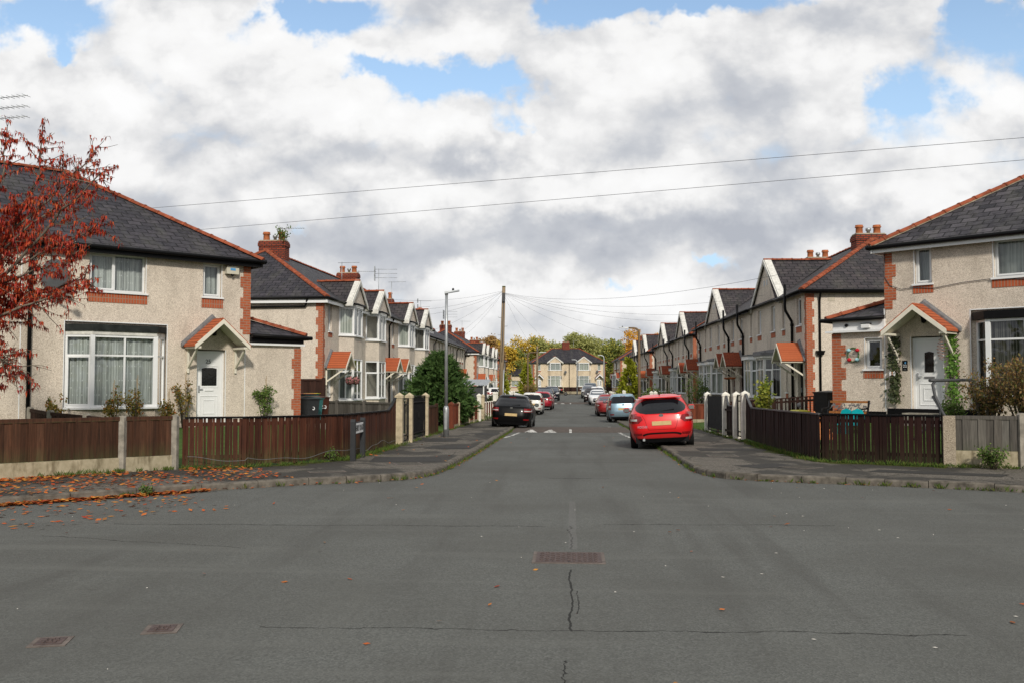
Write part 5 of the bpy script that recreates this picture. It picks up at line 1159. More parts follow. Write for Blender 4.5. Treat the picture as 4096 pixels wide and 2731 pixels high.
rbox('teal recycling box with yellow lid half behind the tall black bin',7.4,31.4,.5,-70,'yel')
m=MB(); m.box(-8.7,-6.9,38.2,38.7,-.1,.575); tag(m.build('low_garden_wall',M['brick'],None),'low brick wall under the two coloured recycling boxes','wall')
# bench, toys, swing
def place(P,A,u,v,z): return onfac(P,A,u,v,z)
t=thing('garden_bench','wooden garden bench with leafy cast iron back against the side extension','bench',onfac(P1,A1,-.74,-.85,.50),A1); t.scale=(.84,.9,.92)
for s in (-.66,.66):
    m=MB(); m.tube([(s,-.28,0),(s,-.25,.40),(s,.12,.42),(s,.24,.84)],.03,6); m.tube([(s,-.25,.40),(s,-.24,.6),(s,.14,.62)],.022,6); m.tube([(s,.16,0),(s,.12,.42)],.028,6); m.build('end_frame',M['blackmetal'],t)
wd=m_wood('bench_wood',(.40,.17,.05),(.2,.08,.03))
for z0 in (.50,.80): m=MB(); m.bar((-.64,.16+(z0-.5)*.28,z0),(.64,.16+(z0-.5)*.28,z0),.03,.06); m.build('back_rail',wd,t)
m=MB()
for k in range(4): m.box(-.64,.64,-.24+k*.1,-.16+k*.1,.42,.445)
m.build('seat',wd,t)
m=MB(); rr=random.Random(5)
for k in range(26):
    a=rr.uniform(0,6.3); x=-.58+1.16*k/25; z=.65+rr.uniform(-.07,.07); yy=.2+(z-.5)*.28; r=.06; m.poly([(x+r*math.cos(a),yy-.01,z+r*math.sin(a)),(x+r*.5*math.cos(a+1.6),yy-.012,z+r*.5*math.sin(a+1.6)),(x-r*math.cos(a),yy-.01,z-r*math.sin(a)),(x-r*.5*math.cos(a+1.6),yy-.012,z-r*.5*math.sin(a+1.6))])
for k in range(5): m.tube([(-.6+.3*k-.1,.2,.54),(-.6+.3*k+.02,.23,.66),(-.6+.3*k+.1,.26,.78)],.012,5)
m.build('iron_scrollwork',M['lead'],t)
for i,(u,lab) in enumerate(((-.42,'teal plastic toddler chair, left one by the bench'),(-.08,'teal plastic toddler chair, right one by the bench'))):
    t=thing('toy_chair',lab,'toy chair',onfac(P1,A1,u,-1.55,.42),A1+R(15*i),'children garden chairs'); m=MB()
    m.prism([(-.16,.25),(.16,.25),(.17,.5),(.12,.62),(.0,.66),(-.12,.62),(-.17,.5)],'y',.12,.15); m.build('backrest',pt['toyteal'],t); m=MB(); m.box(-.17,.17,-.17,.12,.24,.27); m.build('seat',pt['toyteal'],t)
    for a in (-.14,.14):
        for b in (-.14,.10): m=MB(); m.bar((a,b,0),(a,b,.24),.04,.04); m.build('leg',pt['toyteal'],t)
t=thing('toy_slide','orange and teal toy slide on the lawn behind the dark picket fence','toy slide',onfac(P1,A1,-.45,-3.0,.35),A1+R(60)); m=MB()
m.hexa([(-.2,-.5,.02),(.2,-.5,.02),(.2,.4,.55),(-.2,.4,.55),(-.2,-.5,.06),(.2,-.5,.06),(.2,.4,.6),(-.2,.4,.6)]); m.build('chute',pt['toyor'],t)
for s in (-.22,.22): m=MB(); m.bar((s,-.5,.08),(s,.4,.64),.03,.09); m.build('side_rail',pt['toyor'],t)
for s in (-.2,.2): m=MB(); m.bar((s,.62,0),(s,.42,.6),.05,.05); m.build('leg',pt['toyteal'],t)
m=MB(); 
for z in (.18,.36): m.box(-.2,.2,.5,.58,z,z+.04)
m.build('step',mplain('pink_plastic',(.5,.03,.2),.5),t)
t=thing('garden_swing_frame','grey tubular garden swing frame without its seat before the white door','swing frame',(8.28,22.25,.42),R(37)); g=M['greyplastic']
for k,x in enumerate((-.05,1.55)):
    m=MB(); m.tube([(x,.50,0),(x,.28,.2),(x,-.16,.52),(x,-.2,.72),(x,-.06,1.0),(x,0,1.28),(x+(.10 if k==0 else -.1),.0,1.36)],.034,8); m.build('front_leg',g,t)
    m=MB(); m.tube([(x,-.62,0),(x,-.3,.55),(x,-.0,1.02)],.034,8); m.build('rear_leg',g,t)
m=MB(); m.tube([(-.16,0,1.37),(1.66,0,1.39)],.036,8); m.build('top_bar',g,t)
m=MB(); m.tube([(-.05,-.55,.1),(1.55,-.55,.1)],.025,8); m.build('cross_bar',g,t)
# hanging baskets
def basket(label,x,y,z,r,mat,group,sub='flower_ball'):
    t=thing('hanging_basket',label,'hanging basket',(x,y,z),0,group); rr=random.Random(int(x*100)); m=MB()
    if sub=='flower_ball':
        m.lathe((0,0,-r*.8),[(r*.3,0),(r*.75,r*.4),(r*.85,r*.9),(r*.6,r*1.4),(.02,r*1.65)],10)
        for i in range(260):
            v=Vector((rr.gauss(0,1),rr.gauss(0,1),rr.gauss(0,1))).normalized(); p=v*r; a=v.orthogonal().normalized()*.03; b=v.cross(a); m.poly([p-a,p-b,p+a,p+b],rr.choice((1,1,2)))
        m.build(sub,[mat,M['pinkf'],M['leafdk']],t)
    else: m.lathe((0,0,-r*.6),[(r*.2,0),(r*.75,r*.2),(r,r*.6)],12); m.build('bowl',mat,t)
    m=MB()
    for a in (0,2.1,4.2): m.tube([(r*.8*math.cos(a),r*.8*math.sin(a),0 if sub!='flower_ball' else r*.5),(0,0,r+.38)],.006,4)
    m.build('chain',M['blackmetal'],t)
M['pinkf']=mplain('dusty_pink_flowers',(.40,.16,.17),.8,.4,40); M['leafdk']=mplain('dark_leaf',(.025,.045,.015),.7,.4,20)
basket('pink flower ball hanging under the first left terrace canopy, nearer one',-9.6,40.95,1.86,.20,M['leafdk'],'hanging flower balls')
basket('pink flower ball hanging under the first left terrace canopy, farther one',-9.6,42.1,1.86,.20,M['leafdk'],'hanging flower balls')
basket('brown hanging bowl under the paired red canopies, nearer one',8.5,50.6,2.05,.2,M['clay'],'hanging bowls','bowl'); basket('brown hanging bowl under the paired red canopies, farther one',8.5,52.2,2.05,.2,M['clay'],'hanging bowls','bowl')
# shed, wall pieces
t=thing('garden_shelter','dark grey shelter with corrugated metal roof behind the black car','shed',(-6.9,62.5,-.2),0); m=MB(); m.box(-1.9,1.2,0,2.4,0,1.75); m.build('wall',M['greyplastic'],t); m=MB()
m.grid([[(-2.15+3.6*i/48,yy,zz+.02*(i%2)) for i in range(49)] for yy,zz in ((-.25,1.80),(2.6,2.2))],sm=False); m.build('roof',M['galv'],t); m=MB(); m.bar((1.2,-.1,0),(1.2,-.1,1.8),.08,.08,up=(1,0,0)); m.build('post',M['white'],t)
t=thing('garden_wall','low stone garden wall with brick piers before the right terrace bays','wall',(0,0,0),0); m=MB(); m.box(5.6,8.6,49.0,49.3,-.3,.62); m.build('body',M['chim'],t); m=MB(); m.box(5.55,8.65,48.95,49.35,.62,.7); m.build('coping',M['conc'],t)
for x in (7.9,8.5): m=MB(); m.box(x-.16,x+.16,48.85,48.98,-.3,.95); m.build('pier',M['brick'],t)
# ------------------------------------------------------------------ vehicles
def lerpt(tab,z):
    if z<=tab[0][0]: return tab[0][1]
    for (a,va),(b,vb) in zip(tab,tab[1:]):
        if z<=b:
            f=(z-a)/(b-a); f=f*f*(3-2*f)*.35+f*.65; return va+(vb-va)*f
    return tab[-1][1]
SHAPES=dict(
 hatch=dict(L=4.3,W=1.80,H=1.47,rear=[(.18,.16),(.34,.05),(.52,.0),(.72,.02),(.92,.07),(1.05,.17),(1.20,.32),(1.34,.44),(1.375,.47)],front=[(.18,.10),(.42,.0),(.60,.02),(.72,.12),(.80,.42),(.90,.95),(.98,1.22),(1.2,1.66),(1.375,2.15)],wid=[(.18,.88),(.34,.965),(.62,1.),(.84,.99),(.95,.95),(1.1,.87),(1.25,.785),(1.33,.72),(1.375,.66)],rw=(.98,1.33,.80,.70),tl=(.72,.97,.52,.99)),
 old=dict(L=4.2,W=1.77,H=1.42,rear=[(.18,.12),(.34,.03),(.52,.0),(.72,.04),(.90,.10),(1.0,.20),(1.18,.42),(1.30,.60),(1.36,.66)],front=[(.18,.10),(.42,.0),(.60,.02),(.72,.12),(.80,.42),(.90,.95),(.98,1.22),(1.2,1.66),(1.34,2.15)],wid=[(.18,.90),(.34,.97),(.62,1.),(.84,.98),(.92,.945),(1.18,.80),(1.32,.70),(1.36,.67)],rw=(.95,1.28,.84,.80),tl=(.72,.88,.60,.98)),
 mini=dict(L=3.7,W=1.62,H=1.50,rear=[(.18,.14),(.34,.03),(.55,.0),(.75,.02),(.95,.06),(1.1,.12),(1.25,.20),(1.40,.28),(1.44,.30)],front=[(.18,.10),(.42,.0),(.62,.03),(.76,.12),(.86,.4),(.95,.8),(1.2,1.25),(1.42,1.75)],wid=[(.18,.90),(.34,.97),(.62,1.),(.90,.985),(1.0,.955),(1.24,.86),(1.40,.76),(1.44,.72)],rw=(1.0,1.36,.86,.80),tl=(.66,1.16,.80,.985)),
 saloon=dict(L=4.5,W=1.77,H=1.44,rear=[(.18,.14),(.34,.03),(.55,.0),(.80,.04),(.94,.12),(.98,.45),(1.02,.62),(1.2,1.0),(1.34,1.45),(1.38,1.5)],front=[(.18,.10),(.42,.0),(.60,.02),(.72,.12),(.80,.42),(.90,.95),(.98,1.22),(1.2,1.66),(1.36,2.1)],wid=[(.18,.9),(.34,.97),(.62,1.),(.88,.985),(.96,.94),(1.2,.80),(1.34,.70),(1.38,.67)],rw=(1.03,1.32,.86,.80),tl=(.66,.88,.60,.99)),
 suv=dict(L=4.5,W=1.85,H=1.64,rear=[(.22,.16),(.4,.04),(.62,.0),(.85,.03),(1.02,.10),(1.2,.24),(1.38,.40),(1.52,.50),(1.56,.52)],front=[(.22,.10),(.5,.0),(.75,.03),(.90,.14),(.98,.5),(1.06,1.0),(1.3,1.45),(1.54,2.0)],wid=[(.22,.9),(.4,.97),(.7,1.),(.98,.985),(1.08,.955),(1.35,.84),(1.52,.75),(1.56,.72)],rw=(1.08,1.48,.80,.72),tl=(.86,1.06,.55,.99)),
 van=dict(L=4.8,W=1.92,H=1.92,rear=[(.22,.1),(.5,.0),(1.0,.02),(1.4,.06),(1.80,.14),(1.84,.15)],front=[(.22,.10),(.5,.0),(.85,.05),(1.0,.2),(1.1,.6),(1.18,.95),(1.5,1.4),(1.82,1.9)],wid=[(.22,.92),(.4,.98),(.8,1.),(1.1,.985),(1.2,.97),(1.6,.9),(1.8,.84),(1.84,.80)],rw=(1.2,1.65,.7,.66),tl=(.9,1.3,.86,.99)))
def m_lens(name,c): return mplain(name,c,.12,.15,10,Coat_Weight=.5)
M['tail']=m_lens('red_lens',(.20,.004,.006)); M['clear']=m_lens('clear_lens',(.55,.54,.52)); M['amber']=m_lens('amber_lens',(.50,.16,.02)); M['trim']=mplain('black_trim',(.008,.008,.009),.6,.2,8,Specular_IOR_Level=.12)
M['carglass']=mplain('tinted_car_glass',(.006,.007,.009),.05,.3,1.2,Coat_Weight=.0); M['carglassb']=mplain('car_glass_blue',(.03,.045,.065),.05,.3,1.2,Coat_Weight=.5)
M['platey']=mplain('yellow_plate_blank',(.58,.42,.20),.5,.15,9); M['platew']=mplain('white_plate_blank',(.75,.74,.68),.5,.06,20); M['chrome']=mplain('chrome',(.7,.71,.72),.12,.05,5,Metallic=1.); M['rim']=mplain('alloy_rim',(.35,.36,.37),.35,.2,8,Metallic=.8)
def car(label,x,y,rz,shape,paint,face='rear',cat='car',name='parked_car',tiltd=0,glass='carglass',lights='wide',rails=False,hi=False,group='cars parked along the road',z=None,step=True,roof=None,plate=True,word=None):
    S=SHAPES[shape]; L,W,H=S['L'],S['W'],S['H']
    zc=zt(y)+(z if z is not None else .055)
    t=thing(name,label,cat,(x,y,zc),R(rz),group); t.rotation_euler=(0,R(tiltd),R(rz))
    zs0=S['rear'][0][0]; ztop=S['rear'][-1][0]; N=44
    def ex(z): return 5.4 if z<.85 else 5.4-min(1,(z-.85)/.2)*.9
    def P(th,z,off=0.):
        n=ex(z); a=R(th); r_,f_=-L/2+lerpt(S['rear'],z),L/2-lerpt(S['front'],z); cy=(r_+f_)/2; ha=(f_-r_)/2; w=W/2*lerpt(S['wid'],z)
        s,c=math.sin(a),math.cos(a)
        return ((w+off)*math.copysign(abs(s)**(2/n),s),cy-(ha+off)*math.copysign(abs(c)**(2/n),c),z)
    # theta 0 = rear centre, 90 = right side, 180 = front
    m=MB(); zz=[zs0]; 
    k=S['rear'][0][0]
    allz=sorted({*[a for a,b in S['rear']],*[a for a,b in S['front']],*[a for a,b in S['wid']]}); rowsz=[]
    for a,b in zip(allz,allz[1:]):
        n=max(1,int((b-a)/.05)); rowsz+=[a+(b-a)*i/n for i in range(n)]
    rowsz.append(ztop); ths=[360*i/72 for i in range(72)]
    ths=sorted({*[ (q+d)%360 for q in (0,90,180,270) for d in (-44,-40,-36,-32,-28,-24,-20,-15,-10,-5,0,5,10,15,20,24,28,32,36,40,44)]})
    rows=[[P(a,z) for a in ths] for z in rowsz]
    for f,dz in ((.94,.4),(.82,.72),(.6,.92),(.3,.99),(.02,1.)):
        base=[P(a,ztop) for a in ths]; cx=sum(p[0] for p in base)/len(base); cy=(max(p[1] for p in base)+min(p[1] for p in base))/2
        rows.append([(cx+(p[0]-cx)*f,cy+(p[1]-cy)*(f*.9+.1*f),ztop+(H-ztop)*dz) for p in base])
    m.grid(rows,closed=True); m.poly([P(a,zs0) for a in ths])
    pm=paint
    body=m.build('body',pm,t)
    def patch(nm,mat,th,zs,off=.006,nth=10,par=None,crv=0.):
        # th: list of (lo,hi) per z row
        m=MB(); m.grid([[P(lo+(hi-lo)*i/nth,z+crv*(1-(2*i/nth-1)**2),off) for i in range(nth+1)] for (lo,hi),z in zip(th,zs)])
        return m.build(nm,mat,par or t,fix=True)
    def q2t(q,z): return math.degrees(math.asin(min(1,abs(q))**(ex(z)/2)))*(1 if q>=0 else -1)
    z0,z1,qa,qb=S['rw']
    def rearpatch(nm,mat,spec,off=.006,nth=14,par=None,crv=0.,front=False):
        th=[]
        for z,a,b in spec:
            u,v=q2t(a,z),q2t(b,z)
            if front: u,v=180-u,180-v
            th.append((u,v))
        return patch(nm,mat,th,[s[0] for s in spec],off,nth,par,crv)
    gm=M[glass]
    n=8; rwz=[z0+(z1-z0)*i/n for i in range(n+1)]; rnd_=lambda i:1-.10*(max(0,abs(2*i/n-1)-.6)/.4)**2
    if shape=='hatch': rearpatch('rear_window',gm,[(z,-q,q) for z,q in ((.955,.48),(.985,.66),(1.02,.77),(1.07,.85),(1.14,.89),(1.21,.87),(1.27,.80),(1.31,.70),(1.335,.55))],.007,18)
    else: rearpatch('rear_window',gm,[(z,-(qa+(qb-qa)*i/n)*rnd_(i)*1.06,(qa+(qb-qa)*i/n)*rnd_(i)*1.06) for i,z in enumerate(rwz)])
    zb=[f for f in S['front'] if f[1]>.75][0][0]+.05; zt2=ztop-.03
    rearpatch('windscreen',gm,[(zb+(zt2-zb)*i/7,-.88,.88) for i in range(8)],front=True)
    for s in (1,-1):
        for (c0,c1) in ((-.62,-.02),(.02,.60)):
            zsd=[z0+.0+(z1-z0)*i/5 for i in range(6)]
            th=[]
            for z in zsd:
                def t_(c,z): 
                    v=math.degrees(math.acos(min(1,abs(c))**(ex(z)/2))); v=v if c>=0 else 180-v
                    return v
                a,b=t_(-c0,z),t_(-c1,z); 
                th.append((s*a,s*b))
            patch('side_window',gm,th,zsd,.006,8)
    a0,a1,l0,l1=S['tl']
    for s in (-1,1):
        if lights=='wide': sp=[(a0,l0+.16,l1),(a0+(a1-a0)*.35,l0+.04,l1+.004),(a0+(a1-a0)*.7,l0+.10,l1+.004),(a1,l0+.26,l1)]
        else: sp=[(a0,l0,l1),((a0+a1)/2,l0,l1+.004),(a1,l0+.02,l1)]
        sp=[(z,s*u,s*v) for z,u,v in sp]
        tl=rearpatch('tail_light',M['tail'],sp,.012,8)
        zc_=a0+(a1-a0)*.22; u=l0+.2 if lights=='wide' else l0+.02; v=u+.2 if lights=='wide' else l1-.02
        rearpatch('reversing_lens',M['clear'],[(zc_,s*(u),s*(v)),(zc_+(a1-a0)*.22,s*u,s*v)],.018,6,tl)
        fz=zs0+.48 if shape not in('suv','van') else zs0+.62
        hl=rearpatch('headlight',M['clear'],[(fz-.06,s*.62,s*.88),(fz,s*.55,s*.97),(fz+.07,s*.6,s*.99),(fz+.11,s*.74,s*.985)],.01,8,front=True)
        fl=zs0+.17; rearpatch('fog_lamp',M['clear'],[(fl,s*.66,s*.80),(fl+.07,s*.66,s*.80)],.012,4,front=True)
        rearpatch('reflector',M['tail'],[(zs0+.20,s*.62,s*.86),(zs0+.26,s*.60,s*.87)],.012,5)
    if plate:
        pz=.60 if shape in('old',) else .70
        if shape=='saloon': pz=.76
        m=MB(); yy=P(0,pz)[1]-.018; m.box(-.26,.26,yy,yy+.03,pz-.055,pz+.055); m.build('number_plate',M['platey'],t)
        m=MB(); yy=P(180,.42)[1]; m.box(-.26,.26,yy-.02,yy+.015,.37,.48); m.build('number_plate',M['platew'],t)
    rearpatch('grille',M['trim'],[(zs0+.08,-.5,.5),(zs0+.20,-.58,.58),(zs0+.30,-.5,.5)],.008,8,front=True)
    rearpatch('upper_grille',M['trim'],[(zs0+.40,-.42,.42),(zs0+.47,-.46,.46)],.008,8,front=True)
    rearpatch('lower_bumper',M['trim'],[(zs0-.0,-.86,.86),(zs0+.06,-.88,.88),(zs0+.11,-.80,.80)],.007,12)
    m=MB(); yy=P(0,z1+.03)[1]; m.box(-.14,.14,yy-.012,yy+.02,z1+.012,z1+.035); m.build('brake_light',M['tail'],t)
    m=MB(); yy=P(0,z0+.06)[1]; m.bar((.0,yy-.02,z0+.03),(.36,yy+.0,z0+.08),.02,.025); m.build('wiper',M['trim'],t)
    m=MB(); yy=P(0,z0-.07)[1]; m.tube([(0,yy-.014,z0-.07),(0,yy+.004,z0-.07)],.05,12); b=m.build('badge',M['chrome'],t); b.scale=(1.25,1,.8); b.location=(0,0,(z0-.07)*.2)
    rear_y=P(0,.6)[1]
    if hi:
        rearpatch('diffuser_strip',M['trim'],[(.36,-.56,.56),(.40,-.60,.60)],.014,14,crv=.05)
        m=MB(); m.tube([(-.5,rear_y+.02,.26),(-.5,rear_y+.3,.26)],.035,10); m.build('exhaust',M['galv'],t)
        m=MB()
        seam=[(.98,q) for q in ()]
        for s in (-1,1):
            pts=[]
            for z,q in ((.93,.60),(.80,.50),(.62,.44),(.53,.40)): th=q2t(s*q,z); pts.append(P(th,z,.003))
            m.tube(pts,.004,4)
        pts=[P(q2t(q,.53),.53,.003) for q in [-.4+.1*i for i in range(9)]]; m.tube(pts,.004,4); m.build('tailgate_seam',M['trim'],t)
        th=[(z,-.86,.86) for z in (z1+.045,z1+.07)]
        m=MB(); zt3=ztop-.01; m.hexa([(-.56,P(0,zt3)[1]-.13,z1+.05),(.56,P(0,zt3)[1]-.13,z1+.05),(.60,P(0,zt3)[1]+.06,z1+.06),(-.60,P(0,zt3)[1]+.06,z1+.06),(-.55,P(0,zt3)[1]-.12,z1+.075),(.55,P(0,zt3)[1]-.12,z1+.075),(.60,P(0,zt3)[1]+.08,z1+.10),(-.60,P(0,zt3)[1]+.08,z1+.10)]); m.build('spoiler',pm,t)
        for s in (-1,1):
            m=MB(); w=W/2*.72; m.bar((s*(w-.13),rear_y+.7,H-.045),(s*(w-.17),rear_y+1.9,H-.02),.03,.02); m.build('roof_strip',M['trim'],t)
    if word: text('lettering',word,.085,M['chrome'],t,(-.52,P(q2t(-.58,.66),.66)[1]-.02,.61),(R(86),0,0),.003)
    m=MB(); yy=rear_y+.75; m.tube([(0,yy,H-.02),(0,yy-.06,H+.20)],[.008,.004],5); m.lathe((0,yy,H-.025),[(.03,0),(.012,.05)],8); m.build('aerial',M['trim'],t)
    for s in (-1,1):
        m=MB(); fy=L/2-S['front'][-1][1]+.42; zz=z0+.03
        hw=W/2*lerpt(S['wid'],zz)
        m.lathe((s*(hw+.13),fy,zz-.06),[(.05,0),(.095,.03),(.10,.1),(.07,.15)],10); q=m.build('door_mirror',pm,t)
        m=MB(); m.bar((s*(hw-.03),fy,zz-.02),(s*(hw+.08),fy,zz),.05,.04); m.poly([(s*(hw+.05),fy-.101,zz-.04),(s*(hw+.2),fy-.101,zz-.04),(s*(hw+.2),fy-.101,zz+.07),(s*(hw+.05),fy-.101,zz+.07)],1); m.build('mirror_glass',[M['trim'],M['chrome']],q)
        if rails: m=MB(); w=W/2*.70; m.tube([(s*w,rear_y+.6,H-.06),(s*w,rear_y+.8,H+.02),(s*w,rear_y+2.2,H+.03),(s*w,rear_y+2.5,H-.05)],.022,6); m.build('roof_rail',M['trim'],t)
        for yy in (-L/2+.90,L/2-.86):
            r=.315 if shape not in('suv','van') else .35
            def sx(y_,z_):
                z_=max(zs0,min(ztop,z_)); n_=ex(z_); r_,f_=-L/2+lerpt(S['rear'],z_),L/2-lerpt(S['front'],z_); p_=min(.999,abs((y_-(r_+f_)/2)/((f_-r_)/2))); return W/2*lerpt(S['wid'],z_)*(1-p_**n_)**(1/n_)+.004
            m=MB(); n=20; m.grid([[(s*sx(yy+rad*math.cos(a),r+rad*math.sin(a)),yy+rad*math.cos(a),max(zs0+.001,r+rad*math.sin(a))) for a in [-.45+(math.pi+.9)*i/n for i in range(n+1)]] for rad in (.02,r*.5,r,r+.035)]); m.build('wheel_arch',M['trim'],t)
            w=bpy.data.objects.new('wheel',None); COL.objects.link(w); w.parent=t
            m=MB(); xo=s*(W/2-.03); xi=s*(W/2-.23)
            m.tube([(xi,yy,r),(xi+s*.02,yy,r),(xo-s*.03,yy,r),(xo,yy,r)],[r*.9,r,r,r*.93],26); m.build('tyre',M['rubber'],w)
            m=MB(); m.tube([(xo+s*.001,yy,r),(xo+s*.006,yy,r)],r*.68,20); 
            m.build('rim',M['rim'],w)
    m=MB(); m.box(-W/2*.8,W/2*.8,-L/2+.2,L/2-.2,.16,.5); m.build('underbody',M['trim'],t)
    return t
pr=lambda n,c,met=0.: m_paint('paint_'+n,c,met,.38 if max(c)>.03 else .12,.3)
c=car('bright red hatchback parked half on the right pavement, nearest car',2.66,28.2,-4,'hatch',pr('bright_red',(.68,.005,.008)),tiltd=-3.3,hi=True,word='FOCUS',z=.055)
c=car('black hatchback parked half on the left pavement, rear towards camera',-2.50,42.1,-1.0,'old',pr('black',(.004,.004,.0045)),tiltd=3.2,hi=False,lights='block',glass='carglass')
M['silverr']=pr('pale_blue_silver',(.28,.41,.50),.5)
c=car('white small hatchback behind the black car on the left',-2.72,68.6,-1,'mini',pr('white',(.74,.74,.70)),tiltd=2,lights='block',group='cars parked along the road')
car('crimson hatchback beyond the white one on the left',-2.3,79.7,-2,'hatch',pr('crimson',(.34,.008,.025)),tiltd=1,hi=False)
car('dark blue estate facing the camera behind the crimson hatchback',-2.55,96,179,'suv',pr('dark_blue',(.012,.016,.028)),glass='carglassb',tiltd=0)
car('black off-roader with roof rails facing the camera, last car on the left',-2.15,110.5,179,'suv',pr('navy',(.010,.012,.018)),glass='carglassb',rails=True)
car('white car parked side-on in a left driveway behind white gate posts',-7.4,104,-75,'hatch',pr('white2',(.72,.73,.72)),z=.15)
car('pale blue-silver small hatchback behind the red one on the right',2.82,52.6,0,'mini',M['silverr'],tiltd=-1.5,rails=False,lights='block')
car('dark red saloon in front of the silver hatchback',2.6,65.2,1,'saloon',pr('dark_red',(.26,.012,.012)),tiltd=-1.5,glass='carglassb')
car('white hatchback facing the camera on the right, beyond the red saloon',2.68,94.5,180,'hatch',pr('white3',(.76,.77,.78)),glass='carglassb',hi=False)
car('black and red small car mostly behind the white hatchback',2.25,103.5,180,'mini',pr('black2',(.02,.01,.012)),glass='carglass')
car('second white car peeping over the white hatchback roof',3.0,101.5+6.5,0,'suv',pr('white4',(.74,.75,.76)),glass='carglassb')
car('silver people carrier facing the camera near the right road end',2.3,124,180,'suv',pr('silver',(.42,.43,.44),.6),glass='carglassb')
car('grey van facing the camera at the right road end',2.75,132,180,'van',pr('grey_van',(.20,.23,.25),.3),cat='van',name='parked_van',glass='carglassb')
car('dark car parked across the left garden behind the red fence',-8.0,53.2,80,'old',pr('black3',(.012,.012,.013)),z=.0)
# motorbike
t=thing('motorbike','red and white motorbike standing on the left before the end wall','motorbike',(-1.35,143.5,zt(143)),R(65)); 
for yy in (-.7,.7):
    w=bpy.data.objects.new('wheel',None); COL.objects.link(w); w.parent=t
    m=MB(); m.tube([(.30*math.cos(a)*0+0,yy+.27*math.cos(a),.31+.27*math.sin(a)) for a in [2*math.pi*i/20 for i in range(21)]],.05,6); m.build('tyre',M['rubber'],w); m=MB(); m.tube([(-.03,yy,.31),(.03,yy,.31)],.19,12); m.build('rim',M['rim'],w)
redp=pr('bike_red',(.45,.01,.015)); whp=pr('bike_white',(.7,.7,.68))
m=MB(); m.lathe((0,-.05,.72),[(.1,0),(.16,.08),(.14,.2),(.05,.27)],10); m.build('fuel_tank',redp,t)
m=MB(); m.hexa([(-.14,.25,.5),(.14,.25,.5),(.10,.72,.62),(-.10,.72,.62),(-.16,.2,.98),(.16,.2,.98),(.1,.72,1.05),(-.1,.72,1.05)]); m.build('fairing',whp,t)
m=MB(); m.hexa([(-.12,-.75,.80),(.12,-.75,.80),(.14,-.1,.74),(-.14,-.1,.74),(-.1,-.8,.92),(.1,-.8,.92),(.13,-.1,.82),(-.13,-.1,.82)]); m.build('seat',M['trim'],t)
m=MB(); m.box(-.15,.15,-.3,.3,.28,.62); m.build('engine',M['blackmetal'],t)
m=MB(); m.tube([(-.36,.42,1.08),(-.1,.5,1.02),(.1,.5,1.02),(.36,.42,1.08)],.02,6); m.build('handlebar',M['trim'],t)
m=MB(); m.tube([(0,.7,.31),(0,.5,1.0)],.04,6); m.build('fork',M['metal'],t)
# ------------------------------------------------------------------ plants
M['bark']=m_wood('bark',(.12,.10,.075),(.05,.04,.03)); M['barkp']=m_wood('pale_bark',(.22,.19,.15),(.08,.06,.045),pale=(.35,.32,.27))
def leafquad(m,p,d,n,l,w,mi=0):
    d=d.normalized(); s=d.cross(n); s=s.normalized() if s.length>1e-4 else d.orthogonal().normalized(); b=len(m.v)
    for q in (p,p+d*l*.5+s*w,p+d*l,p+d*l*.5-s*w): m.add(q)
    m.f.append([b,b+1,b+2,b+3]); m.m.append(mi); m.sm.append(False)
def rv(r): 
    while True:
        v=Vector((r.uniform(-1,1),r.uniform(-1,1),r.uniform(-1,1)))
        if .01<v.length<1: return v.normalized()
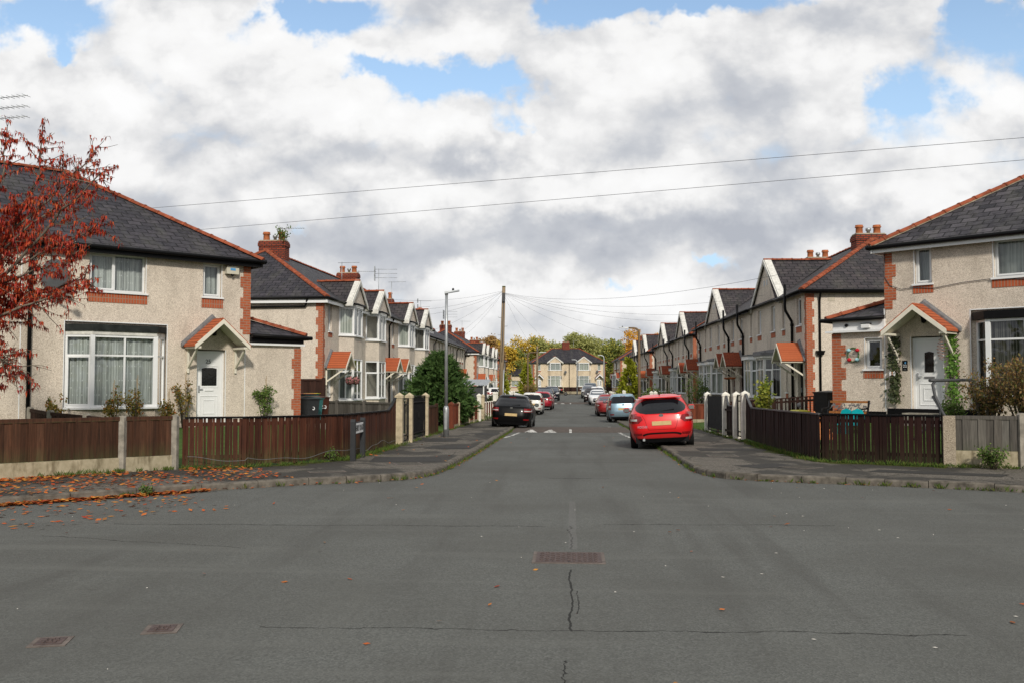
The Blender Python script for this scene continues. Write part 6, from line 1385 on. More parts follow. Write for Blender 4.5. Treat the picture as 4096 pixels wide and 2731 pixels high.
# --- red tree
def red_tree():
    r=random.Random(21); base=Vector((-12.0,17.0,gz(-10.9,17)))
    t=thing('red_tree','autumn tree with drooping red leaves reaching in from the left edge','tree',base); mt,ml=MB(),MB(); 
    fork=Vector((.1,0,2.1)); mt.tube([(0,0,-.2),(.03,0,1.1),(.136,0,2.1)],[.13,.10,.075],10)
    fwd=Vector((0,0,0)); twigs=[]
    def limb(pts,r0,r1):
        r0*=.62; pts=[Vector((p[0]*1.28,p[1],2.1+(p[2]-2.1)*1.13 if p[2]>2.1 else p[2])) for p in pts]; out=[]
        for a,b in zip(pts,pts[1:]):
            for k in range(4): out.append(a.lerp(b,k/4)+Vector((r.uniform(-.03,.03),r.uniform(-.03,.03),r.uniform(-.03,.03))))
        out.append(pts[-1]); mt.tube(out,[r0+(r1-r0)*i/(len(out)-1) for i in range(len(out))],7); return out
    # limb tips in local coords: x to the right, z up (photo: right reach 2.9 m)
    L=[([fork,(.7,-.2,2.9),(1.5,-.3,3.6),(2.2,-.4,4.45),(2.75,-.5,5.0)],.075),([fork,(.6,.2,3.2),(1.1,.3,4.2),(1.5,.3,5.1),(1.55,.3,5.75)],.07),([fork,(.5,-.3,2.5),(1.3,-.5,2.75),(2.1,-.6,3.05),(2.5,-.6,3.2)],.06),([fork,(.4,.3,3.0),(.5,.5,4.3),(.8,.6,5.2),(.85,.6,5.9)],.06),
       ([fork,(.8,-.4,2.2),(1.3,-.6,2.15),(1.75,-.7,1.85)],.045),([fork,(.3,.1,3.2),(.1,.2,4.2),(-.3,.2,5.2)],.07),([fork,(.5,.5,2.6),(1.2,.9,3.2),(1.9,1.1,3.5)],.05),([fork,(-.5,.2,2.9),(-1.4,.3,3.9)],.07),([fork,(.3,-.6,2.4),(.8,-1.1,2.6),(1.3,-1.3,2.4)],.05),([(1.5,-.3,3.6),(2.1,-.3,3.9),(2.65,-.35,4.15)],.035),([(1.1,.3,4.2),(1.7,.2,4.7),(2.35,.1,5.35)],.04),([(.8,.1,3.4),(1.2,.1,4.0),(1.9,.0,4.6),(2.3,0,5.0)],.04),([(.5,0,2.6),(1.0,-.1,3.2),(1.7,-.2,3.5),(2.3,-.3,3.65)],.04),
       ([(.3,0,2.0),(.8,-.3,1.7),(1.2,-.4,1.55)],.03),([fork,(.3,.8,3.1),(.6,1.3,4.0),(.7,1.4,4.6)],.05),([fork,(.5,-.2,2.9),(.8,-.5,3.6),(1.0,-.7,4.2)],.04),([fork,(.5,.3,2.4),(.95,.2,2.8),(1.35,.1,3.1)],.04),([fork,(.45,.0,3.2),(.6,-.2,3.9),(1.1,-.3,4.5)],.04),([fork,(.6,-.1,2.3),(1.0,-.3,2.3),(1.4,-.5,2.05)],.035)]
    tips=[]
    for pts,r0 in L:
        pl=limb(pts,r0,.012)
        n=len(pl)
        for i in range(3,n):
            f=i/n
            for k in range(3 if i<n-1 else 4):
                d=((pl[i]-pl[i-1]).normalized()*.6+rv(r)*1.0+Vector((.25,0,.1))).normalized(); ln=r.uniform(.3,.95)*(1.15-.5*f)
                p=pl[i]; q=[p]
                for s in range(4): d=(d+rv(r)*.28+Vector((0,0,-.03))).normalized(); q.append(q[-1]+d*ln/4)
                mt.tube(q,[.011,.009,.007,.005,.003],5); twigs.append(q)
                if r.random()<.8:
                    d2=(d+rv(r)*.8).normalized(); j=q[2]; q2=[j,j+d2*ln*.3,j+d2*ln*.3+(d2+rv(r)*.3)*ln*.25]; mt.tube(q2,[.007,.005,.003],4); twigs.append(q2)
    for q in twigs:
        hi=q[0].z>5.0 or q[0].x>3.0; den=.55 if hi else (1.0 if q[0].z>2.9 else .6)*(1.6 if q[0].x<1.7 else .65)
        for a,b in zip(q,q[1:]):
            for k in range(4):
                if r.random()>den*.62: continue
                p=a.lerp(b,r.random())
                for c in range(r.choice((2,3,4,5))):
                    out=rv(r); out.z*=.3; d1=(out*.9+Vector((0,0,.05))).normalized(); l=r.uniform(.08,.15); w=l*.125; d2=(out*.35+Vector((0,0,-1))).normalized(); s=d1.cross(Vector((0,0,1))); s=s.normalized()*w if s.length>.01 else Vector((w,0,0))
                    m0=p+d1*l*.4; m1=m0+d2*l*.65; b0=len(ml.v)
                    for v in (p,m0+s,m0-s,m1): ml.add(v)
                    ml.f.append([b0,b0+1,b0+3,b0+2]); ml.m.append(0); ml.sm.append(False)
    mt.build('trunk',M['barkp'],t); ml.build('crown',m_leaf('red_leaves',[(.12,.010,.012),(.34,.022,.014),(.54,.045,.018),(.58,.12,.025),(.48,.035,.02),(.38,.07,.02),(.18,.012,.012)],.35),t,fix=False); return t
red_tree()
# --- conifers
def conifer(label,x,y,h,w,mat,seed,n=2200,tip=1.,z=None,name='conifer',slim=False,group=None,droop=.2,fr=.26,fw=.05):
    r=random.Random(seed); t=thing(name,label,'conifer tree',(x,y,gz(x,y) if z is None else z),0,group); m=MB(); m.tube([(0,0,-.1),(.02,0,h*.5),(0,.02,h*.93)],[h*.03,h*.02,.01],8)
    ml=MB(); nb=int(n/15)
    for i in range(nb):
        f=(i+.5)/nb; zc=h*(.04+.92*f**1.1); prof=lambda u: (min(1,.62+u*1.9) if u<.22 else 1-.0*(u))*((1-u)**.72)*1.12
        rad=w/2*max(.04,prof(zc/h) if not slim else (min(1,.5+f*3)*(1-f)**.85*1.15))*r.uniform(.74,1.14); a=r.uniform(0,2*math.pi); dirv=Vector((math.cos(a),math.sin(a),0))
        st=Vector((0,0,zc-.25*rad)); end=Vector((dirv.x*rad,dirv.y*rad,zc+r.uniform(-.05,.22)*rad+ .15))
        if r.random()<.4: m.tube([st,st.lerp(end,.5),st.lerp(end,.8)],[.014,.01,.004],4)
        for k in range(15):
            u=r.uniform(.45,1.05); p=st.lerp(end,u)+rv(r)*.13*(w/3)
            d=(dirv*.75+rv(r)*.65+Vector((0,0,.45-droop))).normalized(); L=fr*r.uniform(.6,1.3); nn=rv(r)
            s=d.cross(nn).normalized()
            for q in range(5):
                v=.2+.2*q; b=p+d*L*v; 
                for sg in (-1,1):
                    e=(d*.8+s*sg*.75+rv(r)*.2).normalized(); leafquad(ml,b,e,nn,L*(.45*(1.1-v)+.1),fw*.45)
            leafquad(ml,p,d,nn,L,fw*.5)
    m.build('trunk',M['bark'],t); ml.build('crown',mat,t,fix=False); return t
cg=m_leaf('conifer_green',[(.020,.046,.014),(.045,.095,.024),(.072,.135,.034),(.11,.18,.05),(.036,.075,.02)],.25,.7)
cy_=m_leaf('golden_conifer',[(.15,.19,.018),(.32,.35,.028),(.46,.45,.04),(.20,.24,.02)],.3,.7)
conifer('large dark green bushy conifer behind the left street lamp',-5.75,41.5,3.02,3.3,cg,3,n=9000,fr=.24,fw=.045,group='garden conifers')
conifer('yellow-green conifer left of the end-of-road pair',-6.3,138,4.45,2.6,cy_,4,slim=True,n=1500,fr=.38,fw=.10,group='garden conifers')
conifer('small slim bright conifer beside the telegraph pole',-6.15,88,2.9,1.15,cy_,5,slim=True,n=900,fr=.22,fw=.07,group='garden conifers')
conifer('broad yellow-green conifer with pointed top on the right beyond the brown lamp',5.95,97,4.45,2.5,cy_,6,slim=True,n=1600,fr=.36,fw=.10,group='garden conifers')
conifer('short yellow-green conifer at the left foot of the broad right one',5.0,93,2.1,1.0,cy_,8,slim=True,n=600,fr=.22,fw=.07,group='garden conifers')
# --- background trees
def tree(label,x,y,h,w,mat,seed,n=2600,leaf=.32,z=0,name='autumn_tree',bare=0.,group='trees beyond the houses',low=.12):
    r=random.Random(seed); t=thing(name,label,'tree',(x,y,z),r.uniform(0,6),group); m=MB(); ml=MB()
    m.tube([(0,0,-.2),(.1,0,h*.25),(0,.1,h*.5)],[h*.028,h*.022,h*.013],8); cl=[]
    for i in range(36):
        a=r.uniform(0,6.28); u=r.uniform(low+.08,.97); zz=h*u; rad=w/2*math.sqrt(max(.05,1-((u-.50)/.52)**2))*r.uniform(.35,.9); e=Vector((rad*math.cos(a),rad*math.sin(a),zz)); s=Vector((0,0,max(h*.18,zz-rad*.8-h*.08)))
        m.tube([s,s.lerp(e,.5)+rv(r)*.3,e],[h*.010,h*.006,.015],5); cl.append((e,w*r.uniform(.11,.20)))
        for k in range(3): 
            e2=e+rv(r)*w*.13; m.tube([e,e2],[.02,.008],4); cl.append((e2,w*r.uniform(.07,.13)))
    per=int(n/len(cl))
    for c,rad in cl:
        for k in range(per):
            v=rv(r)*rad*r.uniform(.5,1.15); v.z*=.8
            if bare and r.random()<bare: continue
            p=c+v; leafquad(ml,p,rv(r),rv(r),leaf*r.uniform(.6,1.3),leaf*.42)
    m.build('trunk',M['bark'],t); ml.build('crown',mat,t,fix=False); return t
yl=m_leaf('yellow_leaves',[(.40,.27,.04),(.70,.48,.06),(.80,.58,.09),(.55,.38,.05),(.34,.30,.05)],.3)
gl=m_leaf('olive_leaves',[(.20,.22,.07),(.36,.38,.12),(.48,.47,.17),(.28,.30,.09)],.3)
dg=m_leaf('dark_green_leaves',[(.10,.14,.04),(.20,.25,.06),(.30,.31,.07),(.45,.38,.06)],.25)
ol=m_leaf('orange_leaves',[(.50,.23,.03),(.72,.38,.04),(.80,.46,.05),(.40,.28,.05)],.3)
bl=m_leaf('brown_leaves',[(.28,.16,.06),(.42,.25,.09),(.52,.34,.10),(.22,.13,.06)],.3)
def bt(label,px,Y,top,wpx,mat,seed,**k):
    k2=dict(n=8500,leaf=.42); k2.update(k); X=(px-1310)/2182*Y; h=(HCAM+(880-top)/2182*Y)*.95; tree(label,X,Y,h,1.25*wpx/2182*Y,mat,seed,**k2)
bt('russet half-bare tree rising behind the far left terrace',1128,205,774,66,bl,31,bare=.35)
bt('yellow tree behind the telegraph pole',1163,222,784,62,yl,32)
bt('tall golden yellow tree left of the end-of-road chimney',1208,230,766,90,yl,33,n=9000)
bt('dark green and yellow tree left above the bungalow',1190,225,802,66,dg,34)
bt('mixed green tree with yellow top beside the golden one',1242,228,778,60,gl,35)
bt('dull green tree directly behind the end-of-road chimney',1276,240,784,58,gl,41)
bt('pale green tree right of the end-of-road chimney',1322,236,770,78,gl,36,n=9000)
bt('tall pale green willowy tree, highest behind the end-of-road pair',1378,240,767,88,gl,37,n=9500)
bt('deep green tree behind the right hipped house',1415,225,785,66,dg,38)
bt('orange-topped tree above the right terrace roofs',1458,235,762,84,ol,39,n=9000)
bt('orange and yellow tree mostly behind the right terrace gables',1502,240,766,60,ol,40)
bt('yellow tree just left of the pole top line',1142,240,782,50,yl,42)
bt('low dark tree behind the bungalow roof',1172,250,815,70,dg,43)
bt('low green tree between the pair and the right hipped house',1398,250,805,70,dg,44)
bt('low green tree behind the left half of the end-of-road pair',1255,250,800,80,dg,45)
bt('low green tree behind the right half of the end-of-road pair',1345,255,798,80,dg,46)
bt('low yellowing tree at the far right gap',1440,250,800,70,gl,47)
m=MB(); r=random.Random(9)
for k in range(2600): leafquad(m,Vector((r.uniform(-45,35),r.uniform(255,275),r.uniform(0,6.5+2.*math.sin(k)))),rv(r),rv(r),.9,.36)
tag(m.build('distant_treeline',dg,None,fix=False),kind='stuff')
m=MB()
for k in range(5200):
    a=R(r.uniform(78,284)); d=r.uniform(30,42); leafquad(m,Vector((d*1.3*math.sin(a),d*math.cos(a),r.uniform(0,6.+2.2*math.sin(a*9)+1.2*math.sin(a*23)))),rv(r),rv(r),1.0,.42)
tag(m.build('unseen_treeline',dg,None,fix=False),kind='stuff')  # unseen trees added behind the camera to darken reflections and cut low sky fill
M['canewood']=mplain('bamboo_cane',(.32,.24,.14),.8,.2,9)
# --- garden shrubs
def shrub(label,x,y,z,h,w,mat,seed,n=700,leaf=.07,stems=9,name='shrub',cat='shrub',group=None,d=None,bark='bark',lo=.15,up=.6,depth=None):
    r=random.Random(seed); t=thing(name,label,cat,(x,y,z),0,group); m=MB(); ml=MB(); dd=depth or w
    for i in range(stems):
        a=r.uniform(0,6.28); e=Vector((math.cos(a)*w*.45*r.uniform(.3,1),math.sin(a)*dd*.45*r.uniform(.3,1),h*r.uniform(.65,1.))); p=[Vector((e.x*.12,e.y*.12,-.03)),Vector((e.x*.5,e.y*.5,h*.4))+rv(r)*.05,e]; m.tube(p,[.014*max(.5,h),.01*max(.5,h),.003],5)
        for k in range(4):
            q=p[1].lerp(e,r.random()); f=q+(rv(r)+Vector((0,0,.4)))*w*.18; m.tube([q,f],[.006,.002],4)
            for j in range(int(n/stems/5)): pp=q.lerp(f,r.uniform(.2,1.05))+rv(r)*leaf*.9; leafquad(ml,pp,(rv(r)+Vector((0,0,up*.4))).normalized(),rv(r),leaf*r.uniform(.6,1.2),leaf*.28)
        for j in range(int(n/stems/5)):
            q=p[1].lerp(e,r.uniform(-.4+lo,1.)); leafquad(ml,q+rv(r)*leaf*1.3,rv(r),rv(r),leaf*r.uniform(.6,1.2),leaf*.28)
    m.build('stems',M[bark],t); ml.build('foliage',mat,t,fix=False); return t
sg=m_leaf('shrub_green',[(.06,.12,.025),(.11,.18,.035),(.16,.23,.05),(.08,.14,.03)],.3); mg=m_leaf('magnolia_leaves',[(.10,.16,.02),(.20,.26,.03),(.34,.34,.05),(.24,.27,.04)],.3)
tg=m_leaf('tomato_leaves',[(.09,.11,.03),(.18,.16,.035),(.30,.18,.03),(.12,.15,.03),(.40,.12,.02)],.3); bs=m_leaf('brown_shrub_leaves',[(.30,.16,.06),(.22,.13,.055),(.10,.13,.03),(.36,.20,.08),(.15,.17,.045)],.25)
ivd=m_leaf('dark_ivy',[(.02,.035,.012),(.05,.07,.022),(.09,.10,.04),(.03,.045,.015)],.15); ivg=m_leaf('green_ivy',[(.06,.14,.02),(.11,.22,.03),(.17,.30,.05)],.2)
for i,(u,v,h,w,lab) in enumerate(((-4.35,-1.0,1.15,.5,'small staked plant before the left light of the bay of house 25'),(-3.75,-1.0,1.25,.95,'bushy tomato-like plant before the middle of the bay of house 25'),(-2.85,-.9,.95,.4,'thin leggy plant at the right end of the bay of house 25'),(-2.1,-.25,1.35,.6,'yellowing climbing plant between the bay and the door of house 25'),(.35,-.3,1.25,.75,'green climber on the extension wall of house 25'),(-5.6,-.6,1.0,.5,'pale plant beside the black downpipe of house 25'))):
    p=onfac(P0,A0,u,v,.42); cn=i<5
    o=shrub(lab,p[0],p[1],p[2],h,w,sg if i==4 else tg,50+i,n=420 if i!=4 else 700,leaf=.085,stems=7,name='climbing_plant',cat='plant',group='plants along the front of house 25')
    if cn:
        m=MB(); m.tube([(0,0,0),(.05,.03,h*1.22)],.008,5); m.tube([(.12,0,0),(.02,.02,h*1.15)],.007,5); m.build('cane',M['canewood'],o)
shrub('young magnolia with glossy yellow-green leaves behind the dark right fence',6.2,30.9,.12,1.75,.62,mg,60,n=900,leaf=.13,stems=9,name='magnolia',cat='shrub')
for i,(u,v,h,w,n,mt,lab) in enumerate(((4.2,-2.2,1.95,1.9,5200,bs,'twiggy brown-leaved hedge shrub at the right edge, tallest'),(3.15,-1.7,1.5,1.1,2600,bs,'brown and green shrub behind the swing frame legs'),(5.2,-3.1,1.75,2.0,3800,bs,'brown hedge shrub behind the grey plank fence'),(2.0,-.9,1.0,.8,700,sg,'dark green low bush right of the white door of house 22'))):
    p=onfac(P1,A1,u,v,.45); shrub(lab,p[0],p[1],p[2],h,w,mt,70+i,n=n,leaf=.075,stems=34 if i<3 else 14,name='shrub',group='shrubs in front of house 22')
def trellis(label,u,w,z0,z1,mat,seed,n):
    r=random.Random(seed); t=thing('ivy_trellis',label,'climbing plant',(P1[0],P1[1],0),A1,'ivy trellises by the white door'); m=MB()
    k=0; z=z0
    while z<z1-.1: m.bar((u,-.02,z),(u+w,-.02,min(z1,z+w)),.012,.012); m.bar((u+w,-.03,z),(u,-.03,min(z1,z+w)),.012,.012); z+=.13
    m.build('lattice',M['darkwood'],t); ml=MB()
    for i in range(n):
        zz=z0+(z1-z0)*r.random(); p=Vector((u+w*(.5+r.gauss(0,.24)),-.06-.05*r.random(),zz)); d=Vector((r.uniform(-.6,.6),-.25,r.uniform(-1,.1))); leafquad(ml,p,d,Vector((r.uniform(-.4,.4),-1,r.uniform(-.2,.5))),r.uniform(.07,.12),.036)
    ml.build('foliage',mat,t,fix=False); return t
trellis('trellis of dark ivy with white butterfly left of the white door',.10,.30,1.25,2.95,ivd,1,420); trellis('trellis of bright green ivy right of the white door',1.62,.28,1.24,3.0,ivg,2,300)
for i,(u,z) in enumerate(((.22,1.98),)):
    t=thing('butterfly_ornament','small white and orange butterfly ornament on the dark ivy','ornament',onfac(P1,A1,u,-.14,z),A1); 
    for s in (-1,1): m=MB(); m.prism([(0,-.02),(s*.07,-.06),(s*.085,.0),(s*.06,.07),(0,.02)],'y',-.004,.004); m.build('wing',[M['white'],M['amber']][0],t)
    m=MB(); m.tube([(0,-.006,-.04),(0,-.006,.05)],.012,6); m.build('body',M['amber'],t)
for i,(x,y,z,h,w,mt,lab) in enumerate(((7.2,54.5,-.2,2.3,2.1,sg,'leafy rose bush before the right terrace bays'),(6.1,60.5,-.3,1.7,1.6,ivd,'dark bush left of the leafy rose bush'),(5.8,66,-.35,1.3,1.5,sg,'low green bush by the brown lamp'),(6.4,74,-.4,1.6,2.,sg,'green bush behind the white gate posts'),(-6.3,75,-.4,1.0,1.4,ivd,'round dark bush beside the left white posts'),(-8.2,120,-.2,3.4,3.,dg,'dark bush before the bungalow'),(-5.6,128,-.1,1.5,2.2,bs,'brown bush at the foot of the far left lamp'),(6.5,112,-.2,1.6,3.,bs,'brown dry stems below the right conifer'))):
    shrub(lab,x,y,z,h,w,mt,90+i,n=900,leaf=.12 if y<70 else .2,stems=14,group='front garden bushes')
p=(8.05,18.72); shrub('wild green weed bush growing at the foot of the grey plank fence',p[0],p[1],gz(*p),.42,.62,sg,120,n=700,leaf=.06,stems=16,name='weed_bush',cat='weed')
shrub('shrub sprouting from the first chimney of the left terrace',-13.9,45.1,8.3,1.0,.85,sg,121,n=160,leaf=.14,stems=6,name='chimney_shrub',cat='shrub')
shrub('small green weed clump by the street sign foot',-5.05,19.95,gz(-5,19.9),.22,.35,sg,122,n=260,leaf=.05,stems=10,name='weed_clump',cat='weed')
shrub('small weed in the kerb gutter at lower left',-6.5,14.3,.0,.13,.25,sg,123,n=120,leaf=.05,stems=8,name='gutter_weed',cat='weed')
shrub('green growth at the telegraph pole side of the black car fence',-4.3,50.2,gz(-4.3,50),.35,.7,sg,124,n=260,leaf=.06,stems=10,name='verge_weed',cat='weed')
# --- loose ground cover
def along(pts,s):
    L=[math.hypot(b[0]-a[0],b[1]-a[1]) for a,b in zip(pts,pts[1:])]; s*=sum(L)
    for (a,b),l in zip(zip(pts,pts[1:]),L):
        if s<=l: f=s/l; return a[0]+(b[0]-a[0])*f,a[1]+(b[1]-a[1])*f,(b[0]-a[0])/l,(b[1]-a[1])/l
        s-=l
    return (*pts[-1],1,0)
lf=m_leaf('fallen_leaf',[(.40,.06,.014),(.58,.17,.03),(.30,.035,.012),(.62,.28,.045),(.20,.08,.03),(.48,.10,.02)],.1,.7)
m=MB(); r=random.Random(77)
def leaf(x,y,z,l=None):
    l=l or r.uniform(.06,.12); a=r.uniform(0,6.28); d=Vector((math.cos(a),math.sin(a),r.uniform(-.12,.25))); n=Vector((r.uniform(-.4,.4),r.uniform(-.4,.4),1)); leafquad(m,Vector((x,y,z+.012)),d,n,l,l*.25)
KLn=KL[1:10]; 
for i in range(2700):
    x,y,dx,dy=along(KL[2:7],r.random()**1.3*.85); o=abs(r.gauss(0,.085))+.035; leaf(x+dy*o,y-dx*o,zt(y)+r.uniform(0,.03))
for i in range(380): x,y,dx,dy=along(KL[5:],r.random()*.22); o=abs(r.gauss(0,.05))+.035; leaf(x+dy*o,y-dx*o,zt(y)+r.uniform(0,.02),r.uniform(.04,.08))
for i in range(4200):
    x,y,dx,dy=along(KL[1:7],.45+.55*r.random()**1.7); f=r.random()**.8; o=-f*2.9; leaf(x+dy*o,y-dx*o,zt(y)+.115)
for i in range(900): x,y,dx,dy=along(KL[1:7],.5+.4*r.random()); o=r.random()**2.2*2.6; leaf(x+dy*o,y-dx*o,.0)
for i in range(700): x,y,dx,dy=along(FL[2:5],r.random()**.8); o=r.random()**2*.5+.05; leaf(x+dy*o,y-dx*o,zt(y)+.115)
for i in range(60): leaf(r.uniform(-8,7),r.uniform(4.5,17),0,r.uniform(.05,.09))
for i in range(26): leaf(r.uniform(-5,-2.6),r.uniform(18,30),zt(20)+.115)
for i in range(16): leaf(r.uniform(-2,2.2),r.uniform(18,34),zt(26)+.0,.07)
for i in range(140): x,y,dx,dy=along(KR[4:],r.random()*.12); o=abs(r.gauss(0,.06))+.035; leaf(x-dy*o,y+dx*o,zt(y)+.0,r.uniform(.04,.07))
tag(m.build('fallen_leaves',lf,None,fix=False),kind='stuff')
gr=m_leaf('grass_blades',[(.04,.085,.012),(.075,.13,.02),(.10,.15,.03),(.14,.12,.035)],.25,.7)
m=MB()
def tuft(x,y,z,s,n,dry=0):
    for i in range(n): a=r.uniform(0,6.28); leafquad(m,Vector((x+r.gauss(0,s*.35),y+r.gauss(0,s*.35),z)),Vector((math.cos(a)*.6,math.sin(a)*.6,1)),Vector((math.cos(a+1.5),math.sin(a+1.5),0)),s*r.uniform(.5,1.1),.008 if not dry else .012)
for (pts,f0,f1,n,o0) in ((KL[9:],0,.18,170,.04),(KL[3:10],0,1,26,.04),(KR[5:],.0,.24,190,-.04),(KR[2:6],0,1,34,-.04),):
    for i in range(n):
        x,y,dx,dy=along(pts,f0+(f1-f0)*r.random()); tuft(x+dy*o0,y-dx*o0,zt(y),r.uniform(.05,.14),12)
for (pts,n,o0,f1) in ((FL[5:11],130,.10,1),(FRt[3:11],240,-.12,1),(FL[3:6],30,.1,1),(FL[10:],120,.1,.25),(FRt[10:],80,-.1,.12)):
    for i in range(n):
        x,y,dx,dy=along(pts,f1*r.random()); o=o0+r.uniform(-.06,.10)*(1 if o0>0 else -1); tuft(x+dy*o,y-dx*o,zt(y)+.11,r.uniform(.05,.15),12)
for i in range(1500):
    y=r.uniform(34.8,44); x=r.uniform(5.3,8.5); tuft(x,y,zt(y)+.1,.07,3)
tag(m.build('grass_tufts',gr,None,fix=False),kind='stuff')
m=MB()
for i in range(70):
    x,y=r.uniform(-9,9),r.uniform(4,18); s=r.uniform(.004,.013); b=Vector((x,y,.004)); m.poly([b+Vector((s,0,0)),b+Vector((0,s*.7,.006)),b+Vector((-s,0,0)),b+Vector((0,-s*.7,0))])
for i in range(14):
    x,y=r.uniform(1,6),r.uniform(6,13); s=.018; b=Vector((x,y,.005)); m.poly([b+Vector((s,0,0)),b+Vector((0,s*.4,.004)),b+Vector((-s,0.01,0)),b+Vector((0,-s*.4,0))])
tag(m.build('gravel',mplain('pale_grit',(.5,.48,.44),.8,.2,30),None,fix=False),kind='stuff')
# moss strip at fence foot
mo=mplain('moss',(.06,.07,.014),.98,.55,14)
def moss(pts,w,sd,sg=1):
    m=MB(); rr=random.Random(sd); d=dens(pts,.12); a=[];b=[]
    for p,q in zip(d,d[1:]):
        l=math.hypot(q[0]-p[0],q[1]-p[1]); dx,dy=(q[0]-p[0])/l,(q[1]-p[1])/l; o=w*(.35+.65*abs(math.sin(p[1]*1.7+p[0])))*rr.uniform(.5,1.3)*sg; a.append((p[0],p[1],gz(*p)+.016)); b.append((p[0]+dy*o,p[1]-dx*o,gz(*p)+.0125))
    m.grid([a,b],sm=False); return tag(m.build('moss',mo,None),kind='stuff')
moss(FL[5:11],.35,1); moss(FRt[4:11],.4,2,-1)
# ------------------------------------------------------------------ sky, light, camera
SUN_AZ,SUN_EL=R(167),R(31)     # azimuth clockwise from +Y
wd_=bpy.data.worlds.new('World'); sc.world=wd_; wd_.use_nodes=True; wd_.cycles.sampling_method='MANUAL'; wd_.cycles.sample_map_resolution=256; nt=wd_.node_tree; N=nt.nodes; LK=nt.links.new
bg=N['Background']; out=N['World Output']
def node(ty,**k):
    n=N.new('ShaderNode'+ty)
    for a,v in k.items(): setattr(n,a,v)
    return n
def mth(op,a,b=0.,c=0.):
    n=node('Math',operation=op)
    for s,v in zip(n.inputs,(a,b,c)):
        if hasattr(v,'links'): LK(v,s)
        else: s.default_value=v
    return n.outputs[0]
sky=node('TexSky',sky_type='NISHITA',sun_disc=False); sky.sun_elevation=SUN_EL; sky.sun_rotation=SUN_AZ; sky.air_density=1.; sky.dust_density=.6; sky.ozone_density=1.2
tc=node('TexCoord'); sep=node('SeparateXYZ'); LK(tc.outputs['Generated'],sep.inputs[0]); dx_,dy_,dz_=sep.outputs
zc=mth('MAXIMUM',dz_,0.); den=mth('ADD',zc,.16)
comb=node('CombineXYZ'); LK(mth('DIVIDE',dx_,den),comb.inputs[0]); LK(mth('DIVIDE',dy_,den),comb.inputs[1])
def noise(v,scale,det,ro,dist=0.,loc=(0,0,0),sc3=(1,1,1)):
    mp=node('Mapping'); LK(v,mp.inputs[0]); mp.inputs['Location'].default_value=loc; mp.inputs['Scale'].default_value=sc3
    n=node('TexNoise'); LK(mp.outputs[0],n.inputs['Vector']); n.inputs['Scale'].default_value=scale; n.inputs['Detail'].default_value=det; n.inputs['Roughness'].default_value=ro; n.inputs['Distortion'].default_value=dist; return n.outputs[0]
def sstep(v,a,b):
    n=node('MapRange',interpolation_type='SMOOTHSTEP'); LK(v,n.inputs[0]); n.inputs[1].default_value=a; n.inputs[2].default_value=b; return n.outputs[0]
# direction angles: azimuth-like u and elevation-like v
ay=mth('MAXIMUM',dy_,.05); U=mth('DIVIDE',dx_,ay); V=mth('DIVIDE',dz_,ay); front=mth('GREATER_THAN',dy_,.12)
cv=node('CombineXYZ'); LK(U,cv.inputs[0]); LK(V,cv.inputs[1])
wn=noise(cv.outputs[0],9,5,.62); wn2=noise(cv.outputs[0],9,5,.62,loc=(7.3,2.1,0))
Uw=mth('ADD',U,mth('MULTIPLY',mth('SUBTRACT',wn,.5),.22)); Vw=mth('ADD',V,mth('MULTIPLY',mth('SUBTRACT',wn2,.5),.12))
def blob(px,py,wx,wy,amp=1.,warp=True):
    # centre and half-widths given as photo pixels converted to direction ratios
    u0=(px-1310)/2182; v0=(880-py)/2150; a=mth('DIVIDE',mth('SUBTRACT',Uw if warp else U,u0),wx/2182); b=mth('DIVIDE',mth('SUBTRACT',Vw if warp else V,v0),wy/2150)
    return mth('MULTIPLY',mth('POWER',2.718,mth('MULTIPLY',mth('ADD',mth('MULTIPLY',a,a),mth('MULTIPLY',b,b)),-1.)),amp)
def total(l):
    s=l[0]
    for q in l[1:]: s=mth('ADD',s,q)
    return mth('MULTIPLY',s,front)
wv=node('MixRGB'); wv.inputs[0].default_value=.10; LK(cv.outputs[0],wv.inputs[1]); nzc=node('TexNoise'); LK(cv.outputs[0],nzc.inputs['Vector']); nzc.inputs['Scale'].default_value=7; nzc.inputs['Detail'].default_value=8; nzc.inputs['Roughness'].default_value=.6; LK(nzc.outputs['Color'],wv.inputs[2])
mpv=node('Mapping'); LK(wv.outputs[0],mpv.inputs[0]); mpv.inputs['Scale'].default_value=(1,1.55,1)
vo=node('TexVoronoi',feature='F1'); LK(mpv.outputs[0],vo.inputs['Vector']); vo.inputs['Scale'].default_value=9.; vo.inputs['Detail'].default_value=3.; vo.inputs['Roughness'].default_value=.5; puff=vo.outputs['Distance']
holes=total([blob(*b) for b in SKY_HOLES]); dark=total([blob(*b) for b in SKY_DARK]); lite=total([blob(*b) for b in SKY_LIGHT])
e1=noise(cv.outputs[0],8.,6,.52,0,(4.3,.9,0),(1,1.5,1)); e2=noise(cv.outputs[0],8.,6,.52,0,(4.3+.012,.9+.035,0),(1,1.5,1)); emb=mth('MULTIPLY',mth('SUBTRACT',e2,e1),EMB)
fb=noise(comb.outputs[0],1.5,7,.5,0,(3.1,1.7,0)); fb2=noise(cv.outputs[0],4.2,7,.5,0,(11.1,4.7,0),(1,1.7,1)); fb3=noise(cv.outputs[0],7.5,8,.56,0,(1.3,.4,0),(1,1.5,1))
dns=mth('SUBTRACT',mth('ADD',mth('ADD',mth('MULTIPLY',mth('SUBTRACT',fb,.5),.6),.90),mth('ADD',mth('MULTIPLY',mth('SUBTRACT',fb3,.5),.7),mth('MULTIPLY',mth('SUBTRACT',PC,puff),.45))),mth('MULTIPLY',holes,.95))
alpha=sstep(dns,.20,.70)
shade=mth('ADD',mth('ADD',mth('MULTIPLY',mth('SUBTRACT',fb2,.5),.9),mth('MULTIPLY',mth('SUBTRACT',fb3,.5),.75)),mth('SUBTRACT',dark,lite))
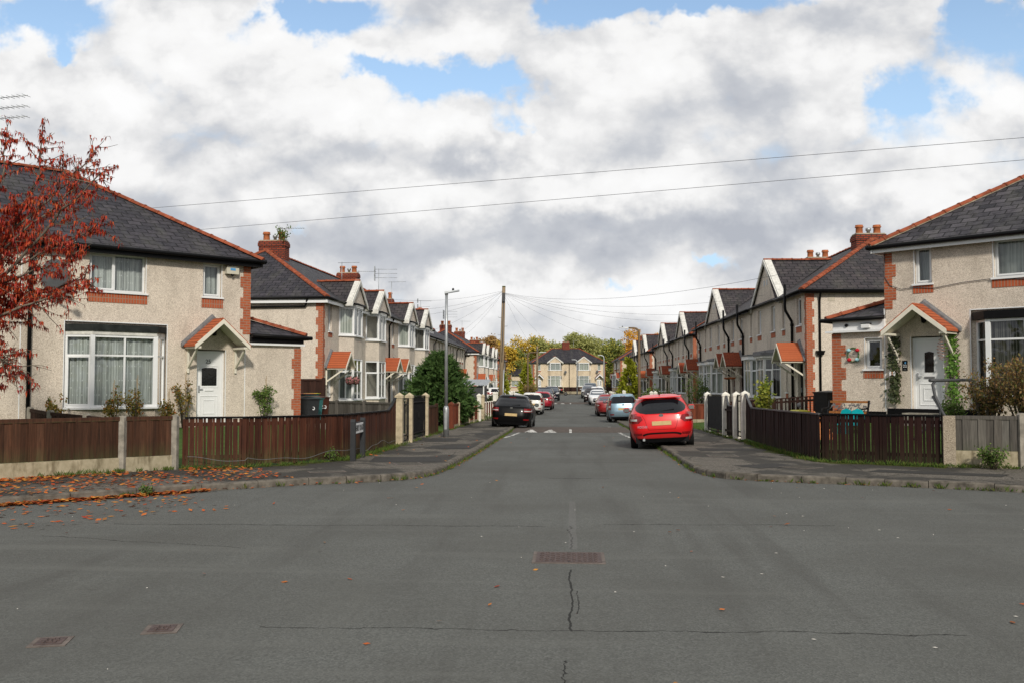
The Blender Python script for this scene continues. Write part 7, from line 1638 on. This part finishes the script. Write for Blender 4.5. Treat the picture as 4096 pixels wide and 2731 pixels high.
back=sstep(dy_,.25,-.35); thick=mth('ADD',mth('ADD',mth('ADD',mth('ADD',shade,emb),mth('MULTIPLY',mth('SUBTRACT',puff,PC),PUFF)),.12),mth('MULTIPLY',back,.55))  # unseen clouds behind the camera made greyer to lower the sky fill
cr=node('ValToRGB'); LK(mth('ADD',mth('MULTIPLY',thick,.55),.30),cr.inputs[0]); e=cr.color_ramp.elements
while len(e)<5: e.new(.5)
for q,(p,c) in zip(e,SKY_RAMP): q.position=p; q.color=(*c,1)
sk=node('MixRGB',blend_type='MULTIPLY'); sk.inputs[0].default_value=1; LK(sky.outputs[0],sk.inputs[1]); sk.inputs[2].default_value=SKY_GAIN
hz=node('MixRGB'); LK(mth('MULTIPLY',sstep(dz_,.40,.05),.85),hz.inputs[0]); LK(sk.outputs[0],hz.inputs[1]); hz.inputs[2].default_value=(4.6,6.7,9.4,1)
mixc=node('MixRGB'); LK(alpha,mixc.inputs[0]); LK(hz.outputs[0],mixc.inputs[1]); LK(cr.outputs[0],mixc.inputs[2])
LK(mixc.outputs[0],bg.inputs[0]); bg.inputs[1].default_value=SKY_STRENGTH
sl=bpy.data.lights.new('sun','SUN'); sl.energy=SUN_E; sl.angle=R(SUN_ANG); sl.color=(1,.93,.82); so=bpy.data.objects.new('sun',sl); COL.objects.link(so)
dv=Vector((math.sin(SUN_AZ)*math.cos(SUN_EL),math.cos(SUN_AZ)*math.cos(SUN_EL),math.sin(SUN_EL))); so.rotation_euler=dv.to_track_quat('Z','Y').to_euler()
cam=bpy.data.cameras.new('camera'); cam.sensor_width=36; cam.lens=36*2182/2352; cam.clip_end=3000; cam.clip_start=.05
co=bpy.data.objects.new('camera',cam); COL.objects.link(co); co.location=(0,0,HCAM); co.rotation_euler=(R(90)+math.atan(96/2182),0,math.atan(134/math.hypot(2182,96))); sc.camera=co
sc.view_settings.view_transform='Standard'; sc.view_settings.look='None'; sc.view_settings.gamma=1; sc.view_settings.exposure=EXPO
sc.cycles.max_bounces=6; sc.cycles.diffuse_bounces=3; sc.cycles.transparent_max_bounces=12; sc.cycles.use_denoising=True
